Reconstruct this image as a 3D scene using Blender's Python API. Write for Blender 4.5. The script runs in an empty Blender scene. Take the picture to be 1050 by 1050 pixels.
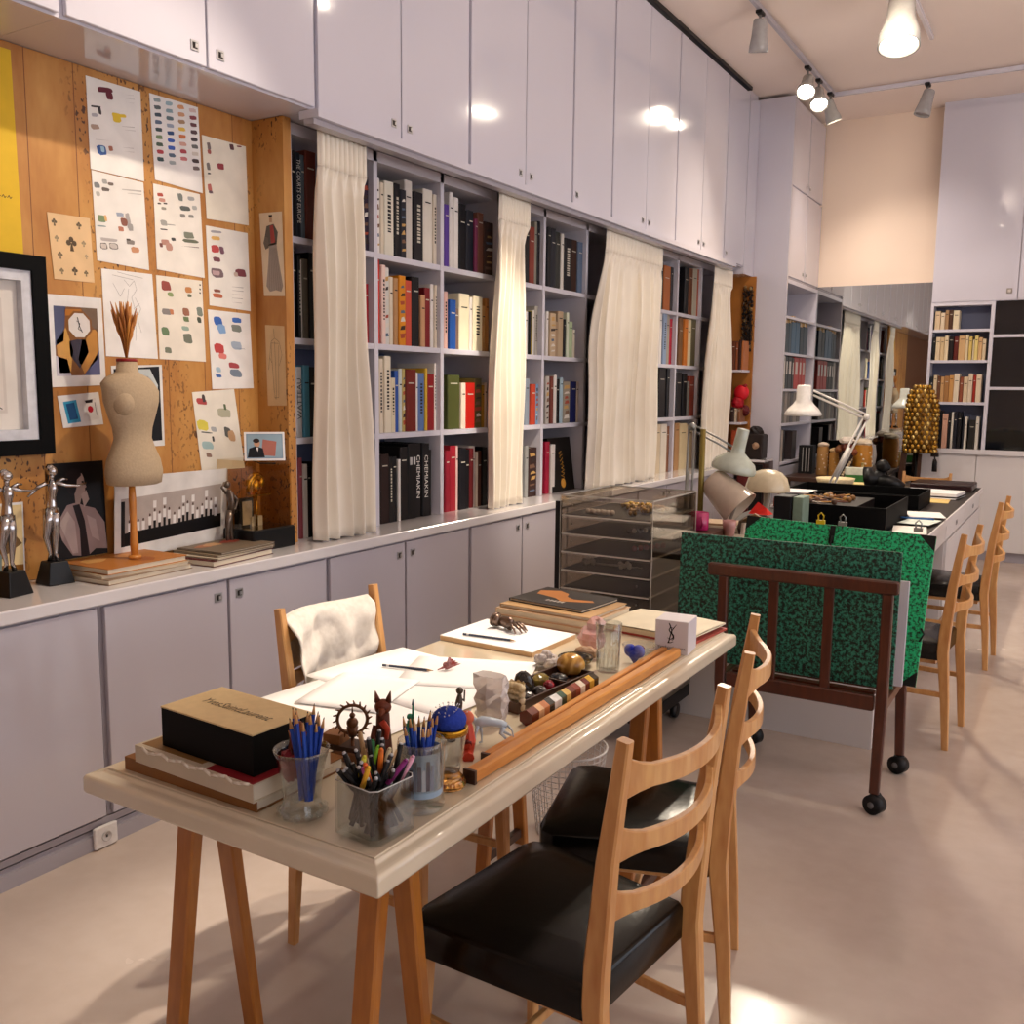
# atelier scene
BOOKS=[[0,1,[[2.958,2.983,0.345,"17161a",0],[2.983,3.011,0.341,"1b222c","THE COURTS OF EUROPE"],[3.011,3.035,0.337,"5c6a74",0],[3.035,3.1,0.36,"6e2f22",0]]],[0,2,[[2.961,2.982,0.357,"17161a",0],[2.982,2.999,0.34,"17161a",1],[2.998,3.017,0.324,"e6e0da",0],[3.017,3.053,0.33,"6b6455",0],[3.054,3.103,0.36,"1b1a1c",0]]],[0,3,[[2.967,2.999,0.295,"d9d6d2","WATTEAU"],[2.999,3.038,0.303,"4f93ad",0],[3.038,3.072,0.297,"17161a",0],[3.072,3.102,0.297,"5d6860",0]]],[0,4,[[2.97,2.992,0.348,"a8515a",0],[2.993,3.022,0.32,"e6e0da",0],[3.022,3.044,0.308,"17161a",0],[3.045,3.079,0.325,"26221f",1]]],[0.9,1,[[3.426,3.47,0.325,"2a1f35",2]]],[0.9,2,[[3.435,3.471,0.267,"a81f2c",0]]],[0.9,4,[[3.45,3.5,0.337,"e9e4dc",1]]],[1,1,[[3.497,3.527,0.337,"e6e0da",2],[3.53,3.555,0.321,"e0d2bc",0],[3.559,3.627,0.336,"e2dccb",1],[3.63,3.672,0.336,"17161a",1],[3.674,3.717,0.316,"23242c",2],[3.721,3.78,0.37,"cdc6bd",0],[3.784,3.856,0.327,"1c1b20",1],[3.86,3.936,0.354,"e2dacd",0],[3.94,3.973,0.339,"d8ccba",1]]],[1,2,[[3.502,3.528,0.385,"d6301f",0],[3.53,3.56,0.363,"ecd0c4",1],[3.562,3.598,0.356,"d8d6d0",2],[3.599,3.627,0.316,"e0d2bc",0],[3.629,3.662,0.313,"b98c5e",0],[3.664,3.715,0.329,"d98a1c",2],[3.717,3.768,0.312,"c8503c",0],[3.77,3.829,0.335,"17161a",0],[3.833,3.869,0.253,"c99a72",0],[3.871,3.918,0.292,"7e1f24",0],[3.92,3.947,0.313,"e6e0da",0],[3.949,3.974,0.31,"e0d2bc",1]]],[1,3,[[3.511,3.543,0.347,"e0d2bc",1],[3.545,3.592,0.36,"e4d9c2",1],[3.593,3.627,0.259,"dccfb2",1],[3.629,3.659,0.294,"2d55a4",0],[3.661,3.687,0.304,"c9d0cc",0],[3.689,3.712,0.304,"c0a866",2],[3.716,3.796,0.302,"73261d",0],[3.798,3.818,0.288,"e6e0da",0],[3.82,3.869,0.286,"5f7cae",1],[3.871,3.889,0.311,"dcb23a",0],[3.891,3.951,0.282,"8e1f24",0],[3.955,4.0,0.337,"e8e2da",1]]],[1,4,[[3.518,3.581,0.333,"2a1a18",0],[3.582,3.61,0.318,"1c1717",1],[3.612,3.646,0.317,"17161a",0],[3.648,3.665,0.303,"e6e0da",0],[3.668,3.726,0.36,"1a1617",0],[3.728,3.793,0.375,"141315",3],[3.795,3.845,0.373,"161417","CHEMIAKIN"],[3.848,3.907,0.37,"141216","CHEMIAKIN"],[3.909,3.928,0.337,"201c1d",0]]],[2,1,[[4.042,4.081,0.31,"5c3f98",0],[4.083,4.117,0.376,"e6e0da",0],[4.122,4.165,0.357,"ece7e0",0],[4.17,4.228,0.333,"17161a",0],[4.231,4.262,0.31,"23242c",0],[4.265,4.315,0.317,"1d222c",0],[4.318,4.344,0.28,"7e2f52",0],[4.346,4.403,0.318,"7a4b3a",0],[4.406,4.493,0.279,"4a2c20",2]]],[2,2,[[4.044,4.078,0.289,"e6b9ab",1],[4.083,4.138,0.251,"2457a8",0],[4.14,4.18,0.212,"7b6457",0],[4.184,4.276,0.292,"efe4c4",0],[4.278,4.304,0.279,"e6e0da",0],[4.306,4.394,0.288,"f1e6c8",1],[4.4,4.431,0.244,"d7a160",0],[4.433,4.465,0.286,"c98a4c",0]]],[2,3,[[4.073,4.183,0.282,"4c5228",0],[4.188,4.229,0.242,"ecdcc8",0],[4.231,4.318,0.243,"c62218",0],[4.325,4.397,0.268,"5c5124",2],[4.4,4.425,0.231,"b98c2e",0],[4.427,4.452,0.245,"e0d2bc",0]]],[2,4,[[4.053,4.091,0.323,"9c2034",0],[4.093,4.147,0.347,"a82434",0],[4.149,4.172,0.345,"e6c4bc",0],[4.176,4.237,0.33,"18181e",0],[4.239,4.274,0.321,"17161a",0],[4.277,4.315,0.325,"6a1d22",0],[4.317,4.339,0.337,"e6e0da",0],[4.344,4.361,0.303,"e6d8c8",0],[4.363,4.398,0.308,"5d2f22",0],[4.4,4.447,0.326,"17161a",0]]],[3,1,[[4.845,4.896,0.318,"17161a",0],[4.899,4.954,0.326,"86392a",0],[4.956,4.984,0.362,"8a8578",0],[4.987,5.034,0.368,"17161a",0],[5.04,5.09,0.383,"dcd6cc",0]]],[3,2,[[4.857,4.9,0.249,"e6e0da",0],[4.906,4.924,0.251,"17161a",0],[4.927,4.949,0.256,"d8c43c",0],[4.955,4.977,0.262,"e6e0da",0],[4.982,5.027,0.288,"b9b2a6",1]]],[3,3,[[4.868,4.92,0.272,"8a93a0",0],[4.927,4.983,0.242,"c0442a",0],[4.99,5.044,0.242,"7aa2c4",2]]],[3,4,[[4.878,4.915,0.311,"9a9a98",0],[4.918,5.023,0.297,"3a2420",2]]],[4,1,[[5.117,5.156,0.356,"17161a",0],[5.159,5.212,0.356,"23242c",0],[5.216,5.273,0.341,"33332f",0],[5.28,5.314,0.338,"dcd6cc",0],[5.322,5.419,0.319,"17161a",1],[5.426,5.508,0.325,"3f2a22",0],[5.516,5.597,0.32,"5c6c84",0]]],[4,2,[[5.124,5.15,0.267,"e6e0da",0],[5.154,5.224,0.259,"c7ae8e",2],[5.232,5.269,0.213,"a78a6c",0],[5.271,5.339,0.28,"b9a183",0],[5.348,5.369,0.235,"17161a",0],[5.374,5.406,0.278,"d0d4bc",0],[5.416,5.462,0.225,"b3c49c",0],[5.468,5.497,0.178,"dcd2bc",0]]],[4,3,[[5.12,5.163,0.291,"c4bcb2",2],[5.167,5.204,0.292,"7a3a2c",0],[5.21,5.247,0.3,"e6e0da",0],[5.252,5.296,0.277,"17161a",0],[5.303,5.341,0.286,"a9c0cc",0],[5.349,5.438,0.262,"9a9080",2],[5.445,5.522,0.263,"20255a",0],[5.529,5.563,0.264,"e0d2bc",0]]],[4,4,[[5.127,5.177,0.324,"a81c3c",0],[5.195,5.249,0.304,"e8e0da",0]]],[7,1,[[6.863,6.935,0.354,"17161a",0],[6.948,7.079,0.338,"b0622a",0],[7.091,7.14,0.339,"17161a",0]]],[7,2,[[6.902,6.954,0.385,"e6e0da",0],[6.96,7.028,0.385,"8fa2c0",1],[7.042,7.112,0.385,"a59b8e",0],[7.126,7.186,0.355,"b52038",0]]],[7,3,[[6.916,7.049,0.385,"211c1e",0],[7.062,7.116,0.383,"17161a",0]]],[7,4,[[6.877,6.972,0.385,"dcc8a8",0],[6.984,7.104,0.385,"e6dccb",0],[7.118,7.184,0.363,"8a5a3c",0],[7.194,7.239,0.382,"e0d2bc",0]]],[8,1,[[7.391,7.472,0.374,"17161a",0],[7.485,7.562,0.374,"6e4028",0],[7.573,7.669,0.385,"b0a794",0],[7.679,7.822,0.385,"a5482a",0]]],[8,2,[[7.315,7.395,0.378,"7e5a3a",0],[7.407,7.484,0.374,"cf7a30",0],[7.495,7.585,0.38,"e4d4b0",0],[7.595,7.711,0.385,"6c6444",0]]],[8,3,[[7.281,7.39,0.358,"28282c",0],[7.403,7.497,0.35,"17161a",0],[7.515,7.564,0.287,"77736c",0],[7.571,7.713,0.332,"8c3a28",0]]],[8,4,[[7.283,7.375,0.385,"b98c5e",0],[7.389,7.544,0.38,"dcc9a0",0],[7.557,7.718,0.36,"d8c19c",0]]]]
RCBOOKS=[[1,[[-1.241,-1.198,0.163,"d6bc9a",0],[-1.194,-1.16,0.148,"dcc9ac",0],[-1.158,-1.127,0.17,"a5825c",0],[-1.124,-1.095,0.17,"4c2e20",0],[-1.092,-1.043,0.165,"e2d2b4",0]]],[2,[[-1.245,-1.224,0.205,"17161a",0],[-1.221,-1.184,0.205,"dcc7a4",0],[-1.182,-1.15,0.204,"d2b88e",0],[-1.149,-1.116,0.217,"dccaa8",0],[-1.113,-1.073,0.21,"1c1414",0],[-1.07,-1.034,0.209,"5e1f18",0],[-1.032,-0.978,0.215,"cfa878",0],[-0.976,-0.953,0.221,"dcc8a0",0],[-0.949,-0.923,0.207,"d8bc6a",0],[-0.918,-0.905,0.179,"d8c8a8",0],[-0.905,-0.876,0.213,"e0cb80",0],[-0.873,-0.842,0.198,"cfa878",0],[-0.839,-0.813,0.184,"d8c3a0",0]]],[3,[[-1.244,-1.221,0.224,"23242c",0],[-1.219,-1.189,0.238,"d9c4a0",0],[-1.186,-1.162,0.231,"6c4630",0],[-1.159,-1.129,0.224,"c99c6a",0],[-1.127,-1.09,0.231,"a87848",0],[-1.088,-1.051,0.238,"c89458",0],[-1.05,-1.006,0.252,"e6d6bc",0],[-1.001,-0.972,0.224,"8c4c34",0],[-0.969,-0.934,0.224,"d9c3a2",0],[-0.934,-0.897,0.252,"dcc9ae",0],[-0.893,-0.87,0.239,"9c2c20",0],[-0.868,-0.827,0.246,"e0ccb0",0]]],[4,[[-1.145,-1.127,0.339,"17161a",0],[-1.122,-1.076,0.311,"d6a48c",0],[-1.074,-1.051,0.326,"17161a",0],[-1.048,-1.03,0.327,"e2dccf",0],[-1.028,-0.999,0.327,"22232b",0],[-0.996,-0.964,0.328,"17161a",0],[-0.954,-0.939,0.279,"23242c",0],[-0.937,-0.916,0.287,"dcd6c8",0],[-0.901,-0.85,0.26,"2a2724",0],[-0.846,-0.82,0.289,"d8d2c6",0]]]]
SSBOOKS=[[2,[[8.586,8.687,0.261,"24323c",0],[8.696,8.771,0.267,"2a3c4a",0],[8.779,8.912,0.281,"3d5a72",0],[8.922,9.059,0.29,"3d5a72",0],[9.078,9.189,0.254,"1c2830",0],[9.199,9.344,0.263,"22303c",0]]],[3,[[8.546,8.623,0.29,"b4aca4",0],[8.634,8.704,0.288,"1e2428",0],[8.713,8.836,0.29,"22262b",0],[8.848,8.91,0.282,"2a2a2c",0],[8.919,9.072,0.29,"b03a34",0],[9.082,9.183,0.29,"a8332e",0],[9.193,9.317,0.29,"b8443c",0]]],[4,[[8.513,8.576,0.281,"8a8078",0],[8.586,8.651,0.275,"6c6a68",0],[8.659,8.743,0.281,"9a9088",0],[8.754,8.839,0.275,"77706a",0],[8.849,8.936,0.275,"5c5c60",0],[8.946,9.075,0.276,"8c847c",0],[9.085,9.197,0.276,"6a6664",0]]],[5,[[8.535,8.59,0.29,"3a2c28",0],[8.6,8.656,0.287,"b8aca0",0],[8.665,8.712,0.285,"28282c",0],[8.964,9.115,0.268,"403838",0]]]]
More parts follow.
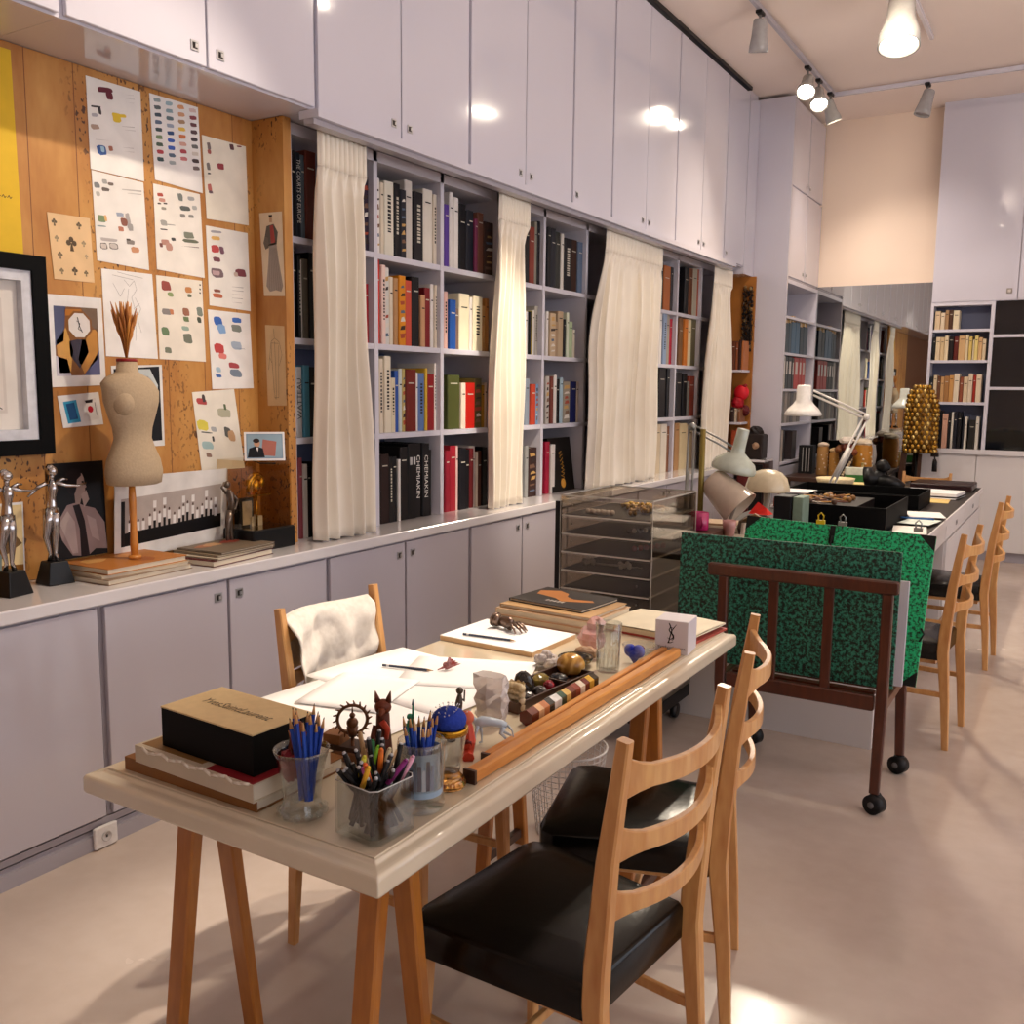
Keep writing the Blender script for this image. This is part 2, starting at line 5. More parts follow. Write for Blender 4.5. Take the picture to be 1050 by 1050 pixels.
PAGES={"p1":{"c":[[2.112,2.526],[2.328,2.529],[2.33,2.222],[2.115,2.224]],"s":[[[2.1503,2.5017],[2.2124,2.5118],[2.2161,2.4947],[2.1537,2.4827],"6b2030"],[[2.185,2.4924],[2.2143,2.4971],[2.2183,2.4731],[2.1889,2.4676],"6b2030"],[[2.1239,2.4339],[2.1646,2.4399],[2.1662,2.4341],[2.1254,2.4268],"3a3438"],[[2.1521,2.4343],[2.1644,2.4361],[2.168,2.4123],[2.1556,2.4101],"3a3438"],[[2.1251,2.4094],[2.1508,2.413],[2.1529,2.4018],[2.1271,2.3973],"b5b0b5"],[[2.1203,2.3723],[2.1542,2.3767],[2.157,2.3606],[2.123,2.3551],"b59a88"],[[2.2057,2.431],[2.2411,2.436],[2.2464,2.4043],[2.2108,2.3983],"e6c334"],[[2.2316,2.4316],[2.2638,2.4362],[2.266,2.4251],[2.2337,2.4196],"e6c334"],[[2.1391,2.3095],[2.1789,2.314],[2.1844,2.2806],[2.1443,2.2751],"3d5f9e"],[[2.1553,2.3078],[2.1705,2.3095],[2.1735,2.2895],[2.1583,2.2873],"a9cde0"],[[2.1867,2.3157],[2.205,2.3177],[2.2078,2.3002],[2.1895,2.2976],"b0705a"],[[2.1386,2.3261],[2.1938,2.3326],[2.1948,2.3326],[2.1396,2.3243],"c7bfb8"],[[2.2622,2.5024],[2.2985,2.5082],[2.299,2.5095],[2.2626,2.5025],"c0b8b2"],[[2.2619,2.4894],[2.3019,2.4956],[2.3024,2.4973],[2.2624,2.4897],"c0b8b2"],[[2.2663,2.4769],[2.299,2.4819],[2.2995,2.4829],[2.2667,2.4768],"c0b8b2"],[[2.2461,2.3924],[2.2969,2.3991],[2.2975,2.4018],[2.2466,2.3934],"c0b8b2"],[[2.2564,2.3829],[2.3001,2.3885],[2.3006,2.3906],[2.2568,2.3835],"c0b8b2"],[[2.2462,2.3213],[2.2898,2.3262],[2.2903,2.3283],[2.2467,2.3219],"c0b8b2"],[[2.2517,2.3094],[2.2917,2.3138],[2.2923,2.3155],[2.2522,2.3097],"c0b8b2"]]},"p2":{"c":[[2.118,2.221],[2.326,2.217],[2.337,1.911],[2.125,1.921]],"s":[[[2.1224,2.1833],[2.1456,2.1852],[2.1487,2.1659],[2.1254,2.1633],"7d7f80"],[[2.1554,2.1987],[2.1762,2.2005],[2.1787,2.1854],[2.1578,2.183],"a8a5a0"],[[2.1777,2.1917],[2.2022,2.1937],[2.2041,2.1835],[2.1795,2.1807],"7a6a62"],[[2.1523,2.1706],[2.1836,2.1731],[2.1858,2.1613],[2.1545,2.1579],"6b5f58"],[[2.1298,2.1532],[2.1463,2.1544],[2.1487,2.1389],[2.1322,2.1372],"b9b4ac"],[[2.1316,2.0767],[2.1633,2.0784],[2.1672,2.0538],[2.1354,2.0512],"7c8f68"],[[2.1573,2.079],[2.1685,2.0796],[2.1715,2.0586],[2.1604,2.0577],"e0b070"],[[2.1289,2.041],[2.1668,2.0427],[2.1682,2.0385],[2.1301,2.0356],"98a5a5"],[[2.206,2.0956],[2.2375,2.0974],[2.24,2.0841],[2.2084,2.0813],"a0a8b8"],[[2.2423,2.0992],[2.2612,2.1003],[2.2694,2.0456],[2.2504,2.0441],"b0a8a4"],[[2.2231,2.0797],[2.2506,2.0811],[2.2549,2.0542],[2.2274,2.052],"8f5a4a"],[[2.2121,2.0485],[2.2351,2.0496],[2.2378,2.0329],[2.2148,2.0312],"b87860"],[[2.2506,2.0651],[2.2725,2.0662],[2.2768,2.0396],[2.2547,2.038],"a5a09c"],[[2.1384,2.0016],[2.2085,2.004],[2.2113,1.9935],[2.141,1.989],"bdb4b0"],[[2.1365,1.9836],[2.1656,1.9845],[2.1691,1.9628],[2.1399,1.9611],"6a625c"],[[2.1394,1.9816],[2.1629,1.9823],[2.1657,1.9648],[2.1421,1.9634],"d6c8be"],[[2.1721,1.9883],[2.2075,1.9894],[2.2111,1.9681],[2.1756,1.966],"7a726c"],[[2.175,1.9863],[2.2047,1.9872],[2.2077,1.9701],[2.1778,1.9683],"cfc4bc"],[[2.2431,2.0075],[2.2783,2.0087],[2.2812,1.993],[2.2459,1.9907],"8a8078"],[[2.2434,2.0112],[2.2617,2.0118],[2.2629,2.0053],[2.2447,2.0041],"4a4038"],[[2.2608,1.9854],[2.2964,1.9865],[2.2999,1.967],[2.2642,1.9649],"c8906a"],[[2.2355,2.176],[2.3162,2.1822],[2.3169,2.188],[2.2361,2.179],"c0b8b2"],[[2.2567,2.1677],[2.3157,2.1721],[2.3163,2.1756],[2.2572,2.1692],"c0b8b2"]]},"p3":{"c":[[2.366,2.535],[2.584,2.539],[2.595,2.227],[2.377,2.237]],"s":[[[2.3816,2.5234],[2.4124,2.5283],[2.4151,2.5148],[2.3843,2.509],"9aa5a5"],[[2.3824,2.4981],[2.4131,2.5028],[2.4159,2.4892],[2.385,2.4837],"5c6468"],[[2.3831,2.4727],[2.4139,2.4772],[2.4167,2.4637],[2.3858,2.4583],"3d4c58"],[[2.3839,2.4473],[2.4147,2.4516],[2.4175,2.438],[2.3865,2.4328],"5a6a80"],[[2.3846,2.4218],[2.4155,2.426],[2.4183,2.4123],[2.3873,2.4073],"3f4f50"],[[2.3854,2.3963],[2.4163,2.4003],[2.4191,2.3865],[2.388,2.3817],"7a9068"],[[2.3861,2.3707],[2.4171,2.3745],[2.4199,2.3607],[2.3888,2.3561],"4d6050"],[[2.3869,2.3451],[2.4179,2.3487],[2.4207,2.3348],[2.3895,2.3304],"b04048"],[[2.3876,2.3194],[2.4187,2.3228],[2.4215,2.3089],[2.3903,2.3046],"3a4f50"],[[2.433,2.5242],[2.4646,2.5291],[2.4674,2.5155],[2.4358,2.5096],"a0b8c0"],[[2.4339,2.4985],[2.4654,2.5033],[2.4683,2.4896],[2.4366,2.4839],"8fa8b0"],[[2.4347,2.4729],[2.4663,2.4774],[2.4691,2.4637],[2.4374,2.4582],"66787c"],[[2.4355,2.4471],[2.4671,2.4515],[2.47,2.4377],[2.4383,2.4324],"a0a8b8"],[[2.4363,2.4213],[2.468,2.4255],[2.4709,2.4117],[2.4391,2.4066],"2c4a78"],[[2.4371,2.3955],[2.4689,2.3995],[2.4717,2.3856],[2.4399,2.3807],"3a5cae"],[[2.4379,2.3696],[2.4697,2.3734],[2.4726,2.3594],[2.4407,2.3547],"3c5fb5"],[[2.4388,2.3436],[2.4706,2.3472],[2.4735,2.3332],[2.4416,2.3287],"5a6c80"],[[2.4396,2.3175],[2.4715,2.321],[2.4744,2.3069],[2.4424,2.3026],"a8b0b0"],[[2.4858,2.525],[2.5181,2.53],[2.5211,2.5162],[2.4886,2.5102],"e0a070"],[[2.4867,2.499],[2.5191,2.5039],[2.522,2.49],[2.4895,2.4842],"d8a078"],[[2.4876,2.473],[2.52,2.4777],[2.523,2.4637],[2.4904,2.4582],"a88868"],[[2.4885,2.447],[2.5209,2.4514],[2.5239,2.4374],[2.4913,2.4321],"e8c050"],[[2.4893,2.4208],[2.5219,2.4251],[2.5249,2.411],[2.4922,2.4059],"d07848"],[[2.4902,2.3946],[2.5228,2.3987],[2.5258,2.3846],[2.4931,2.3796],"d8a898"],[[2.4911,2.3684],[2.5238,2.3722],[2.5267,2.3581],[2.494,2.3533],"b04850"],[[2.492,2.342],[2.5247,2.3457],[2.5277,2.3315],[2.4949,2.327],"c87878"],[[2.5399,2.5258],[2.5731,2.5309],[2.5762,2.5169],[2.5429,2.5109],"dcc0b8"],[[2.5409,2.5002],[2.5742,2.5051],[2.5772,2.491],[2.5439,2.4852],"8a4048"],[[2.5419,2.4745],[2.5752,2.4792],[2.5783,2.4651],[2.5449,2.4594],"6a4044"],[[2.5429,2.4487],[2.5762,2.4532],[2.5793,2.439],[2.5459,2.4336],"5a4448"],[[2.5439,2.4229],[2.5773,2.4272],[2.5804,2.413],[2.5469,2.4077],"4a4044"],[[2.5449,2.397],[2.5783,2.4011],[2.5814,2.3868],[2.5479,2.3818],"6a6866"],[[2.5459,2.371],[2.5794,2.3749],[2.5825,2.3606],[2.5489,2.3558],"d8ccc0"],[[2.5469,2.345],[2.5804,2.3487],[2.5835,2.3344],[2.5499,2.3297],"4a3c38"],[[2.5479,2.3189],[2.5815,2.3224],[2.5846,2.308],[2.5509,2.3036],"7a6a64"]]},"p4":{"c":[[2.368,2.222],[2.581,2.221],[2.592,1.909],[2.371,1.918]],"s":[[[2.3824,2.193],[2.4096,2.1952],[2.4121,2.1826],[2.3848,2.1796],"b04a3a"],[[2.3881,2.1757],[2.4178,2.1779],[2.4204,2.1648],[2.3906,2.1618],"c89080"],[[2.3823,2.1578],[2.3994,2.159],[2.4006,2.1534],[2.3835,2.1517],"4a4038"],[[2.4097,2.1624],[2.427,2.1636],[2.4282,2.1579],[2.4109,2.1562],"4a4038"],[[2.3978,2.1454],[2.4213,2.147],[2.4233,2.137],[2.3997,2.1347],"9a9488"],[[2.474,2.2075],[2.4967,2.2093],[2.5019,2.1803],[2.479,2.1779],"7a7e78"],[[2.52,2.2033],[2.5533,2.2059],[2.5564,2.1914],[2.523,2.1879],"a8a8a8"],[[2.4807,2.1631],[2.5316,2.1666],[2.5352,2.1507],[2.4841,2.1457],"5c605c"],[[2.5395,2.173],[2.5629,2.1747],[2.566,2.1591],[2.5424,2.1568],"b0b0ac"],[[2.4821,2.1339],[2.5083,2.1355],[2.5109,2.1223],[2.4847,2.1199],"8a8680"],[[2.5216,2.1372],[2.5466,2.1388],[2.549,2.1272],[2.5239,2.1249],"8c8a84"],[[2.3913,2.0986],[2.4227,2.1004],[2.4265,2.0799],[2.395,2.0773],"a8a49c"],[[2.417,2.0874],[2.4608,2.0897],[2.4622,2.0864],[2.4182,2.0828],"a8a49c"],[[2.3914,2.0672],[2.4244,2.0688],[2.4257,2.0646],[2.3926,2.062],"504844"],[[2.496,2.0717],[2.5441,2.074],[2.549,2.0498],[2.5007,2.0463],"7c8070"],[[2.4904,2.0448],[2.5654,2.0479],[2.5688,2.0357],[2.4936,2.0305],"6c6f5c"],[[2.4841,2.0162],[2.5674,2.0191],[2.5686,2.0219],[2.4851,2.0163],"5a2c28"],[[2.3905,2.0293],[2.4299,2.0309],[2.4338,2.011],[2.3942,2.0084],"b88878"],[[2.438,2.0415],[2.4589,2.0424],[2.4611,2.0306],[2.4402,2.0291],"4a4a48"],[[2.4117,2.0202],[2.4419,2.0213],[2.4469,1.9928],[2.4166,1.9909],"c09080"],[[2.384,2.0158],[2.3996,2.0164],[2.4023,2.0005],[2.3867,1.9995],"7a4a44"]]},"p5":{"c":[[2.599,2.443],[2.82,2.447],[2.826,2.141],[2.611,2.135]],"s":[[[2.6204,2.4217],[2.6376,2.4239],[2.643,2.3953],[2.6257,2.3927],"7a6c68"],[[2.6225,2.3949],[2.6398,2.3969],[2.643,2.3809],[2.6256,2.3783],"a85a50"],[[2.7336,2.4396],[2.7553,2.4424],[2.7599,2.4199],[2.7381,2.4166],"5c3438"],[[2.7717,2.4411],[2.7975,2.4444],[2.7991,2.4389],[2.7731,2.4349],"803840"],[[2.6149,2.3458],[2.6321,2.3477],[2.6375,2.3189],[2.6202,2.3166],"7a7470"],[[2.6206,2.3091],[2.6361,2.3107],[2.6375,2.3045],[2.6219,2.3024],"444444"],[[2.6673,2.3543],[2.7027,2.3582],[2.7077,2.3345],[2.6721,2.3297],"a04048"],[[2.617,2.2672],[2.6378,2.2691],[2.643,2.2416],[2.6221,2.2392],"c06a60"],[[2.6229,2.2433],[2.6438,2.2451],[2.6461,2.2342],[2.6252,2.2319],"6a5058"]]},"p6":{"c":[[2.605,2.109],[2.819,2.11],[2.825,1.8],[2.612,1.807]],"s":[[[2.6245,2.0956],[2.6832,2.0986],[2.6859,2.0897],[2.6271,2.085],"a5a0a5"],[[2.6282,2.0744],[2.673,2.0765],[2.6765,2.0615],[2.6316,2.0582],"e0b060"],[[2.6241,2.0408],[2.6668,2.0424],[2.6727,2.0128],[2.6299,2.0101],"c04848"],[[2.6668,2.039],[2.6906,2.0399],[2.696,2.0116],[2.6721,2.0101],"7a5060"],[[2.6336,1.995],[2.6699,1.9961],[2.6737,1.9785],[2.6372,1.9765],"7a4850"],[[2.6214,1.953],[2.6836,1.9542],[2.6911,1.9179],[2.6286,1.9153],"7a6468"],[[2.6284,1.9441],[2.6669,1.9447],[2.6709,1.9257],[2.6322,1.924],"c0a0a0"],[[2.746,1.9627],[2.8026,1.9639],[2.8091,1.9341],[2.7523,1.9316],"7a3840"],[[2.7373,1.9484],[2.7597,1.9488],[2.7633,1.9311],[2.7408,1.9301],"c8b0a0"],[[2.6282,1.8559],[2.6777,1.8558],[2.6815,1.8391],[2.6319,1.838],"c06a48"],[[2.6324,1.8718],[2.6689,1.8719],[2.6715,1.8606],[2.6349,1.8596],"8a5040"],[[2.7294,1.8888],[2.788,1.889],[2.7886,1.8918],[2.7299,1.8898],"a8a09a"],[[2.7289,1.8745],[2.7875,1.8746],[2.7881,1.8774],[2.7294,1.8755],"a8a09a"],[[2.7272,1.8593],[2.7835,1.8592],[2.7842,1.8618],[2.7277,1.8602],"a8a09a"],[[2.7267,1.8442],[2.783,1.8439],[2.7836,1.8465],[2.7272,1.8451],"a8a09a"],[[2.7272,1.8275],[2.7767,1.827],[2.7773,1.829],[2.7277,1.8279],"a8a09a"]]},"sk":{"c":[[2.139,1.896],[2.349,1.898],[2.361,1.592],[2.143,1.595]],"s":[]},"p7":{"c":[[2.366,1.897],[2.578,1.897],[2.585,1.588],[2.369,1.592]],"s":[[[2.3825,1.8803],[2.4265,1.8804],[2.4328,1.8448],[2.3885,1.8436],"9c4a40"],[[2.4131,1.8399],[2.4403,1.8397],[2.4432,1.8237],[2.416,1.8232],"8fa068"],[[2.4925,1.8676],[2.5267,1.8676],[2.5308,1.8456],[2.4965,1.8448],"c88850"],[[2.5039,1.8417],[2.5241,1.8415],[2.5264,1.8292],[2.5062,1.8288],"6c7058"],[[2.3843,1.7792],[2.4304,1.7781],[2.4346,1.7562],[2.3883,1.756],"8c8480"],[[2.42,1.7795],[2.4375,1.7791],[2.4409,1.759],[2.4234,1.7589],"c88058"],[[2.4764,1.7893],[2.5094,1.7887],[2.5148,1.7586],[2.4816,1.7584],"a06850"],[[2.4799,1.7562],[2.508,1.7555],[2.5116,1.7359],[2.4835,1.7359],"6e8058"],[[2.5447,1.7962],[2.5736,1.7957],[2.5797,1.7615],[2.5507,1.7613],"7c8478"],[[2.5458,1.7591],[2.5665,1.7586],[2.5705,1.7364],[2.5497,1.7364],"4a5040"],[[2.379,1.7111],[2.4135,1.7098],[2.4188,1.6788],[2.3841,1.6793],"6c8460"],[[2.4725,1.7207],[2.5086,1.7194],[2.512,1.7022],[2.4758,1.7025],"9cb0a0"],[[2.4765,1.6938],[2.5188,1.692],[2.5255,1.6544],[2.483,1.6552],"747868"],[[2.39,1.6385],[2.4219,1.6367],[2.4259,1.6139],[2.3939,1.6148],"7c806c"],[[2.5635,1.8836],[2.5707,1.8836],[2.5719,1.8771],[2.5646,1.8769],"333333"],[[2.5628,1.8674],[2.57,1.8674],[2.5712,1.8609],[2.564,1.8607],"333333"],[[2.5623,1.8537],[2.5695,1.8536],[2.5707,1.8472],[2.5634,1.847],"333333"]]},"p8":{"c":[[2.602,1.791],[2.819,1.788],[2.831,1.487],[2.614,1.482]],"s":[[[2.6271,1.7672],[2.6702,1.7662],[2.6774,1.729],[2.634,1.729],"3c68b8"],[[2.6443,1.7394],[2.6856,1.7382],[2.6928,1.7005],[2.6513,1.7008],"88acd8"],[[2.7201,1.7694],[2.7708,1.7683],[2.7754,1.7476],[2.7246,1.7475],"3f6cb8"],[[2.7171,1.7414],[2.7711,1.7399],[2.7772,1.711],[2.7229,1.7113],"80847c"],[[2.6252,1.663],[2.675,1.6606],[2.6825,1.6218],[2.6324,1.6231],"c04444"],[[2.6472,1.6256],[2.6887,1.6233],[2.6934,1.6003],[2.6517,1.6015],"e08078"],[[2.7134,1.6763],[2.7697,1.6738],[2.7768,1.6398],[2.7201,1.641],"a8b4c4"],[[2.7241,1.6475],[2.7876,1.6444],[2.7886,1.6459],[2.7249,1.6471],"4a5a70"],[[2.6312,1.57],[2.6572,1.5682],[2.6612,1.5471],[2.6351,1.5482],"a8c0d0"],[[2.6306,1.5424],[2.6609,1.5401],[2.6635,1.5278],[2.6331,1.5292],"3c68b0"],[[2.6953,1.5902],[2.7536,1.5865],[2.7585,1.5645],[2.7,1.5667],"a84448"],[[2.7028,1.5649],[2.766,1.5606],[2.7725,1.5302],[2.709,1.5331],"788494"]]},"p9":{"c":[[2.513,1.47],[2.725,1.483],[2.772,1.159],[2.548,1.162]],"s":[[[2.5299,1.4492],[2.5807,1.4441],[2.5858,1.4185],[2.5347,1.4222],"b84848"],[[2.5573,1.4629],[2.5732,1.4614],[2.5785,1.43],[2.5625,1.4311],"4a4040"],[[2.6294,1.4104],[2.6997,1.403],[2.7074,1.3649],[2.6367,1.3708],"b8b49c"],[[2.6658,1.4242],[2.6792,1.4228],[2.6835,1.398],[2.6701,1.399],"5a6a48"],[[2.529,1.365],[2.5832,1.3586],[2.5907,1.3175],[2.5362,1.3228],"e0d050"],[[2.5478,1.3189],[2.6058,1.3115],[2.6077,1.3067],[2.5496,1.3124],"5a5a50"],[[2.598,1.3365],[2.6275,1.3329],[2.6314,1.3123],[2.6018,1.3152],"b0b0b0"],[[2.6631,1.3334],[2.7003,1.3288],[2.7083,1.2847],[2.671,1.2884],"5c5c58"],[[2.5484,1.2808],[2.6064,1.2728],[2.6125,1.2419],[2.5541,1.2485],"a8c4c4"],[[2.6023,1.2978],[2.6137,1.2963],[2.6175,1.274],[2.606,1.2752],"444444"],[[2.5697,1.2338],[2.5989,1.2294],[2.6023,1.2113],[2.573,1.2149],"987868"],[[2.6829,1.3197],[2.7204,1.315],[2.7286,1.2706],[2.6908,1.2745],"c8a078"]]},"watch":{"c":[[1.931,1.791],[2.134,1.793],[2.138,1.494],[1.931,1.485]],"s":[]},"cards":{"c":[[1.95,1.456],[2.106,1.47],[2.12,1.357],[1.966,1.348]],"s":[]},"bwhead":{"c":[[2.161,1.562],[2.377,1.571],[2.377,1.27],[2.166,1.269]],"s":[]},"clover":{"c":[[1.946,2.055],[2.103,2.058],[2.11,1.844],[1.961,1.842]],"s":[]}}
CAM=[0.543034507277902, -0.13047398749301978, 0.011108213901567115]
import bpy, bmesh, math, random
from mathutils import Vector, Matrix, Euler
random.seed(7)
PI=math.pi
COL=bpy.context.scene.collection
def lin(h):
    if isinstance(h,(tuple,list)): return (h[0],h[1],h[2],1)
    v=[int(h[i:i+2],16)/255 for i in (0,2,4)]
    return tuple([(c/12.92 if c<=.04045 else ((c+.055)/1.055)**2.4) for c in v]+[1])
# ---------------------------------------------------------------- mesh builder
class MB:
    def __init__(s): s.v=[];s.f=[];s.c=[];s.sm=[];s.M=None
    def add(s,vs,fs,col='ffffff',smooth=False):
        b=len(s.v)
        if s.M is not None: vs=[tuple(s.M@Vector(p)) for p in vs]
        s.v+= [tuple(p) for p in vs]
        for f in fs: s.f.append([b+i for i in f]); s.c.append(col); s.sm.append(smooth)
        return s
    def box(s,x0,x1,y0,y1,z0,z1,col='ffffff'):
        if x0>x1:x0,x1=x1,x0
        if y0>y1:y0,y1=y1,y0
        if z0>z1:z0,z1=z1,z0
        vs=[(x,y,z) for z in(z0,z1) for y in(y0,y1) for x in(x0,x1)]
        return s.add(vs,[(0,2,3,1),(4,5,7,6),(0,1,5,4),(2,6,7,3),(0,4,6,2),(1,3,7,5)],col)
    def bbox(s,x0,x1,y0,y1,z0,z1,b=.004,col='ffffff'):
        # box with chamfered vertical+horizontal edges (rounded look)
        def ring(i,z): 
            a=x0+i;c=x1-i;d=y0+i;e=y1-i
            k=b
            return [(a+k,d,z),(c-k,d,z),(c,d+k,z),(c,e-k,z),(c-k,e,z),(a+k,e,z),(a,e-k,z),(a,d+k,z)]
        rs=[ring(b,z0),ring(0,z0+b),ring(0,z1-b),ring(b,z1)]
        vs=[p for r in rs for p in r]; fs=[list(range(7,-1,-1)),[24+i for i in range(8)]]
        for r in range(3):
            for i in range(8):
                j=(i+1)%8; fs.append((r*8+i,r*8+j,r*8+8+j,r*8+8+i))
        return s.add(vs,fs,col)
    def hexa(s,p,col='ffffff'):   # 8 points: bottom 4 ccw, top 4 ccw
        return s.add(p,[(3,2,1,0),(4,5,6,7),(0,1,5,4),(1,2,6,5),(2,3,7,6),(3,0,4,7)],col)
    def quad(s,a,b,c,d,col='ffffff'): return s.add([a,b,c,d],[(0,1,2,3)],col)
    def tube(s,pts,rad,n=10,col='ffffff',cap=True,flat=1.0,smooth=True):
        pts=[Vector(p) for p in pts]
        if not isinstance(rad,(list,tuple)): rad=[rad]*len(pts)
        vs=[];fs=[];ref=None
        for i,p in enumerate(pts):
            if i==0:t=pts[1]-p
            elif i==len(pts)-1:t=p-pts[i-1]
            else:
                t=(pts[i+1]-p).normalized()+(p-pts[i-1]).normalized()
            if t.length<1e-9: t=Vector((0,0,1))
            t.normalize()
            if ref is None:
                ref=Vector((0,0,1)) if abs(t.z)<.9 else Vector((1,0,0))
            u=ref-t*ref.dot(t)
            if u.length<1e-6: u=t.orthogonal()
            u.normalize(); ref=u; w=t.cross(u)
            for k in range(n):
                a=2*PI*k/n; vs.append(p+u*math.cos(a)*rad[i]+w*math.sin(a)*rad[i]*flat)
        for i in range(len(pts)-1):
            for k in range(n):
                j=(k+1)%n; fs.append((i*n+k,i*n+j,(i+1)*n+j,(i+1)*n+k))
        if cap: fs.append(tuple(range(n-1,-1,-1))); fs.append(tuple((len(pts)-1)*n+k for k in range(n)))
        return s.add(vs,fs,col,smooth)
    def beam(s,pts,w,d,up=(0,1,0),col='ffffff'):
        # rectangular section sweep: w along 'up' reference, d across
        pts=[Vector(p) for p in pts]; n=len(pts)
        if not isinstance(w,(list,tuple)): w=[w]*n
        if not isinstance(d,(list,tuple)): d=[d]*n
        up=Vector(up); vs=[];fs=[]
        for i,p in enumerate(pts):
            t=(pts[min(i+1,n-1)]-pts[max(i-1,0)]).normalized()
            u=(up-t*up.dot(t)).normalized(); q=t.cross(u)
            a,b=w[i]/2,d[i]/2; ch=min(a,b)*.28
            for du,dq in ((-a,-b+ch),(-a+ch,-b),(a-ch,-b),(a,-b+ch),(a,b-ch),(a-ch,b),(-a+ch,b),(-a,b-ch)):
                vs.append(p+u*du+q*dq)
        for i in range(n-1):
            for k in range(8):
                j=(k+1)%8; fs.append((i*8+k,i*8+j,i*8+8+j,i*8+8+k))
        fs.append(tuple(range(7,-1,-1))); fs.append(tuple((n-1)*8+k for k in range(8)))
        return s.add(vs,fs,col)
    def lathe(s,prof,n=24,c=(0,0,0),col='ffffff',smooth=True,axis=None,ell=1.0):
        vs=[];fs=[];m=len(prof)
        R=Matrix.Identity(3)
        if axis is not None: R=Vector((0,0,1)).rotation_difference(Vector(axis)).to_matrix()
        for r,z in prof:
            for k in range(n):
                a=2*PI*k/n; vs.append(R@Vector((r*math.cos(a),r*ell*math.sin(a),z))+Vector(c))
        for i in range(m-1):
            for k in range(n):
                j=(k+1)%n; fs.append((i*n+k,i*n+j,(i+1)*n+j,(i+1)*n+k))
        if prof[0][0]>1e-6: fs.append(tuple(range(n-1,-1,-1)))
        if prof[-1][0]>1e-6: fs.append(tuple((m-1)*n+k for k in range(n)))
        return s.add(vs,fs,col,smooth)
    def loft(s,secs,n=24,col='ffffff',smooth=True):
        # secs: (cx,cy,cz,rx,ry,rotz)
        vs=[];fs=[]
        for q in secs:
            cx,cy,cz,rx,ry=q[:5]; rt=q[5] if len(q)>5 else 0
            for k in range(n):
                a=2*PI*k/n; X=rx*math.cos(a);Y=ry*math.sin(a)
                vs.append((cx+X*math.cos(rt)-Y*math.sin(rt),cy+X*math.sin(rt)+Y*math.cos(rt),cz))
        m=len(secs)
        for i in range(m-1):
            for k in range(n):
                j=(k+1)%n; fs.append((i*n+k,i*n+j,(i+1)*n+j,(i+1)*n+k))
        fs.append(tuple(range(n-1,-1,-1))); fs.append(tuple((m-1)*n+k for k in range(n)))
        return s.add(vs,fs,col,smooth)
    def ball(s,c,r,col='ffffff',n=12,sc=(1,1,1),jit=0):
        vs=[];fs=[];m=max(4,n*2//3)
        for i in range(1,m):
            t=PI*i/m
            for k in range(n):
                a=2*PI*k/n; j=1+random.uniform(-jit,jit)
                vs.append((c[0]+r*sc[0]*math.sin(t)*math.cos(a)*j,c[1]+r*sc[1]*math.sin(t)*math.sin(a)*j,c[2]+r*sc[2]*math.cos(t)*j))
        T=len(vs); vs.append((c[0],c[1],c[2]+r*sc[2])); B=len(vs); vs.append((c[0],c[1],c[2]-r*sc[2]))
        for i in range(m-2):
            for k in range(n):
                j=(k+1)%n; fs.append((i*n+k,(i+1)*n+k,(i+1)*n+j,i*n+j))
        for k in range(n):
            j=(k+1)%n; fs.append((T,k,j)); fs.append((B,(m-2)*n+j,(m-2)*n+k))
        return s.add(vs,fs,col,jit==0)
    def sheet(s,fn,nu,nv,col='ffffff',smooth=True):
        vs=[fn(i/nu,j/nv) for j in range(nv+1) for i in range(nu+1)]
        fs=[(j*(nu+1)+i,j*(nu+1)+i+1,(j+1)*(nu+1)+i+1,(j+1)*(nu+1)+i) for j in range(nv) for i in range(nu)]
        return s.add(vs,fs,col,smooth)
    def text(s,txt,size,M,col='000000',xs=1.0,w=None,shear=0):
        cu=bpy.data.curves.new('t','FONT'); cu.body=txt; cu.size=size; cu.align_x='CENTER'; cu.align_y='CENTER'; cu.shear=shear; cu.resolution_u=2
        o=bpy.data.objects.new('t',cu); me=bpy.data.meshes.new_from_object(o)
        vs=[v.co.copy() for v in me.vertices]
        if w and vs:
            W=max(v.x for v in vs)-min(v.x for v in vs); xs=w/W if W else 1
        vs=[M@Vector((v.x*xs,v.y,0)) for v in vs]
        s.add(vs,[tuple(p.vertices) for p in me.polygons],col)
        bpy.data.objects.remove(o); bpy.data.meshes.remove(me); bpy.data.curves.remove(cu)
        return s
    def build(s,name,mat,parent=None,loc=None,rotz=0):
        me=bpy.data.meshes.new(name); me.from_pydata(s.v,[],s.f)
        ca=me.color_attributes.new('Col','FLOAT_COLOR','CORNER'); cache={}; data=[]
        for p,c in zip(me.polygons,s.c):
            if isinstance(c,str):
                if c not in cache: cache[c]=lin(c)
                k=cache[c]
            else: k=lin(c)
            data+= list(k)*p.loop_total
        ca.data.foreach_set('color',data)
        me.polygons.foreach_set('use_smooth',s.sm)
        me.materials.append(mat); me.update()
        o=bpy.data.objects.new(name,me); COL.objects.link(o)
        if parent: o.parent=parent
        if loc is not None: o.location=loc
        if rotz: o.rotation_euler=(0,0,rotz)
        return o
def tag(o,label=None,cat=None,group=None,kind=None):
    if label:
        o['label']=label
    if cat:o['category']=cat
    if group:o['group']=group
    if kind:o['kind']=kind
    return o
def thing(name,label,cat,loc=(0,0,0),rotz=0,group=None):
    o=bpy.data.objects.new(name,None); COL.objects.link(o); o.empty_display_size=.05
    o.location=loc; o.rotation_euler=(0,0,rotz)
    return tag(o,label,cat,group)
def short(l):
    for a,b_ in (('mid-height ',''),('bottom row on the counter','bottom row'),('second shelf down','second shelf'),('third shelf down','third shelf'),('fourth shelf down','fourth shelf'),(' with patterned spine',''),(' stuffed with papers',''),('right of the widest','past the widest'),(' of the side bookcase',', side bookcase'),('tall ',''),('the bay ','bay ')):
        if len(l.split())>16: l=l.replace(a,b_)
    return l
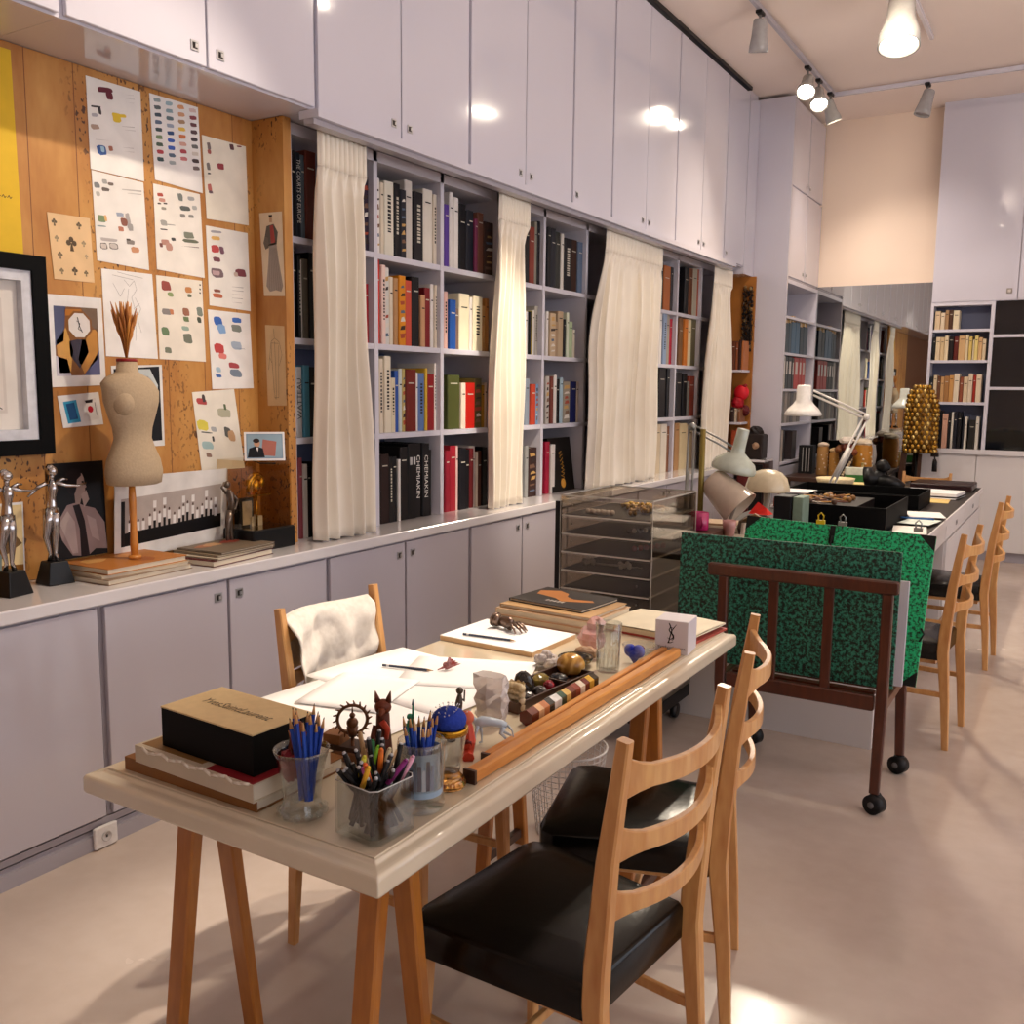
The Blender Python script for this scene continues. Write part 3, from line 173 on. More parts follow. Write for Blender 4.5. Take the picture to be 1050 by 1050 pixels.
def single(name,mb,mat,label,cat,loc=(0,0,0),rotz=0,group=None):
    label=short(label)
    return tag(mb.build(name,mat,None,loc,rotz),label,cat,group)
def struct(name,mb,mat,parent=None):
    o=mb.build(name,mat,parent)
    if parent is None: o['kind']='structure'
    return o
def solidify(o,t,off=0): 
    m=o.modifiers.new('s','SOLIDIFY'); m.thickness=t; m.offset=off; return o
def bevel(o,w,n=2):
    m=o.modifiers.new('b','BEVEL'); m.width=w; m.segments=n; m.limit_method='ANGLE'; return o
# ---------------------------------------------------------------- materials
def newmat(name):
    m=bpy.data.materials.new(name); m.use_nodes=True; nt=m.node_tree; b=nt.nodes['Principled BSDF']
    return m,nt,b
def noise(nt,scale,detail=3,vec=None,rough=.5):
    n=nt.nodes.new('ShaderNodeTexNoise'); n.inputs['Scale'].default_value=scale; n.inputs['Detail'].default_value=detail; n.inputs['Roughness'].default_value=rough
    if vec is not None: nt.links.new(vec,n.inputs['Vector'])
    return n
def ramp(nt,src,stops):
    r=nt.nodes.new('ShaderNodeValToRGB'); el=r.color_ramp.elements
    while len(el)<len(stops): el.new(.5)
    for e,(p,c) in zip(el,stops): e.position=p; e.color=lin(c)
    nt.links.new(src,r.inputs['Fac']); return r
def coords(nt,kind='Object',scale=(1,1,1)):
    t=nt.nodes.new('ShaderNodeTexCoord'); mp=nt.nodes.new('ShaderNodeMapping'); mp.inputs['Scale'].default_value=scale
    nt.links.new(t.outputs[kind],mp.inputs['Vector']); return mp.outputs['Vector']
def mix(nt,a,b,fac,mode='MIX'):
    m=nt.nodes.new('ShaderNodeMix'); m.data_type='RGBA'; m.blend_type=mode
    for sock,v in ((m.inputs['Factor'],fac),(m.inputs['A'],a),(m.inputs['B'],b)):
        if hasattr(v,'links') or hasattr(v,'is_linked'): nt.links.new(v,sock)
        elif isinstance(v,str): sock.default_value=lin(v)
        else: sock.default_value=v
    return m.outputs['Result']
def bump(nt,b,src,strength=.1,dist=.01):
    k=nt.nodes.new('ShaderNodeBump'); k.inputs['Strength'].default_value=strength; k.inputs['Distance'].default_value=dist
    nt.links.new(src,k.inputs['Height']); nt.links.new(k.outputs['Normal'],b.inputs['Normal'])
def plain(name,col,rough=.5,metal=0,spec=.5,nscale=20,namt=.12,coat=0,bmp=0,ob='Object'):
    m,nt,b=newmat(name); v=coords(nt,ob); n=noise(nt,nscale,3,v)
    c=lin(col); d=tuple(x*(1-namt) for x in c[:3])+(1,)
    r=nt.nodes.new('ShaderNodeValToRGB'); r.color_ramp.elements[0].position=.3; r.color_ramp.elements[1].position=.7
    r.color_ramp.elements[0].color=d; r.color_ramp.elements[1].color=c
    nt.links.new(n.outputs['Fac'],r.inputs['Fac']); nt.links.new(r.outputs['Color'],b.inputs['Base Color'])
    b.inputs['Roughness'].default_value=rough; b.inputs['Metallic'].default_value=metal; b.inputs['Specular IOR Level'].default_value=spec; b.inputs['Coat Weight'].default_value=coat
    if bmp: bump(nt,b,n.outputs['Fac'],bmp,.01)
    return m
def painted(name,rough=.5,metal=0,namt=.15,nscale=30,coat=0,spec=.5,bmp=0,trans=0):
    # base colour comes from the mesh's own colour attribute, varied by a noise
    m,nt,b=newmat(name); a=nt.nodes.new('ShaderNodeAttribute'); a.attribute_name='Col'
    n=noise(nt,nscale,3,coords(nt)); r=ramp(nt,n.outputs['Fac'],[(.3,'%02x%02x%02x'%((int(255*(1-namt)),)*3)),(.7,'ffffff')])
    nt.links.new(mix(nt,a.outputs['Color'],r.outputs['Color'],1.0,'MULTIPLY'),b.inputs['Base Color'])
    b.inputs['Roughness'].default_value=rough; b.inputs['Metallic'].default_value=metal; b.inputs['Coat Weight'].default_value=coat; b.inputs['Specular IOR Level'].default_value=spec
    b.inputs['Transmission Weight'].default_value=trans
    if bmp: bump(nt,b,n.outputs['Fac'],bmp,.005)
    return m
def woodm(name,c0,c1,rough=.35,scale=(1,1,1),coat=.2,gs=6):
    m,nt,b=newmat(name); v=coords(nt,'Object',scale); n=noise(nt,gs,4,v,.6)
    n2=noise(nt,gs*9,2,v); f=mix(nt,n.outputs['Fac'],n2.outputs['Fac'],.35)
    r=ramp(nt,f,[(.3,c0),(.68,c1)]); nt.links.new(r.outputs['Color'],b.inputs['Base Color'])
    b.inputs['Roughness'].default_value=rough; b.inputs['Coat Weight'].default_value=coat
    return m
def glassm(name,col='ffffff',rough=.02,ior=1.45,alpha=1):
    m,nt,b=newmat(name); n=noise(nt,3,1,coords(nt)); r=ramp(nt,n.outputs['Fac'],[(0,col),(1,col)])
    nt.links.new(r.outputs['Color'],b.inputs['Base Color'])
    b.inputs['Roughness'].default_value=rough; b.inputs['IOR'].default_value=ior; b.inputs['Transmission Weight'].default_value=1
    return m
def acrylicm(name,tint='e8e6e0',fac=.16):
    # thin clear sheet: see-through with fresnel reflection (no refraction, keeps shadows light)
    m,nt,b=newmat(name); nt.nodes.remove(b); out=nt.nodes['Material Output']
    tr=nt.nodes.new('ShaderNodeBsdfTransparent'); tr.inputs['Color'].default_value=lin(tint)
    gl=nt.nodes.new('ShaderNodeBsdfGlossy'); gl.inputs['Roughness'].default_value=.05
    n=noise(nt,4,1,coords(nt)); nt.links.new(ramp(nt,n.outputs['Fac'],[(0,'f4f4f0'),(1,'ffffff')]).outputs['Color'],gl.inputs['Color'])
    fr=nt.nodes.new('ShaderNodeLayerWeight'); fr.inputs['Blend'].default_value=.5
    pw=nt.nodes.new('ShaderNodeMath'); pw.operation='POWER'; pw.inputs[1].default_value=3.0; nt.links.new(fr.outputs['Facing'],pw.inputs[0])
    ad=nt.nodes.new('ShaderNodeMath'); ad.operation='MULTIPLY_ADD'; ad.use_clamp=True; ad.inputs[1].default_value=.85; ad.inputs[2].default_value=fac; nt.links.new(pw.outputs[0],ad.inputs[0])
    mx=nt.nodes.new('ShaderNodeMixShader'); nt.links.new(ad.outputs[0],mx.inputs['Fac']); nt.links.new(tr.outputs[0],mx.inputs[1]); nt.links.new(gl.outputs[0],mx.inputs[2])
    nt.links.new(mx.outputs[0],out.inputs['Surface']); return m
M={}
M['lacquer']=plain('white_lacquer','cecbd6',.1,nscale=1.5,namt=.03,coat=.6)
M['basedoor']=plain('base_lacquer','bcb7c0',.14,nscale=1.5,namt=.03,coat=.4)
M['frame']=plain('cabinet_frame','aaa5ad',.3,nscale=2,namt=.05)
M['counter']=plain('counter_lacquer','dcd8da',.14,nscale=2,namt=.03,coat=.5)
M['shelf']=plain('shelf_lacquer','cfccd6',.35,nscale=4,namt=.05)
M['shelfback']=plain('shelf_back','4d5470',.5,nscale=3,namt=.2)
M['wall']=plain('painted_plaster','efdac6',.75,nscale=2,namt=.03)
M['ceil']=plain('ceiling_paint','f3e3d8',.8,nscale=2,namt=.03)
M['chrome']=plain('chrome','b9b9bb',.18,metal=1,nscale=5,namt=.1)
M['silver']=plain('polished_silver','c9c6c6',.14,metal=1,nscale=8,namt=.25)
M['gold']=plain('gold','d9a338',.22,metal=1,nscale=12,namt=.3)
M['brass']=plain('olive_brass','8c7a3a',.4,metal=.6,nscale=12,namt=.2)
M['bronze']=plain('bronze','6b4226',.35,metal=.5,nscale=30,namt=.4)
M['black']=plain('black_plastic','0c0c0e',.4,spec=.3,nscale=8,namt=.3)
M['blackmat']=plain('black_board','060607',.7,spec=.12,nscale=8,namt=.3)
M['vinyl']=plain('black_vinyl','0a0908',.24,nscale=60,namt=.3,bmp=.05,spec=.3)
M['rubber']=plain('rubber','111113',.5,nscale=8,namt=.2)
M['paint']=painted('painted_surface',.5,spec=.3,namt=.08)
M['paper']=painted('printed_paper',.7,namt=.05,nscale=12)
M['photo']=painted('photo_print',.35,namt=.08,nscale=12,spec=.25)
M['book']=painted('book_cover',.45,namt=.06,nscale=9,spec=.25)
M['lamp']=painted('lamp_enamel',.25,namt=.05,coat=.4)
M['metalpaint']=painted('metal_parts',.3,metal=.8,namt=.1)
M['white']=plain('white_paper','f4f1ee',.8,nscale=6,namt=.03)
M['pages']=plain('page_edges','dccfb8',.85,nscale=14,namt=.12)
M['beech']=woodm('beech_wood','b87840','dcab6c',.32,(1.2,1.2,.25),.25)
M['trestle']=woodm('trestle_wood','96561f','bb7832',.32,(1.2,1.2,.2),.25)
M['teak']=woodm('dark_teak','35150c','5b2a16',.35,(1.2,1.2,.3),.2)
M['oak']=woodm('honey_oak','b8691f','e0a050',.35,(1,.15,1),.2,8)
M['dowel']=woodm('dowel_wood','b86d22','dd9440',.35,(1,1,.2),.2)
M['darkwood']=woodm('walnut','2a1710','4c2c1c',.4,(1,.2,1),.1)
def crystalm(name,col,tr=.55,rough=.12):
    # cloudy crystal: part refracting, part scattering
    m,nt,b=newmat(name); n=noise(nt,30,3,coords(nt)); c=lin(col); r=ramp(nt,n.outputs['Fac'],[(.3,col),(.7,'ffffff')])
    nt.links.new(mix(nt,col,r.outputs['Color'],.35),b.inputs['Base Color']); b.inputs['Roughness'].default_value=rough; b.inputs['Transmission Weight'].default_value=tr; b.inputs['IOR'].default_value=1.3; bump(nt,b,n.outputs['Fac'],.15,.003)
    return m
M['glass']=acrylicm('clear_glass','f2f4f4',.06); M['amberglass']=glassm('amber_glass','e8b060'); M['yellowglass']=crystalm('yellow_glass','ecd09a',.35)
M['pinkglass']=crystalm('pink_crystal','eaa89c',.3); M['crystal']=crystalm('rock_crystal','f3e6e0',.5); M['blueglass']=crystalm('blue_glass','1834c0',.3,.04); M['redglass']=crystalm('red_glass','a83a30',.4,.04)
M['acrylicwall']=acrylicm('acrylic_sheet','e6e0d6',.06); M['smoke']=acrylicm('amber_acrylic','efe2cc',.04)
def curtainm():
    m,nt,b=newmat('cream_curtain'); v=coords(nt); n=noise(nt,90,2,v); n2=noise(nt,3,2,v)
    nt.links.new(ramp(nt,n2.outputs['Fac'],[(.3,'ece2d2'),(.7,'f6eedf')]).outputs['Color'],b.inputs['Base Color'])
    b.inputs['Roughness'].default_value=.85; b.inputs['Sheen Weight'].default_value=.2; bump(nt,b,n.outputs['Fac'],.05,.002); return m
M['curtain']=curtainm()
def clothm():
    m,nt,b=newmat('white_cotton'); n=noise(nt,60,3,coords(nt)); nt.links.new(ramp(nt,n.outputs['Fac'],[(.3,'cfc6ba'),(.7,'ddd5ca')]).outputs['Color'],b.inputs['Base Color']); b.inputs['Roughness'].default_value=.9; bump(nt,b,n.outputs['Fac'],.2,.004); return m
M['cloth']=clothm()
def corkm():
    m,nt,b=newmat('worm_eaten_panel'); v=coords(nt,'Object',(1,1,.35)); n=noise(nt,7,4,v,.6)
    base=ramp(nt,n.outputs['Fac'],[(.3,'a5682c'),(.5,'b97f3c'),(.72,'cb954e')])
    # pits in patches
    v2=coords(nt,'Object',(1,1,.7)); vo=nt.nodes.new('ShaderNodeTexNoise'); vo.inputs['Scale'].default_value=75; vo.inputs['Detail'].default_value=1; nt.links.new(v2,vo.inputs['Vector'])
    pit=ramp(nt,vo.outputs['Fac'],[(.60,'000000'),(.66,'ffffff')])
    pa=noise(nt,2.6,2,coords(nt,'Object',(1,1,.6))); pr=ramp(nt,pa.outputs['Fac'],[(.50,'101010'),(.60,'ffffff')])
    f=mix(nt,pit.outputs['Color'],pr.outputs['Color'],1.0,'MULTIPLY')
    c=mix(nt,base.outputs['Color'],'4a2810',f)
    # plank seams every 26 cm in y
    sp=nt.nodes.new('ShaderNodeSeparateXYZ'); t=nt.nodes.new('ShaderNodeTexCoord'); nt.links.new(t.outputs['Object'],sp.inputs[0])
    mo=nt.nodes.new('ShaderNodeMath'); mo.operation='MODULO'; mo.inputs[1].default_value=.172; nt.links.new(sp.outputs['Y'],mo.inputs[0])
    lt=nt.nodes.new('ShaderNodeMath'); lt.operation='LESS_THAN'; lt.inputs[1].default_value=.003; nt.links.new(mo.outputs[0],lt.inputs[0])
    c=mix(nt,c,'6b3812',lt.outputs[0]); nt.links.new(c,b.inputs['Base Color']); b.inputs['Roughness'].default_value=.55; return m
M['cork']=corkm()
def floorm():
    m,nt,b=newmat('polished_concrete'); v=coords(nt); n=noise(nt,1.1,5,v,.6); n2=noise(nt,14,3,v)
    f=mix(nt,n.outputs['Fac'],n2.outputs['Fac'],.2)
    nt.links.new(ramp(nt,f,[(.3,'b8a698'),(.5,'c3b2a5'),(.7,'cebfb4')]).outputs['Color'],b.inputs['Base Color'])
    nt.links.new(ramp(nt,n.outputs['Fac'],[(.3,'707070'),(.7,'909090')]).outputs['Color'],b.inputs['Roughness']); bump(nt,b,n2.outputs['Fac'],.03,.01); return m
M['floor']=floorm()
def marbled(name,dark,light,mid,scale=75,thr=.5):
    m,nt,b=newmat(name); n=noise(nt,scale,2,coords(nt,'Object',(1,1,1.0)),.7)
    nt.links.new(ramp(nt,n.outputs['Fac'],[(thr-.05,dark),(thr+.03,mid),(thr+.12,light)]).outputs['Color'],b.inputs['Base Color']); b.inputs['Roughness'].default_value=.45; return m
M['greendark']=marbled('dark_green_marbled_paper','0a1510','388a70','1b5443',75,.47)
M['greenbright']=marbled('bright_green_marbled_paper','06351f','1fbf7e','0e9058',85,.45)
def mirrorm():
    m,nt,b=newmat('mirror'); n=noise(nt,1,1,coords(nt)); nt.links.new(ramp(nt,n.outputs['Fac'],[(0,'ccd2d2'),(1,'d2d8d6')]).outputs['Color'],b.inputs['Base Color']); b.inputs['Metallic'].default_value=1; b.inputs['Roughness'].default_value=.01; return m
M['mirror']=mirrorm()
def emis(name,col,st):
    m,nt,b=newmat(name); n=noise(nt,2,1,coords(nt)); nt.links.new(ramp(nt,n.outputs['Fac'],[(0,col),(1,col)]).outputs['Color'],b.inputs['Emission Color']); b.inputs['Emission Strength'].default_value=st; return m
M['bulb']=emis('lit_bulb','fff0d8',45)
M['tabletop']=plain('ivory_tabletop','dccfb6',.22,nscale=5,namt=.08,coat=.5)
M['darktop']=plain('dark_desk_top','2a211d',.5,nscale=15,namt=.2)
M['desk']=plain('desk_lacquer','dedad9',.3,nscale=3,namt=.03)
M['blackglass']=plain('dark_glazing','10131a',.06,nscale=2,namt=.3,coat=.5)
M['canvas']=plain('dressmaker_linen','b8a183',.85,nscale=140,namt=.12,bmp=.1)
# ---------------------------------------------------------------- room shell
H=4.03
struct('floor',MB().box(-3.3,4.2,-3,9.8,-.1,0),M['floor'])
struct('ceiling',MB().box(-3.3,4.2,-3,9.8,H,H+.1),M['ceil'])
struct('wall_left',MB().box(-3.3,-3.2,-3,9.8,0,H),M['wall'])
struct('wall_back',MB().box(-3.2,4.2,9.57,9.7,0,H),M['wall'])
wr=MB()
for a,b_ in ((-3,-2.2),(-.4,.2),(2,2.6),(4.4,5),(6.8,9.57)): wr.box(4.1,4.2,a,b_,0,H)
wr.box(4.1,4.2,-3,9.57,0,.7); wr.box(4.1,4.2,-3,9.57,3.4,H)
struct('wall_right',wr,M['wall'])
struct('wall_front',MB().box(-3.2,4.2,-3.1,-3,0,H),M['wall'])
struct('trim_1',MB().box(-2.66,-2.615,.2,8.17,H-.028,H-.002),M['black'])
struct('trim_2',MB().box(-3.2,-2.655,.2,8.46,3.985,H),M['lacquer'])
bb=MB(); bb.box(-3.2,-2.655,.2,8.46,0,.062); bb.box(-3.2,-2.640,.2,8.46,0,.048); bb.box(-3.2,-2.648,.2,8.46,.07,.092)
struct('baseboard_left',bb,M['frame'])
# mirror on the back wall
mr=thing('wall_mirror','large frameless mirror on the back wall between the side bookcase and white cupboards','mirror',(-1.8,9.565,1.6))
MB().box(-.62,.62,-.004,.0,-1.45,.9).build('glass',M['mirror'],mr)
MB().box(-.62,.62,.0,.004,-1.45,.9).build('backing',M['frame'],mr)
# ---------------------------------------------------------------- fitted cupboards on the left
UE=[1.81+.5315*k for k in range(13)]
def knob(parent,y,z,x=-2.634,axis='x'):
    k=MB()
    s=.016
    if axis=='x':
        k.box(x,x+.004,y-s,y+s,z-s,z+s,'c8c8ca'); k.box(x+.004,x+.0046,y-s*.62,y+s*.62,z-s*.62,z+s*.62,'3a3636'); k.box(x+.0046,x+.008,y-s*.1,y+s*.5,z-s*.4,z+s*.4,'d8d8da')
    else:
        k.box(y-s,y+s,x-.004,x,z-s,z+s,'a8a6a6')
    k.build('handle',M['metalpaint'],parent)
def cupboard(kind,y0,y1,z0,z1,doors,label,group):
    # doors: list of (y0,y1,knob_y)
    yc=(y0+y1)/2
    t=thing(kind,label,'cupboard',(-2.634,yc,z0),0,group)
    b=MB(); b.box(-.56,-.019,y0-yc+.001,y1-yc-.001,0,z1-z0); b.build('carcass',M['frame'] if kind=='base_cupboard' else M['lacquer'],t)
    for a,c,ky in doors:
        d=MB(); d.box(-.018,0,a-yc,c-yc,.008,z1-z0-.008); dd=d.build('door',M['lacquer' if kind=='wall_cupboard' else 'basedoor'],t); bevel(dd,.002,1)
        if ky is not None:
            knob(dd,ky-yc,(z1-z0-.062) if kind=='base_cupboard' else .062,0)
GU='white lacquer wall cupboards above the bookcase'; GB='grey lacquer base cupboards under the counter'
def upair(k,label,single_=False,kn=None):
    y0=UE[k]; y1=UE[k+1] if single_ else UE[k+2]
    g=.011
    if single_: ds=[(y0+g,y1-g,kn)]
    else:
        m=UE[k+1]; ds=[(y0+g,m-.004,m-.055),(m+.004,y1-g,m+.055)]
    cupboard('wall_cupboard',y0,y1,2.555,3.99,ds,label,GU)
upair(0,'glossy white double door wall cupboard above the right of the pinned papers')
upair(2,'glossy white double door wall cupboard above the curtain beside the pinboard')
upair(4,'glossy white double door wall cupboard above the narrow second curtain')
upair(6,'glossy white single door wall cupboard between the narrow curtain and the widest one',True,UE[6]+.055)
upair(7,'glossy white double door wall cupboard above the widest curtain')
upair(9,'glossy white double door wall cupboard above the far bays of the bookcase')
upair(11,'glossy white single door wall cupboard above the last curtain',True,UE[11]+.055)
cupboard('wall_cupboard',.74,1.81,2.555,3.99,[(.751,1.272,1.22),(1.28,1.799,1.33)],'glossy white wall cupboard cut by the photo corner above the yellow poster',GU)
struct('trim_3',MB().box(-3.2,-2.634,8.19,8.46,2.50,3.985),M['lacquer'])
BE=[1.843,2.9,3.956,5.01,6.06,7.115,8.17]
BL=['grey base cupboard under the magazine pile and the clear case','grey base cupboard behind the chair with the white cloth','grey base cupboard left of the clear drawer tower','grey base cupboard behind the clear drawer tower','grey base cupboard behind the tower and the green desk lamp','grey base cupboard at the far end near the red books']
for k in range(6):
    y0,y1=BE[k],BE[k+1]; m=(y0+y1)/2-.005
    cupboard('base_cupboard',y0,y1,.095,.80,[(y0+.013,m-.006,m-.05),(m+.006,y1-.013,m+.05)],BL[k],GB)
for k in range(3):
    y0=.74-1.07*(k+1); cupboard('wall_cupboard',y0,y0+1.07,2.555,3.99,[(y0+.011,y0+.531,y0+.48),(y0+.539,y0+1.059,y0+.59)],['white wall cupboard outside the frame, beside the one over the yellow poster','white wall cupboard outside the frame, middle of three','white wall cupboard outside the frame, closest to the entrance'][k],GU)
    y0=.79-1.07*(k+1); cupboard('base_cupboard',y0,y0+1.07,.095,.80,[(y0+.013,y0+.529,y0+.48),(y0+.541,y0+1.057,y0+.59)],['grey base cupboard outside the frame, beside the one under the figurines','grey base cupboard outside the frame, middle of three','grey base cupboard outside the frame, closest to the entrance'][k],GB)
cupboard('base_cupboard',.79,1.843,.095,.80,[(.803,1.30,1.25),(1.312,1.830,1.36)],'grey base cupboard below the two silver figurines',GB)
single('counter_top',MB().bbox(-3.2,-2.634+.012,-2.98,8.465,.802,.845,.004),M['counter'],'long glossy white counter running the length of the left wall','counter')
# wall socket on the baseboard
t=thing('wall_socket','white double wall socket on the baseboard under the silver figurines','socket',(-2.64,1.82,0))
MB().bbox(0,.014,-.042,.042,.004,.076,.003,'e6e2e0').build('plate',M['paint'],t)
q=MB(); q.lathe([(.018,0),(.018,.003),(.014,.003),(.012,-.004)],16,(.0145,0,.04),'cfcac8',axis=(1,0,0)); q.box(.0125,.0165,-.003,.003,.036,.044,'3a3434'); q.build('socket_well',M['paint'],t)
# pinboard panelling
struct('wall_panel',MB().box(-3.2,-2.97,-2.99,2.857,.847,2.553),M['cork'])
struct('wall_panel_return',MB().box(-3.2,-2.80,2.857,2.90,.847,2.553),M['cork'])
# ---------------------------------------------------------------- bookcase
PO=[2.92,3.463,3.983,4.51,5.03,5.588,6.12,6.65,7.18,7.71,8.22]
bc=thing('bookcase','long built-in white bookcase behind the curtains on the left wall','bookcase',(-2.83,0,.845))
for p in PO: MB().box(-.37,0,p-.014,p+.014,.001,1.705).build('upright',M['shelf'],bc)
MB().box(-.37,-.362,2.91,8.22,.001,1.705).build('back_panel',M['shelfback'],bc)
SZ_=[1.255,1.67,2.08]
for k in range(10):
    for z in SZ_: MB().box(-.361,-.002,PO[k]+.0145,PO[k+1]-.0145,z-.845,z+.026-.845).build('shelf',M['shelf'],bc)
MB().box(-.361,0,2.935,8.20,1.66,1.705).build('top_rail',M['shelf'],bc)
# curtain pelmet rail
t=thing('curtain_rail','long white curtain rail along the top of the bookcase','curtain rail',(-2.66,5.4,2.50))
MB().box(-.045,.055,-2.55,2.5,.022,.054).build('cover',M['lacquer'],t)
MB().box(-.02,.03,-2.55,2.5,.0,.021).build('track',M['frame'],t)
# curtains
def curtain(t0,t1,m0,m1,b0,b1,folds,label,amp=.03,x=-2.72,seed=1,xb=0):
    rnd=random.Random(seed); ph=[rnd.uniform(-.35,.35) for _ in range(folds+2)]; am=[rnd.uniform(.6,1.2) for _ in range(folds+2)]
    zt,zb=2.515,.852; th=thing('curtain',label,'curtain',(x,(t0+t1)/2,zb),0,'cream curtains hanging in front of the bookcase'); yc=(t0+t1)/2
    def fn(u,v):
        z=zt+(zb-zt)*v
        if v<.5: k=v/.5; k=k*k*(3-2*k); a=t0+(m0-t0)*k; b=t1+(m1-t1)*k
        else: k=(v-.5)/.5; a=m0+(b0-m0)*k; b=m1+(b1-m1)*k
        i=u*folds; j=int(i); p=ph[j]*(1-(i-j))+ph[j+1]*(i-j); A=am[j]*(1-(i-j))+am[j+1]*(i-j)
        s=math.sin(2*PI*(i+p*min(1,v*2)))
        s=math.copysign(abs(s)**.75,s)
        w=amp*A*(.45+.75*min(1,max(0,(v-.04)*4)))
        head=1 if v<.085 else max(0,1-(v-.085)/.05)
        xx=s*w*(1-head)+ head*.014*math.copysign(abs(math.sin(PI*i*2))**2.5,1)*1.6
        xx+=.008*math.sin(9*v+5*u+seed)*(1-head)+xb*v
        yy=a+(b-a)*u+.35*(b-a)/folds*math.cos(2*PI*(i+p))*(1-head)*.35
        return (xx,yy-yc,z-zb)
    # body and pleated heading
    N=folds*14
    b=MB(); b.sheet(lambda u,v:fn(u,.085+v*.915),N,34); o=b.build('drape',M['curtain'],th); solidify(o,.003)
    h=MB(); h.sheet(lambda u,v:fn(u,v*.085),N,6); o=h.build('pleated_heading',M['curtain'],th); solidify(o,.003)
curtain(2.965,3.255,2.955,3.28,2.94,3.34,5,'cream curtain nearest the pinboard, gathered in tight folds',.026,seed=3)
curtain(4.34,4.64,4.28,4.65,4.25,4.655,6,'narrow cream curtain lit by a spotlight, second from the pinboard',.022,seed=5)
curtain(5.64,6.55,5.46,6.58,5.46,6.56,10,'widest cream curtain, behind the clear drawer tower',.028,seed=8)
curtain(7.70,8.12,7.56,8.2,7.52,8.2,6,'cream curtain at the far end of the bookcase, behind the green lamp',.026,seed=11)
# ---------------------------------------------------------------- books
def cname(h):
    r,g,b=[int(h[i:i+2],16)/255 for i in (0,2,4)]; mx,mn=max(r,g,b),min(r,g,b)
    if mx<.25: return 'black'
    if mx-mn<.10: return 'white' if mx>.8 else ('pale grey' if mx>.6 else ('grey' if mx>.4 else 'dark grey'))
    if r==mx and b<=g:
        if mn>.62: return 'cream'
        if g>.68*r: return 'tan' if mx<.8 else ('yellow' if b<.45 else 'pale tan')
        if g>.42*r: return 'orange' if mx>.72 and b<.25*r+.05 else ('dark brown' if mx<.4 else 'brown')
        return 'red' if mx>.6 else 'dark red'
    if r==mx: return 'crimson' if g<.3 else 'pink'
    if b==mx: return 'purple' if r>g*1.25 else ('navy' if mx<.4 else 'blue')
    return 'green'
ORD=['first','second','third','fourth','fifth','sixth','seventh','eighth','ninth','tenth','eleventh','twelfth','thirteenth','fourteenth']
SH={1:'top shelf',2:'second shelf down',3:'third shelf down',4:'bottom row on the counter'}
def book(name,loc,rotz,w,h,d,col,deco,label,group,tilt=0):
    # spine faces local +x, thickness along y from 0..w, height z
    rnd=random.Random(int(loc[1]*1000)+int(h*1000))
    b=MB(); t=min(.0035,w*.2)
    r=min(.004,w*.3)
    # spine with rounded corners, two boards
    b.add([(0-r,0,0),(0,r,0),(0,w-r,0),(-r,w,0),(-r,0,h),(0,r,h),(0,w-r,h),(-r,w,h),(-r-t,t,0),(-r-t,w-t,0),(-r-t,t,h),(-r-t,w-t,h)],
          [(0,1,5,4),(1,2,6,5),(2,3,7,6),(8,10,11,9),(0,8,9,3,2,1),(4,5,6,7,11,10)],col)
    b.box(-d,-r,0,t,0,h,col); b.box(-d,-r,w-t,w,0,h,col)
    L=sum(int(col[i:i+2],16) for i in (0,2,4))/3; ink='1d1a1a' if L>120 else 'cfc8b8'
    e=.0006
    if isinstance(deco,str):
        Mx=Matrix.Translation((e,w/2,h*.55))@Matrix.Rotation(PI/2,4,'Z')@Matrix.Rotation(PI/2,4,'X')@Matrix.Rotation((PI/2 if deco=='WATTEAU' else -PI/2),4,'Z')
        b.text(deco,min(w*1.15,.04),Mx,'f2eee6' if ink!='1d1a1a' else ink,w=h*(.58 if deco!='THE COURTS OF EUROPE' else .75))
    elif deco==1:
        # tiny title strokes running along the spine
        z=h*.82; 
        while z>h*.3:
            l=rnd.uniform(.006,.013); b.quad((e,w*.32,z-l),(e,w*.68,z-l),(e,w*.68,z),(e,w*.32,z),ink); z-=l+rnd.uniform(.004,.008)
    elif deco==2:
        for k in range(7):
            z=h*(.1+.12*k); s=.02*rnd.uniform(.6,1.4); c=rnd.choice(['c9a060','7a5a46','e0d8cc','3a2c28','a84a34','5a6a80'])
            b.quad((e,w*rnd.uniform(.05,.3),z),(e,w*rnd.uniform(.7,.95),z+.004),(e,w*rnd.uniform(.6,.95),z+s),(e,w*rnd.uniform(.05,.4),z+s*.8),c)
    elif deco==3:
        b.quad((e,w*.2,h*.72),(e,w*.5,h*.72),(e,w*.5,h*.82),(e,w*.2,h*.82),'b8b6b4'); b.quad((e,w*.65,h*.72),(e,w*.9,h*.72),(e,w*.9,h*.82),(e,w*.65,h*.82),'d0ceca')
    elif w>.02:
        z=h*rnd.uniform(.72,.85); b.quad((e,w*.2,z),(e,w*.8,z),(e,w*.8,z+.006),(e,w*.2,z+.006),ink)
    if not label.startswith('x'):
        pass
    o=single(name,b,M['book'],label,'book',loc,rotz,group)
    if tilt: o.rotation_euler=(tilt,0,rotz)
    p=MB(); p.box(-d+.003,-r-t-.0005,t+.0003,w-t-.0003,.003,h-.004); p.build('pages',M['pages'],o)
    return o
BAYN={0:'in the bay against the pinboard',.9:'between the first curtain and the next white upright',1:'in the bay right of the first curtain',2:'in the bay left of the narrow curtain',3:'in the gap right of narrow curtain',4:'in the bay left of the widest curtain',7:'in the bay right of the widest curtain',8:'in the bay left of the last curtain'}
BZ={1:2.107,2:1.697,3:1.282,4:.8455}
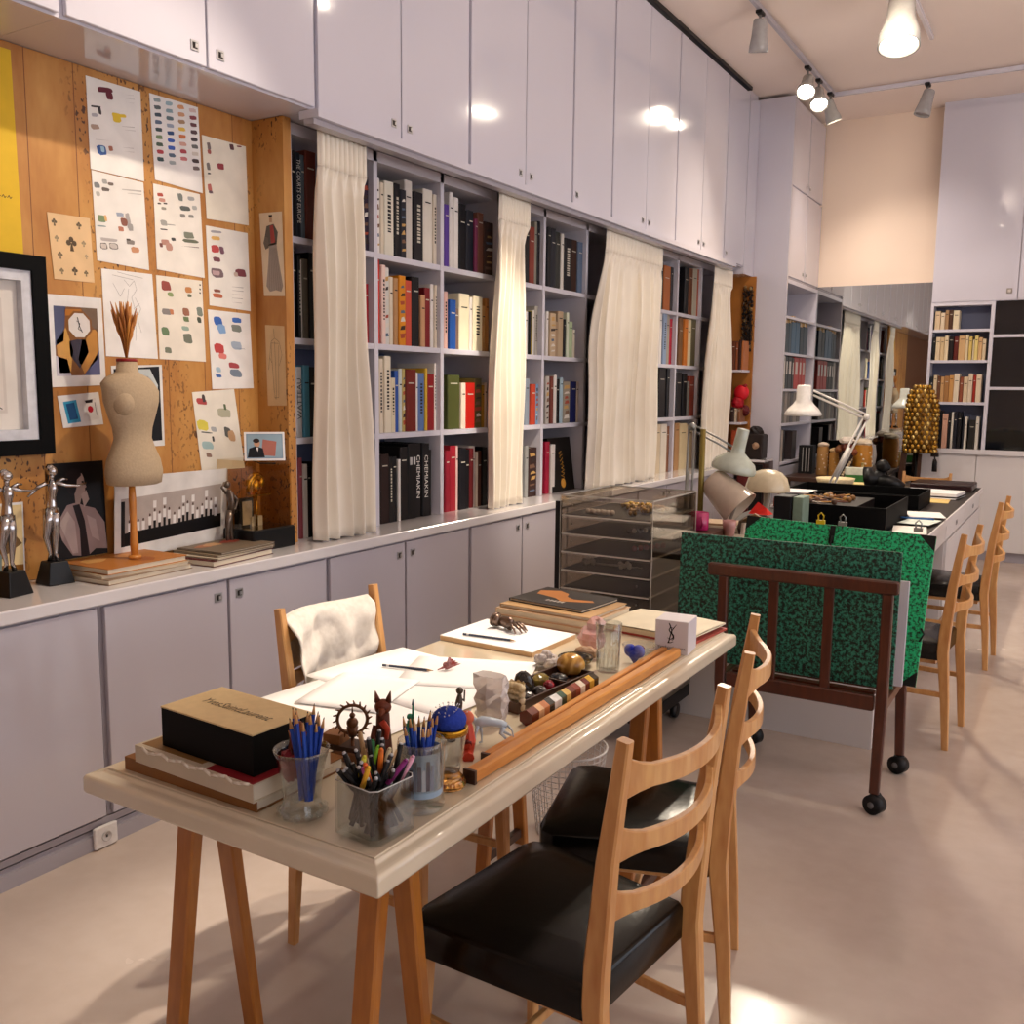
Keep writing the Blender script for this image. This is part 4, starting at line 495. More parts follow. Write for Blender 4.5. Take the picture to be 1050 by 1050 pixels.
for bay,r,items in BOOKS:
    k=int(bay); lo=PO[k]+.0155; hi=PO[k+1]-.0155; cur=lo
    if bay in (.9,): cur=max(lo,items[0][0]-.04)
    for i,(y0,y1,h,c,f) in enumerate(items):
        y0=max(y0,cur); w=max(.012,y1-y0)
        if y0+w>hi: y0=max(cur,hi-w); w=min(w,hi-y0)
        if w<.008: continue
        cur=y0+w+.0012
        n=len(items)
        name='book'
        adj='tall' if h>.33 else ('short' if h<.27 else 'mid-height'); th='thick' if w>.045 else ('thin' if w<.02 else '')
        extra=' lettered '+f if isinstance(f,str) else (' with patterned spine' if f==2 else '')
        pos='' if bay==.9 else f', {ORD[i]} from left'
        lab=' '.join(f'{adj} {th} {cname(c)} book{extra}, {SH[r]}{pos} {BAYN[bay]}'.split())
        ws=lab.split()
        if len(ws)>16: lab=' '.join(f'{cname(c)} book{extra}, {SH[r]}{pos} {BAYN[bay]}'.split())
        if len(lab.split())>16: lab=lab.replace('bottom row on the counter','bottom row').replace('second shelf down','second shelf').replace('third shelf down','third shelf')
        if len(lab.split())>16: lab=lab.replace(' with patterned spine','')
        if len(lab.split())>16: lab=lab.replace('right of the widest curtain','past the widest curtain').replace('in the bay ','')
        rr=random.Random(i+r*10); back=rr.uniform(0,.014)
        book(name,(-2.848-back,y0,BZ[r]),0,w,h,min(.24,h*.74),c,f,lab,f'books on the {SH[r]} of the left bookcase')
# large black book with gold ornament leaning face out
t=thing('book','big black book with gold ornamented cover, leaning at the bottom by the widest curtain','book',(-2.848,5.215,.8455)); t.rotation_euler=(0,math.radians(-8),math.radians(0))
b=MB(); b.box(-.008,0,0,.30,0,.345,'15110f'); b.box(-.05,-.042,0,.30,0,.345,'15110f'); b.box(-.042,-.008,0,.006,0,.345,'15110f')
for k in range(9):
    a=k*.5; b.tube([(.0015,.15+math.cos(a)*.02*(1-k*.05),.06+k*.022),(.0015,.15+math.sin(a)*.03,.07+k*.022),(.0015,.15-math.cos(a)*.02,.08+k*.022)],.0025,5,'b8842c')
b.lathe([(.03,0),(.032,.001),(.024,.002),(.022,.001)],16,(.0,.15,.05),'c8913a',axis=(1,0,0))
b.build('cover',M['book'],t); MB().box(-.0415,-.0085,.007,.296,.004,.341).build('pages',M['pages'],t)
# right cupboard books and side binders are added with their furniture below
# ---------------------------------------------------------------- papers pinned to the panelling
def poly(mb,pts,x,col):  # pts (y,z) on plane x
    mb.add([(x,p[0],p[1]) for p in pts],[tuple(range(len(pts)))],col)
PL={'p1':('cream sheet with a yellow and a blue gouache swatch, top left of the swatch sheets','f1ece6'),
'p2':('cream sheet of grey and brown swatches with drawn spectacles shape, below the yellow swatch sheet','efe9e2'),
'p3':('white sheet with four columns of painted colour swatches','f1ece8'),
'p4':('cream sheet of grey and brown swatches pinned directly below the four column chart','f0e8de'),
'p5':('mostly blank cream sheet with five small dark red swatches, nearest the bookcase','efe6d4'),
'p6':('cream sheet with grey, yellow and red swatches and pencil notes, above the blue swatches','efe9e0'),
'sk':('white sheet with a faint pencil sketch behind the dried wheat','f2ede8'),
'p7':('cream sheet with a brick red swatch and small green swatches, right of the pencil sketch','f0e6d6'),
'p8':('white sheet with blue, red and grey brush swatches','f0ebe6'),
'p9':('tilted cream sheet with yellow and pale blue marks above the clear display case','f1e9da')}
def stroke(mb,pts,x,w,col):
    for a,c in zip(pts,pts[1:]):
        dy,dz=c[0]-a[0],c[1]-a[1]; L=math.hypot(dy,dz) or 1; ny,nz=-dz/L*w/2,dy/L*w/2
        mb.add([(x,a[0]+ny,a[1]+nz),(x,a[0]-ny,a[1]-nz),(x,c[0]-ny,c[1]-nz),(x,c[0]+ny,c[1]+nz)],[(0,1,2,3)],col)
XP=-2.9688
def sheet_at(name,corners,col,label,cat,strokes=(),group='papers pinned to the wooden panel',mat='paper',extra=None):
    cy=sum(c[0] for c in corners)/4; cz=sum(c[1] for c in corners)/4
    b=MB(); b.M=Matrix.Translation((0,-cy,-cz))
    b.hexa([(0,corners[3][0],corners[3][1]),(0,corners[2][0],corners[2][1]),(.0012,corners[2][0],corners[2][1]),(.0012,corners[3][0],corners[3][1]),
            (0,corners[0][0],corners[0][1]),(0,corners[1][0],corners[1][1]),(.0012,corners[1][0],corners[1][1]),(.0012,corners[0][0],corners[0][1])],col)
    for n,s in enumerate(strokes):
        q=s[:4]; rr_=random.Random(n*13+len(strokes)); pts=[]
        thin=abs(q[0][1]-q[3][1])<.004
        for k in range(4 if thin else 14):
            if thin: u,v=((0,0),(1,0),(1,1),(0,1))[k]
            else:
                a=2*PI*k/14; cu,sv=math.cos(a),math.sin(a); j=rr_.uniform(.86,1.06); u=.5+.5*j*math.copysign(abs(cu)**.55,cu); v=.5+.5*j*math.copysign(abs(sv)**.55,sv)
            pts.append(((q[0][0]*(1-u)+q[1][0]*u)*(1-v)+(q[3][0]*(1-u)+q[2][0]*u)*v,(q[0][1]*(1-u)+q[1][1]*u)*(1-v)+(q[3][1]*(1-u)+q[2][1]*u)*v))
        poly(b,pts[::-1],.0016+n*.00001,s[4])
    if extra: extra(b,corners)
    return single(name,b,M[mat],label,cat,(XP,cy,cz),0,group)
def uvp(c,u,v):  # u right, v down
    return ((c[0][0]*(1-u)+c[1][0]*u)*(1-v)+(c[3][0]*(1-u)+c[2][0]*u)*v,(c[0][1]*(1-u)+c[1][1]*u)*(1-v)+(c[3][1]*(1-u)+c[2][1]*u)*v)
def uvpoly(b,c,pts,col,lay=1):
    poly(b,[uvp(c,u,v) for u,v in pts][::-1],.0013+.0003*lay,col)
def ell(u,v,ru,rv,n=14,a0=0,a1=2*PI): return [(u+ru*math.cos(a0+(a1-a0)*k/n),v+rv*math.sin(a0+(a1-a0)*k/n)) for k in range(n)]
def sk_extra(b,c):
    rnd=random.Random(4)
    for pts in ([(.2,.15),(.33,.3),(.42,.2)],[(.42,.1),(.52,.17),(.62,.1),(.66,.2),(.55,.3),(.6,.42),(.7,.36)],[(.5,.2),(.46,.35),(.52,.5),(.6,.6)],[(.62,.3),(.72,.42),(.66,.5),(.58,.42)],[(.56,.5),(.6,.66),(.58,.8)],[(.64,.55),(.7,.7)],[(.3,.02),(.5,.04),(.8,.06)],[(.2,.06),(.6,.09)]):
        stroke(b,[uvp(c,*p) for p in pts],.0016,.0013,'9a9490')
for k,(lab,col) in PL.items():
    sheet_at('colour_swatch_sheet' if k!='sk' else 'pencil_sketch',PAGES[k]['c'],col,lab,'drawing',PAGES[k]['s'],extra=sk_extra if k=='sk' else None)
def clover(b,c):
    for u,v,s,col in [(.14,.13,.07,'6a5a44'),(.72,.13,.07,'6a5a44'),(.16,.37,.06,'a08c6c'),(.8,.4,.06,'a08c6c'),(.2,.62,.07,'7c6a50'),(.84,.6,.05,'b49c7c'),(.2,.86,.06,'8c7a5c'),(.52,.84,.08,'5c4c38'),(.8,.86,.06,'7c6a50'),(.5,.42,.14,'5a4630')]:
        for du,dv in ((-.5,0),(.5,0),(0,-.55)): uvpoly(b,c,ell(u+du*s,v+dv*s*.7,s*.42,s*.32,8),col)
        uvpoly(b,c,[(u-.1*s,v),(u+.1*s,v),(u+.35*s,v+.9*s),(u-.35*s,v+.9*s)],col,2)
sheet_at('playing_card_drawing',PAGES['clover']['c'],'e6c090','small peach sheet of club shapes right of the yellow poster','drawing',extra=clover)
def watch(b,c):
    uvpoly(b,c,[(.1,.12),(.9,.12),(.9,.88),(.1,.88)],'8a5a34',1)
    for p,col in (([(.1,.12),(.32,.12),(.25,.5),(.1,.55)],'565a78'),([(.6,.12),(.9,.12),(.9,.4),(.75,.3)],'7c6450'),([(.12,.5),(.3,.35),(.42,.6),(.35,.85),(.15,.85)],'d09a50'),([(.62,.4),(.88,.35),(.86,.7),(.6,.86),(.5,.7)],'c88a3c'),([(.35,.5),(.65,.45),(.7,.62),(.52,.8),(.36,.66)],'3c3440'),([(.1,.66),(.3,.7),(.36,.88),(.1,.88)],'cfc8d4'),([(.6,.88),(.9,.6),(.9,.88)],'5c5c80'),([(.3,.15),(.6,.14),(.62,.2),(.3,.22)],'c07a34')): uvpoly(b,c,p,col,2)
    uvpoly(b,c,ell(.55,.32,.25,.17,8,.39,.39+2*PI),'8c5c30',3); uvpoly(b,c,ell(.55,.32,.21,.145,8,.39,.39+2*PI),'ebe4e0',4)
    stroke(b,[uvp(c,.55,.33),uvp(c,.52,.23)],.0031,.003,'2a2428'); stroke(b,[uvp(c,.55,.33),uvp(c,.6,.4)],.0031,.003,'2a2428'); stroke(b,[uvp(c,.5,.27),uvp(c,.56,.3),uvp(c,.52,.36),uvp(c,.58,.38)],.0031,.002,'2a2428')
sheet_at('photograph',PAGES['watch']['c'],'efeae6','white bordered colour photograph of hands around an octagonal white dial','photograph',extra=watch,mat='photo')
def cards(b,c):
    uvpoly(b,c,[(.1,.2),(.42,.17),(.45,.86),(.13,.88)],'3f9ac0',1); uvpoly(b,c,[(.16,.27),(.36,.25),(.39,.76),(.19,.78)],'28507c',2)
    uvpoly(b,c,[(.6,.2),(.9,.17),(.93,.82),(.64,.86)],'e6dedb',1); uvpoly(b,c,[(.62,.22),(.82,.2),(.8,.3),(.64,.3)],'2a2226',2); uvpoly(b,c,ell(.73,.5,.07,.11,8),'c02030',2); stroke(b,[uvp(c,.86,.3),uvp(c,.87,.7)],.0022,.002,'3a3036')
sheet_at('photograph',PAGES['cards']['c'],'ede8e6','small tilted print with a blue square and a red heart left of the dress form','photograph',extra=cards,mat='photo')
def bwh(b,c):
    uvpoly(b,c,[(.04,.04),(.94,.02),(.95,.93),(.05,.95)],'15161a',1)
    for p,col in (([(.35,.05),(.75,.05),(.9,.25),(.88,.4),(.7,.25),(.5,.22),(.35,.25)],'cfd4d2'),([(.45,.12),(.7,.14),(.85,.3),(.7,.2)],'5d7076'),([(.7,.35),(.88,.38),(.8,.6),(.72,.8),(.6,.7)],'dcdcd8'),([(.4,.2),(.6,.25),(.5,.4),(.35,.35)],'8c9a9c'),([(.78,.42),(.86,.5),(.8,.56)],'3a4448')): uvpoly(b,c,p,col,2)
sheet_at('photograph',PAGES['bwhead']['c'],'e9e6e2','black and white photograph of a pale sculpted shape behind the dress form','photograph',extra=bwh,mat='photo')
# yellow poster with a line of handwriting
def yel(b,c):
    x=.62
    for k in range(9):
        stroke(b,[uvp(c,x,.725),uvp(c,x+.012,.712),uvp(c,x+.02,.727),uvp(c,x+.03,.718)],.0016,.0022,'3a2a14'); x+=.037
sheet_at('poster',[(1.36,2.53),(1.851,2.53),(1.857,1.906),(1.36,1.898)],'e3b81f','bright yellow poster above the black framed drawing','poster',extra=yel)
# papers on the return of the panelling (faces the room end)
def return_sheet(corners,label,col,draw):
    cx=sum(c[0] for c in corners)/4; cz=sum(c[1] for c in corners)/4; b=MB()
    b.add([(c[0]-cx,0,c[1]-cz) for c in corners]+[(c[0]-cx,-.0012,c[1]-cz) for c in corners],[(0,1,2,3),(7,6,5,4),(0,4,5,1),(1,5,6,2),(2,6,7,3),(3,7,4,0)],col)
    def P(u,v,l=1):
        y,z=uvp(corners,u,v); return (y-cx,-.0014-.0003*l,z-cz)
    def pg(pts,c,l=1): b.add([P(u,v,l) for u,v in pts],[tuple(range(len(pts)))],c)
    def ln(pts,c,w=.0012,l=3):
        for a,d in zip(pts,pts[1:]):
            A=Vector(P(*a,l));D=Vector(P(*d,l)); n=(D-A).cross(Vector((0,1,0))).normalized()*w/2; b.add([A+n,A-n,D-n,D+n],[(0,1,2,3)],c)
    draw(pg,ln)
    return single('fashion_sketch',b,M['paper'],label,'drawing',(cx,2.8562,cz),0,'papers pinned to the wooden panel')
def f1(pg,ln):
    pg([(.38,.38),(.7,.36),(.8,.6),(.95,.88),(.85,.95),(.6,.93),(.3,.95),(.15,.88),(.3,.6)],'a2958c'); pg([(.3,.16),(.62,.14),(.8,.24),(.72,.38),(.36,.4),(.2,.28)],'5f5850'); pg([(.45,.16),(.6,.15),(.66,.36),(.46,.37)],'9c3a34',2); pg([(.44,.04),(.56,.04),(.56,.12),(.44,.12)],'c8a080',2); pg([(.42,.03),(.58,.03),(.57,.06),(.43,.06)],'2a2420',3)
    pg([(.2,.28),(.34,.3),(.36,.42),(.2,.44),(.12,.36)],'6f665c',2)
    for k in range(6): ln([(.42+k*.05,.42),(.3+k*.11,.93)],'6a5e56',.0009)
def f2(pg,ln):
    for pts in ([(.45,.04),(.48,.16),(.3,.2),(.2,.4),(.12,.55)],[(.5,.16),(.72,.2),(.86,.36),(.7,.5)],[(.3,.22),(.32,.45),(.38,.8),(.44,.92)],[(.48,.2),(.5,.5),(.5,.92)],[(.7,.24),(.66,.5),(.62,.9)],[(.3,.22),(.7,.22)],[(.38,.9),(.62,.9)],[(.2,.4),(.3,.46)]): ln(pts,'6e5c48',.0014)
return_sheet([(-2.937,2.191),(-2.812,2.188),(-2.805,1.857),(-2.920,1.862)],'narrow fashion drawing of a long grey skirt and red blouse beside the bookcase','e3cfb2',f1)
return_sheet([(-2.918,1.745),(-2.812,1.738),(-2.808,1.418),(-2.912,1.416)],'narrow tan sheet with a pencil outline of a suit, below the skirt drawing','d8b688',f2)
# black framed drawing hung on the panel
t=thing('framed_drawing','drawing in a wide black and silver frame at the left edge of the photo','picture',(-2.969,1.64,1.585))
Y0,Y1,Z0,Z1=-.34,.262,-.318,.318
def frame_ring(o,i,x0,x1,col):
    b=MB()
    b.box(x0,x1,Y0+o,Y1-o,Z1-i,Z1-o,col); b.box(x0,x1,Y0+o,Y1-o,Z0+o,Z0+i,col); b.box(x0,x1,Y0+o,Y0+i,Z0+i,Z1-i,col); b.box(x0,x1,Y1-i,Y1-o,Z0+i,Z1-i,col); return b
fr=frame_ring(0,.048,0,.05,'07070b').build('frame',M['blackmat'],t); frame_ring(.049,.082,0,.04,'d6d6dc').build('inner_frame',M['paint'],fr)
b=MB(); b.box(0,.012,Y0+.0825,Y1-.0825,Z0+.0825,Z1-.0825,'ddd5cc'); b.box(.012,.0135,Y0+.14,Y1-.135,Z0+.135,Z1-.14,'cfc5bc'); b.box(.0135,.0142,Y0+.15,Y1-.145,Z0+.145,Z1-.15,'d9cfc6')
for pts in ([(-.1,.12),(.0,.1),(.05,.03),(.02,-.05)],[(.0,-.1),(.06,-.14),(.11,-.17)],[(.02,-.09),(.1,-.15)]):
    stroke(b,pts,.0147,.003,'3a3436')
b.build('mounted_drawing',M['paper'],t)
# ---------------------------------------------------------------- things on the counter
CZ=.8455
def figurine(y,x,label,rz,flip=1):
    t=thing('silver_figurine',label,'figurine',(x,y,CZ),rz,'polished silver dancer trophies')
    b=MB(); b.add([(-.045,-.045,0),(.045,-.045,0),(.045,.045,0),(-.045,.045,0),(-.03,-.03,.075),(.03,-.03,.075),(.03,.03,.075),(-.03,.03,.075)],[(3,2,1,0),(4,5,6,7),(0,1,5,4),(1,2,6,5),(2,3,7,6),(3,0,4,7)]); o=b.build('base',M['black'],t); bevel(o,.003)
    f=MB(); z=.075
    f.tube([(-.006,-.012,z),(.0,-.012,z+.03),(-.004,-.02,z+.09),(.004,-.016,z+.15),(0,-.008,z+.2)],[.008,.006,.011,.016,.02],10)
    f.tube([(.012,.006,z),(.004,.004,z+.03),(.010,.004,z+.09),(.006,.008,z+.15),(0,.006,z+.2)],[.008,.006,.011,.015,.018],10)
    f.tube([(0,0,z+.185),(0,0,z+.215),(.0,.002,z+.245),(0,.004,z+.275),(0,.004,z+.292),(0,.004,z+.312)],[.024,.019,.016,.023,.02,.008],12,flat=.75)
    f.tube([(0,.004,z+.305),(0,.005,z+.32),(0,.006,z+.325)],[.008,.008,.009],8)
    f.ball((0,.008,z+.342),.017,sc=(1,1,1.15)); f.ball((-.006,.004,z+.352),.015)
    f.tube([(0,.018,z+.298),(.006,.05,z+.285),(.01,.085,z+.28),(.012,.115,z+.288)],[.008,.007,.005,.004],8)
    f.tube([(0,-.014,z+.298),(-.01,-.035,z+.285),(-.014,-.055,z+.262),(-.012,-.07,z+.25)],[.008,.007,.005,.004],8)
    f.tube([(0,.022,z+.30),(.004,.04,z+.31),(.006,.055,z+.308)],[.006,.005,.004],8)
    o=f.build('figure',M['silver'],t); o.scale=(1,1,.86); o.location=(0,0,.0105)
figurine(1.665,-2.82,'silver dancer trophy on a black base nearest the left edge of the photo',math.radians(10))
figurine(1.845,-2.87,'silver dancer trophy standing in front of the man portrait photograph',math.radians(-5))
def leaning(name,y0,y1,z0,z1,xb,lean,label,draw,col='e9e4df',mat='photo',cat='photograph'):
    t=thing(name,label,cat,(xb,y0,CZ+z0)); t.rotation_euler=(0,-math.atan2(lean,z1-z0),0)
    W=y1-y0;Hh=math.hypot(z1-z0,lean); b=MB(); b.box(0,.003,0,W,0,Hh,col)
    c=[(0,Hh),(W,Hh),(W,0),(0,0)]
    def pg(pts,cc,l=1): b.add([(.0032+.0003*l,*uvp(c,u,v)) for u,v in pts][::-1],[tuple(range(len(pts)))],cc)
    draw(pg); b.build('print',M[mat],t); return t
def flowers(pg):
    pg([(.03,.03),(.97,.03),(.97,.97),(.03,.97)],'e3c994'); pg([(0.03,.72),(.97,.76),(.97,.97),(.03,.97)],'8a5a24',2); pg(ell(.55,.28,.16,.1),'4a3020',3); pg(ell(.3,.36,.2,.09),'b87838',3); pg([(.2,.42),(.8,.38),(.95,.5),(.6,.62),(.4,.72),(.3,.6)],'6e5230',3); pg([(.3,.6),(.52,.6),(.5,.84),(.32,.84)],'7d8c86',4); pg(ell(.4,.85,.25,.06),'c8942c',4)
leaning('flower_print',1.63,1.79,0,.27,-2.95,-.01,'sepia print of a flower vase between the two silver trophies',flowers)
def man(pg):
    pg([(0,0),(1,0),(1,1),(0,1)],'100e10'); pg([(.1,.62),(.3,.44),(.48,.42),(.6,.46),(.8,.5),(.97,.66),(1,.95),(.78,.93),(.62,1),(.35,.97),(.18,.8)],'9c8480',2)
    pg([(.4,.45),(.52,.44),(.6,.62),(.66,1),(.5,1),(.5,.7)],'241a1c',3); pg([(.15,.62),(.3,.5),(.42,.62),(.45,.95),(.35,.95)],'b8a39c',3); pg([(.64,.56),(.8,.62),(.86,.86),(.72,.8)],'b39c96',3)
    pg([(.46,.18),(.52,.13),(.59,.12),(.625,.17),(.63,.21),(.665,.265),(.635,.28),(.64,.30),(.625,.315),(.63,.335),(.61,.37),(.56,.385),(.53,.44),(.45,.43),(.44,.32)],'a88f86',4); pg([(.3,.12),(.42,.06),(.56,.08),(.58,.14),(.5,.18),(.48,.28),(.42,.36),(.32,.3)],'1c1416',5); pg([(.58,.2),(.62,.2),(.62,.22),(.58,.22)],'2a1e1e',5); pg([(.56,.34),(.66,.3),(.7,.4),(.6,.48)],'b59c92',5)
leaning('portrait_photograph',1.895,2.105,.055,.385,-2.958,.005,'black and white photograph of a dark haired man in profile with hand at chin',man,'100e10')
def grp(pg):
    pg([(.05,.27),(.94,.2),(.94,.78),(.05,.86)],'b9aca4'); pg([(.05,.7),(.94,.6),(.94,.78),(.05,.86)],'131113',2); pg([(.05,.3),(.08,.3),(.08,.86),(.05,.86)],'201c1e',3)
    rnd=random.Random(2)
    for k in range(19):
        u=.11+k*.043+rnd.uniform(-.008,.008); v=.5-.06*u+ (rnd.uniform(-.07,.05) if k>3 else .06); pg(ell(u,v,.008,.02,8),'5c4640',3); pg([(u-.013,v+.02),(u+.013,v+.02),(u+.012,v+.13),(u-.012,v+.13)],'e8e2de',3); pg([(u-.011,v+.13),(u+.011,v+.13),(u+.01,v+.24),(u-.01,v+.24)],'141214',3)
        if k in(5,7,11,13,16,18): pg([(u-.014,v-.12),(u+.014,v-.12),(u+.014,v-.03),(u-.014,v-.03)],'ece6e2',4)
leaning('group_photograph',2.115,2.63,.03,.325,-2.935,-.02,'wide white mounted photograph of a row of people in white shirts and black trousers',grp)
# small bronze dancer and clear display case
b=MB()
b.tube([(0,-.01,0),(0,-.012,.05),(.002,-.008,.11),(0,.006,.15)],[.006,.008,.013,.016],8); b.tube([(.004,.01,0),(0,.008,.05),(0,.0,.11),(0,.004,.15)],[.006,.008,.012,.014],8)
b.tube([(0,.006,.14),(0,.012,.18),(0,.004,.22),(0,.0,.235)],[.018,.014,.019,.007],10,flat=.7); b.ball((0,-.008,.255),.014); b.tube([(0,.016,.215),(0,.045,.19),(0,.03,.155),(0,.01,.15)],[.006,.006,.005,.004],8); b.tube([(0,-.014,.22),(0,-.035,.245),(0,-.02,.265)],[.006,.005,.004],8); b.lathe([(.03,-.0),(.03,.006),(.02,.012),(.0,.012)],16)
single('bronze_dancer',b,plain('old_silver','77685c',.3,metal=.7,nscale=20,namt=.4),'small dull metal dancer figure left of the clear display case','figurine',(-2.86,2.585,CZ+.012))
tX=thing('display_case','clear box on a black base holding a gold ornament, beside the bookcase','display case',(-2.87,2.73,CZ))
MB().bbox(-.11,.11,-.115,.115,0,.085,.004).build('base',M['black'],tX)
MB().box(-.1,.1,-.105,.105,.086,.358).build('clear_cover',M['smoke'],tX)
b=MB(); b.tube([(.02,0,.087),(.02,0,.22)],.004,8,'b89040'); 
for a0,r in ((0,.042),(.5,.032)): b.tube([(.02,math.cos(a0+a)*r,.25+math.sin(a0+a)*r*1.1) for a in [x*.45 for x in range(0,11)]],[.004+.01*math.sin(x/10*PI) for x in range(11)],8,'e0a83c')
b.ball((.02,.0,.25),.024,'e8b648',sc=(.5,.8,1.2)); b.ball((.02,.026,.262),.02,'b87a28',sc=(.6,.6,1.3)); b.box(0,.05,-.04,.05,.212,.218,'c8922e')
single('gold_ornament',b,M['gold'],'gold crescent shaped ornament on a rod inside the clear display case','ornament',(-2.87,2.72,CZ))
b=MB(); b.box(-.004,.03,-.07,.0,.0865,.20,'1c1a1a'); b.box(.031,.033,-.06,-.01,.095,.19,'b8a890'); b.box(-.02,.04,-.02,.04,.0865,.125,'c8bca8')
single('small_plaques',b,M['paint'],'dark and pale plaques standing inside the clear display case','plaque',(-2.90,2.72,CZ))
t=thing('framed_photograph','small white framed colour photograph propped on top of the clear display case','photograph',(-2.80,2.615,CZ+.361)); t.rotation_euler=(0,-.28,math.radians(-42))
b=MB(); W,Hh=.155,.115; b.box(-.006,0,0,W,0,Hh,'e8e4e2'); b.box(0,.0006,.008,W-.008,.008,Hh-.008,'7f96a8'); b.build('frame',M['photo'],t)
b=MB(); c=[(.012,Hh-.012),(W-.012,Hh-.012),(W-.012,.012),(.012,.012)]
def pg2(pts,cc,l=1): b.add([(.0008+.0003*l,*uvp(c,u,v)) for u,v in pts][::-1],[tuple(range(len(pts)))],cc)
pg2([(0,0),(1,0),(1,1),(0,1)],'8fa6b4'); pg2([(.45,.2),(.85,.3),(.8,.95),(.4,.9)],'a8685c',2); pg2([(0,1),(.05,.6),(.25,.5),(.45,.6),(.5,1)],'15151c',3); pg2(ell(.28,.38,.09,.16),'c89878',3); pg2(ell(.26,.26,.1,.1),'2c1c18',4); pg2([(.24,.56),(.32,.56),(.3,.75)],'e6e2e0',4)
b.build('picture',M['photo'],t)
MB().tube([(-.01,.03,.004),(-.055,.06,-.0),(-.06,.12,.0)],.003,6).build('prop',M['black'],t)
# stacks on the counter
def flat(name,loc,rz,w,d,h,col,label,group=None,pagecol=None,mat='book',cover=.002,draw=None):
    t=thing(name,label,'book' if name!='magazine' else 'magazine',loc,rz,group)
    b=MB(); b.box(-w/2,w/2,-d/2,d/2,h-cover,h,col); b.box(-w/2,w/2,-d/2,d/2,0,cover,col); b.box(-w/2,-w/2+cover,-d/2,d/2,cover,h-cover,col)
    if draw: draw(b,w,d,h)
    b.build('cover',M[mat],t); MB().box(-w/2+cover+.0003,w/2-.004,-d/2+.004,d/2-.004,cover,h-cover-.0002).build('pages',M['pages'],t); return t
def blot(cols):
    def f(b,w,d,h):
        rnd=random.Random(len(cols)*7)
        for i,cc in enumerate(cols):
            x=rnd.uniform(-.3,.25)*w;y=rnd.uniform(-.3,.25)*d
            b.add([(x+math.cos(a)*w*.16*rnd.uniform(.6,1.2),y+math.sin(a)*d*.16*rnd.uniform(.6,1.2),h+.0004+i*.0002) for a in [k*PI/4 for k in range(8)]],[tuple(range(8))],cc)
    return f
z=CZ
for i,(w,d,h,c,rz,lab) in enumerate([(.27,.36,.018,'9a8068',4,'lowest book of the orange pile under the dress form'),(.26,.34,.012,'cbb79a',-3,'middle grey-tan book of the orange pile under the dress form'),(.25,.33,.02,'bf7a38',2,'top orange marbled book under the dress form')]):
    flat('book',(-2.83,2.08,z),math.radians(rz),w,d,h,c,lab,'books stacked under the dress form',draw=blot(['d8924a','a86028','e0a860']) if i==2 else None); z+=h+.0006
z=CZ
for i,(w,d,h,c,rz,lab) in enumerate([(.24,.33,.022,'5a1c1c',6,'dark red book at the bottom of the magazine pile'),(.23,.32,.006,'cfc2ac',8,'pale magazine above the dark red book in the pile'),(.23,.30,.008,'8a7862',3,'brown magazine in the middle of the pile by the display case'),(.22,.29,.007,'7a6a58',5,'magazine with an orange and brown cover on top of the pile')]):
    flat('magazine' if i else 'book',(-2.79,2.47+.012*i,z),math.radians(rz),w,d,h,c,lab,'magazines piled on the counter',draw=blot(['b8744a','3a2c28','d0a070','8c3a2c']) if i==3 else None); z+=h+.0006
# dress form
t=thing('dress_form','linen dress form torso on a wooden pole standing on the counter','mannequin',(-2.80,2.10,CZ+.053))
s=MB(); g=1.045; prof=[(1.155,.085,.06),(1.16,.098,.072),(1.20,.104,.076),(1.24,.096,.072),(1.28,.078,.060),(1.315,.066,.052),(1.35,.070,.055),(1.40,.086,.067),(1.44,.098,.074),(1.475,.102,.068),(1.50,.098,.058),(1.52,.078,.050),(1.532,.05,.042),(1.54,.036,.036),(1.575,.032,.033)]
zz=CZ+.053
s.loft([(0,0.012 if a<1.5 else 0,a-zz,r2,r1,.0) for a,r1,r2 in prof],28); s.ball((.028,-.040,1.435-zz),.042,n=20,sc=(1,.9,1.1)); s.ball((.028,.040,1.435-zz),.042,n=20,sc=(1,.9,1.1))
s.build('torso',M['canvas'],t)
p=MB(); p.lathe([(.012,0),(.014,.05),(.011,.12),(.013,.2),(.010,.27)],16,(0,0,0)); p.lathe([(.022,0),(.022,.008),(.014,.012),(.0,.012)],20,(0,0,0)); p.build('pole',M['dowel'],t)
MB().lathe([(.030,1.572-zz),(.034,1.574-zz),(.034,1.582-zz),(.030,1.584-zz),(0,1.584-zz)],20,(0,0,0),'8a1c1c').build('neck_cap',M['paint'],t)
b=MB(); rnd=random.Random(5)
for k in range(90):
    a=rnd.uniform(0,2*PI); l=rnd.uniform(.10,.19); s_=rnd.uniform(.02,.42); dx,dy=math.cos(a)*s_*l*.6,math.sin(a)*s_*l*.75
    b.tube([(dx*.05,dy*.05,0),(dx*.4,dy*.4,l*.5),(dx*.7,dy*.7,l*.75),(dx,dy,l)],[.0015,.002,.006,.0008],5,rnd.choice(['b8722c','c98438','9a5a22','d4964a']))
single('dried_wheat',b,M['paint'],'bunch of orange dried wheat ears standing out of the dress form neck','dried flowers',(-2.80,2.10,1.586))
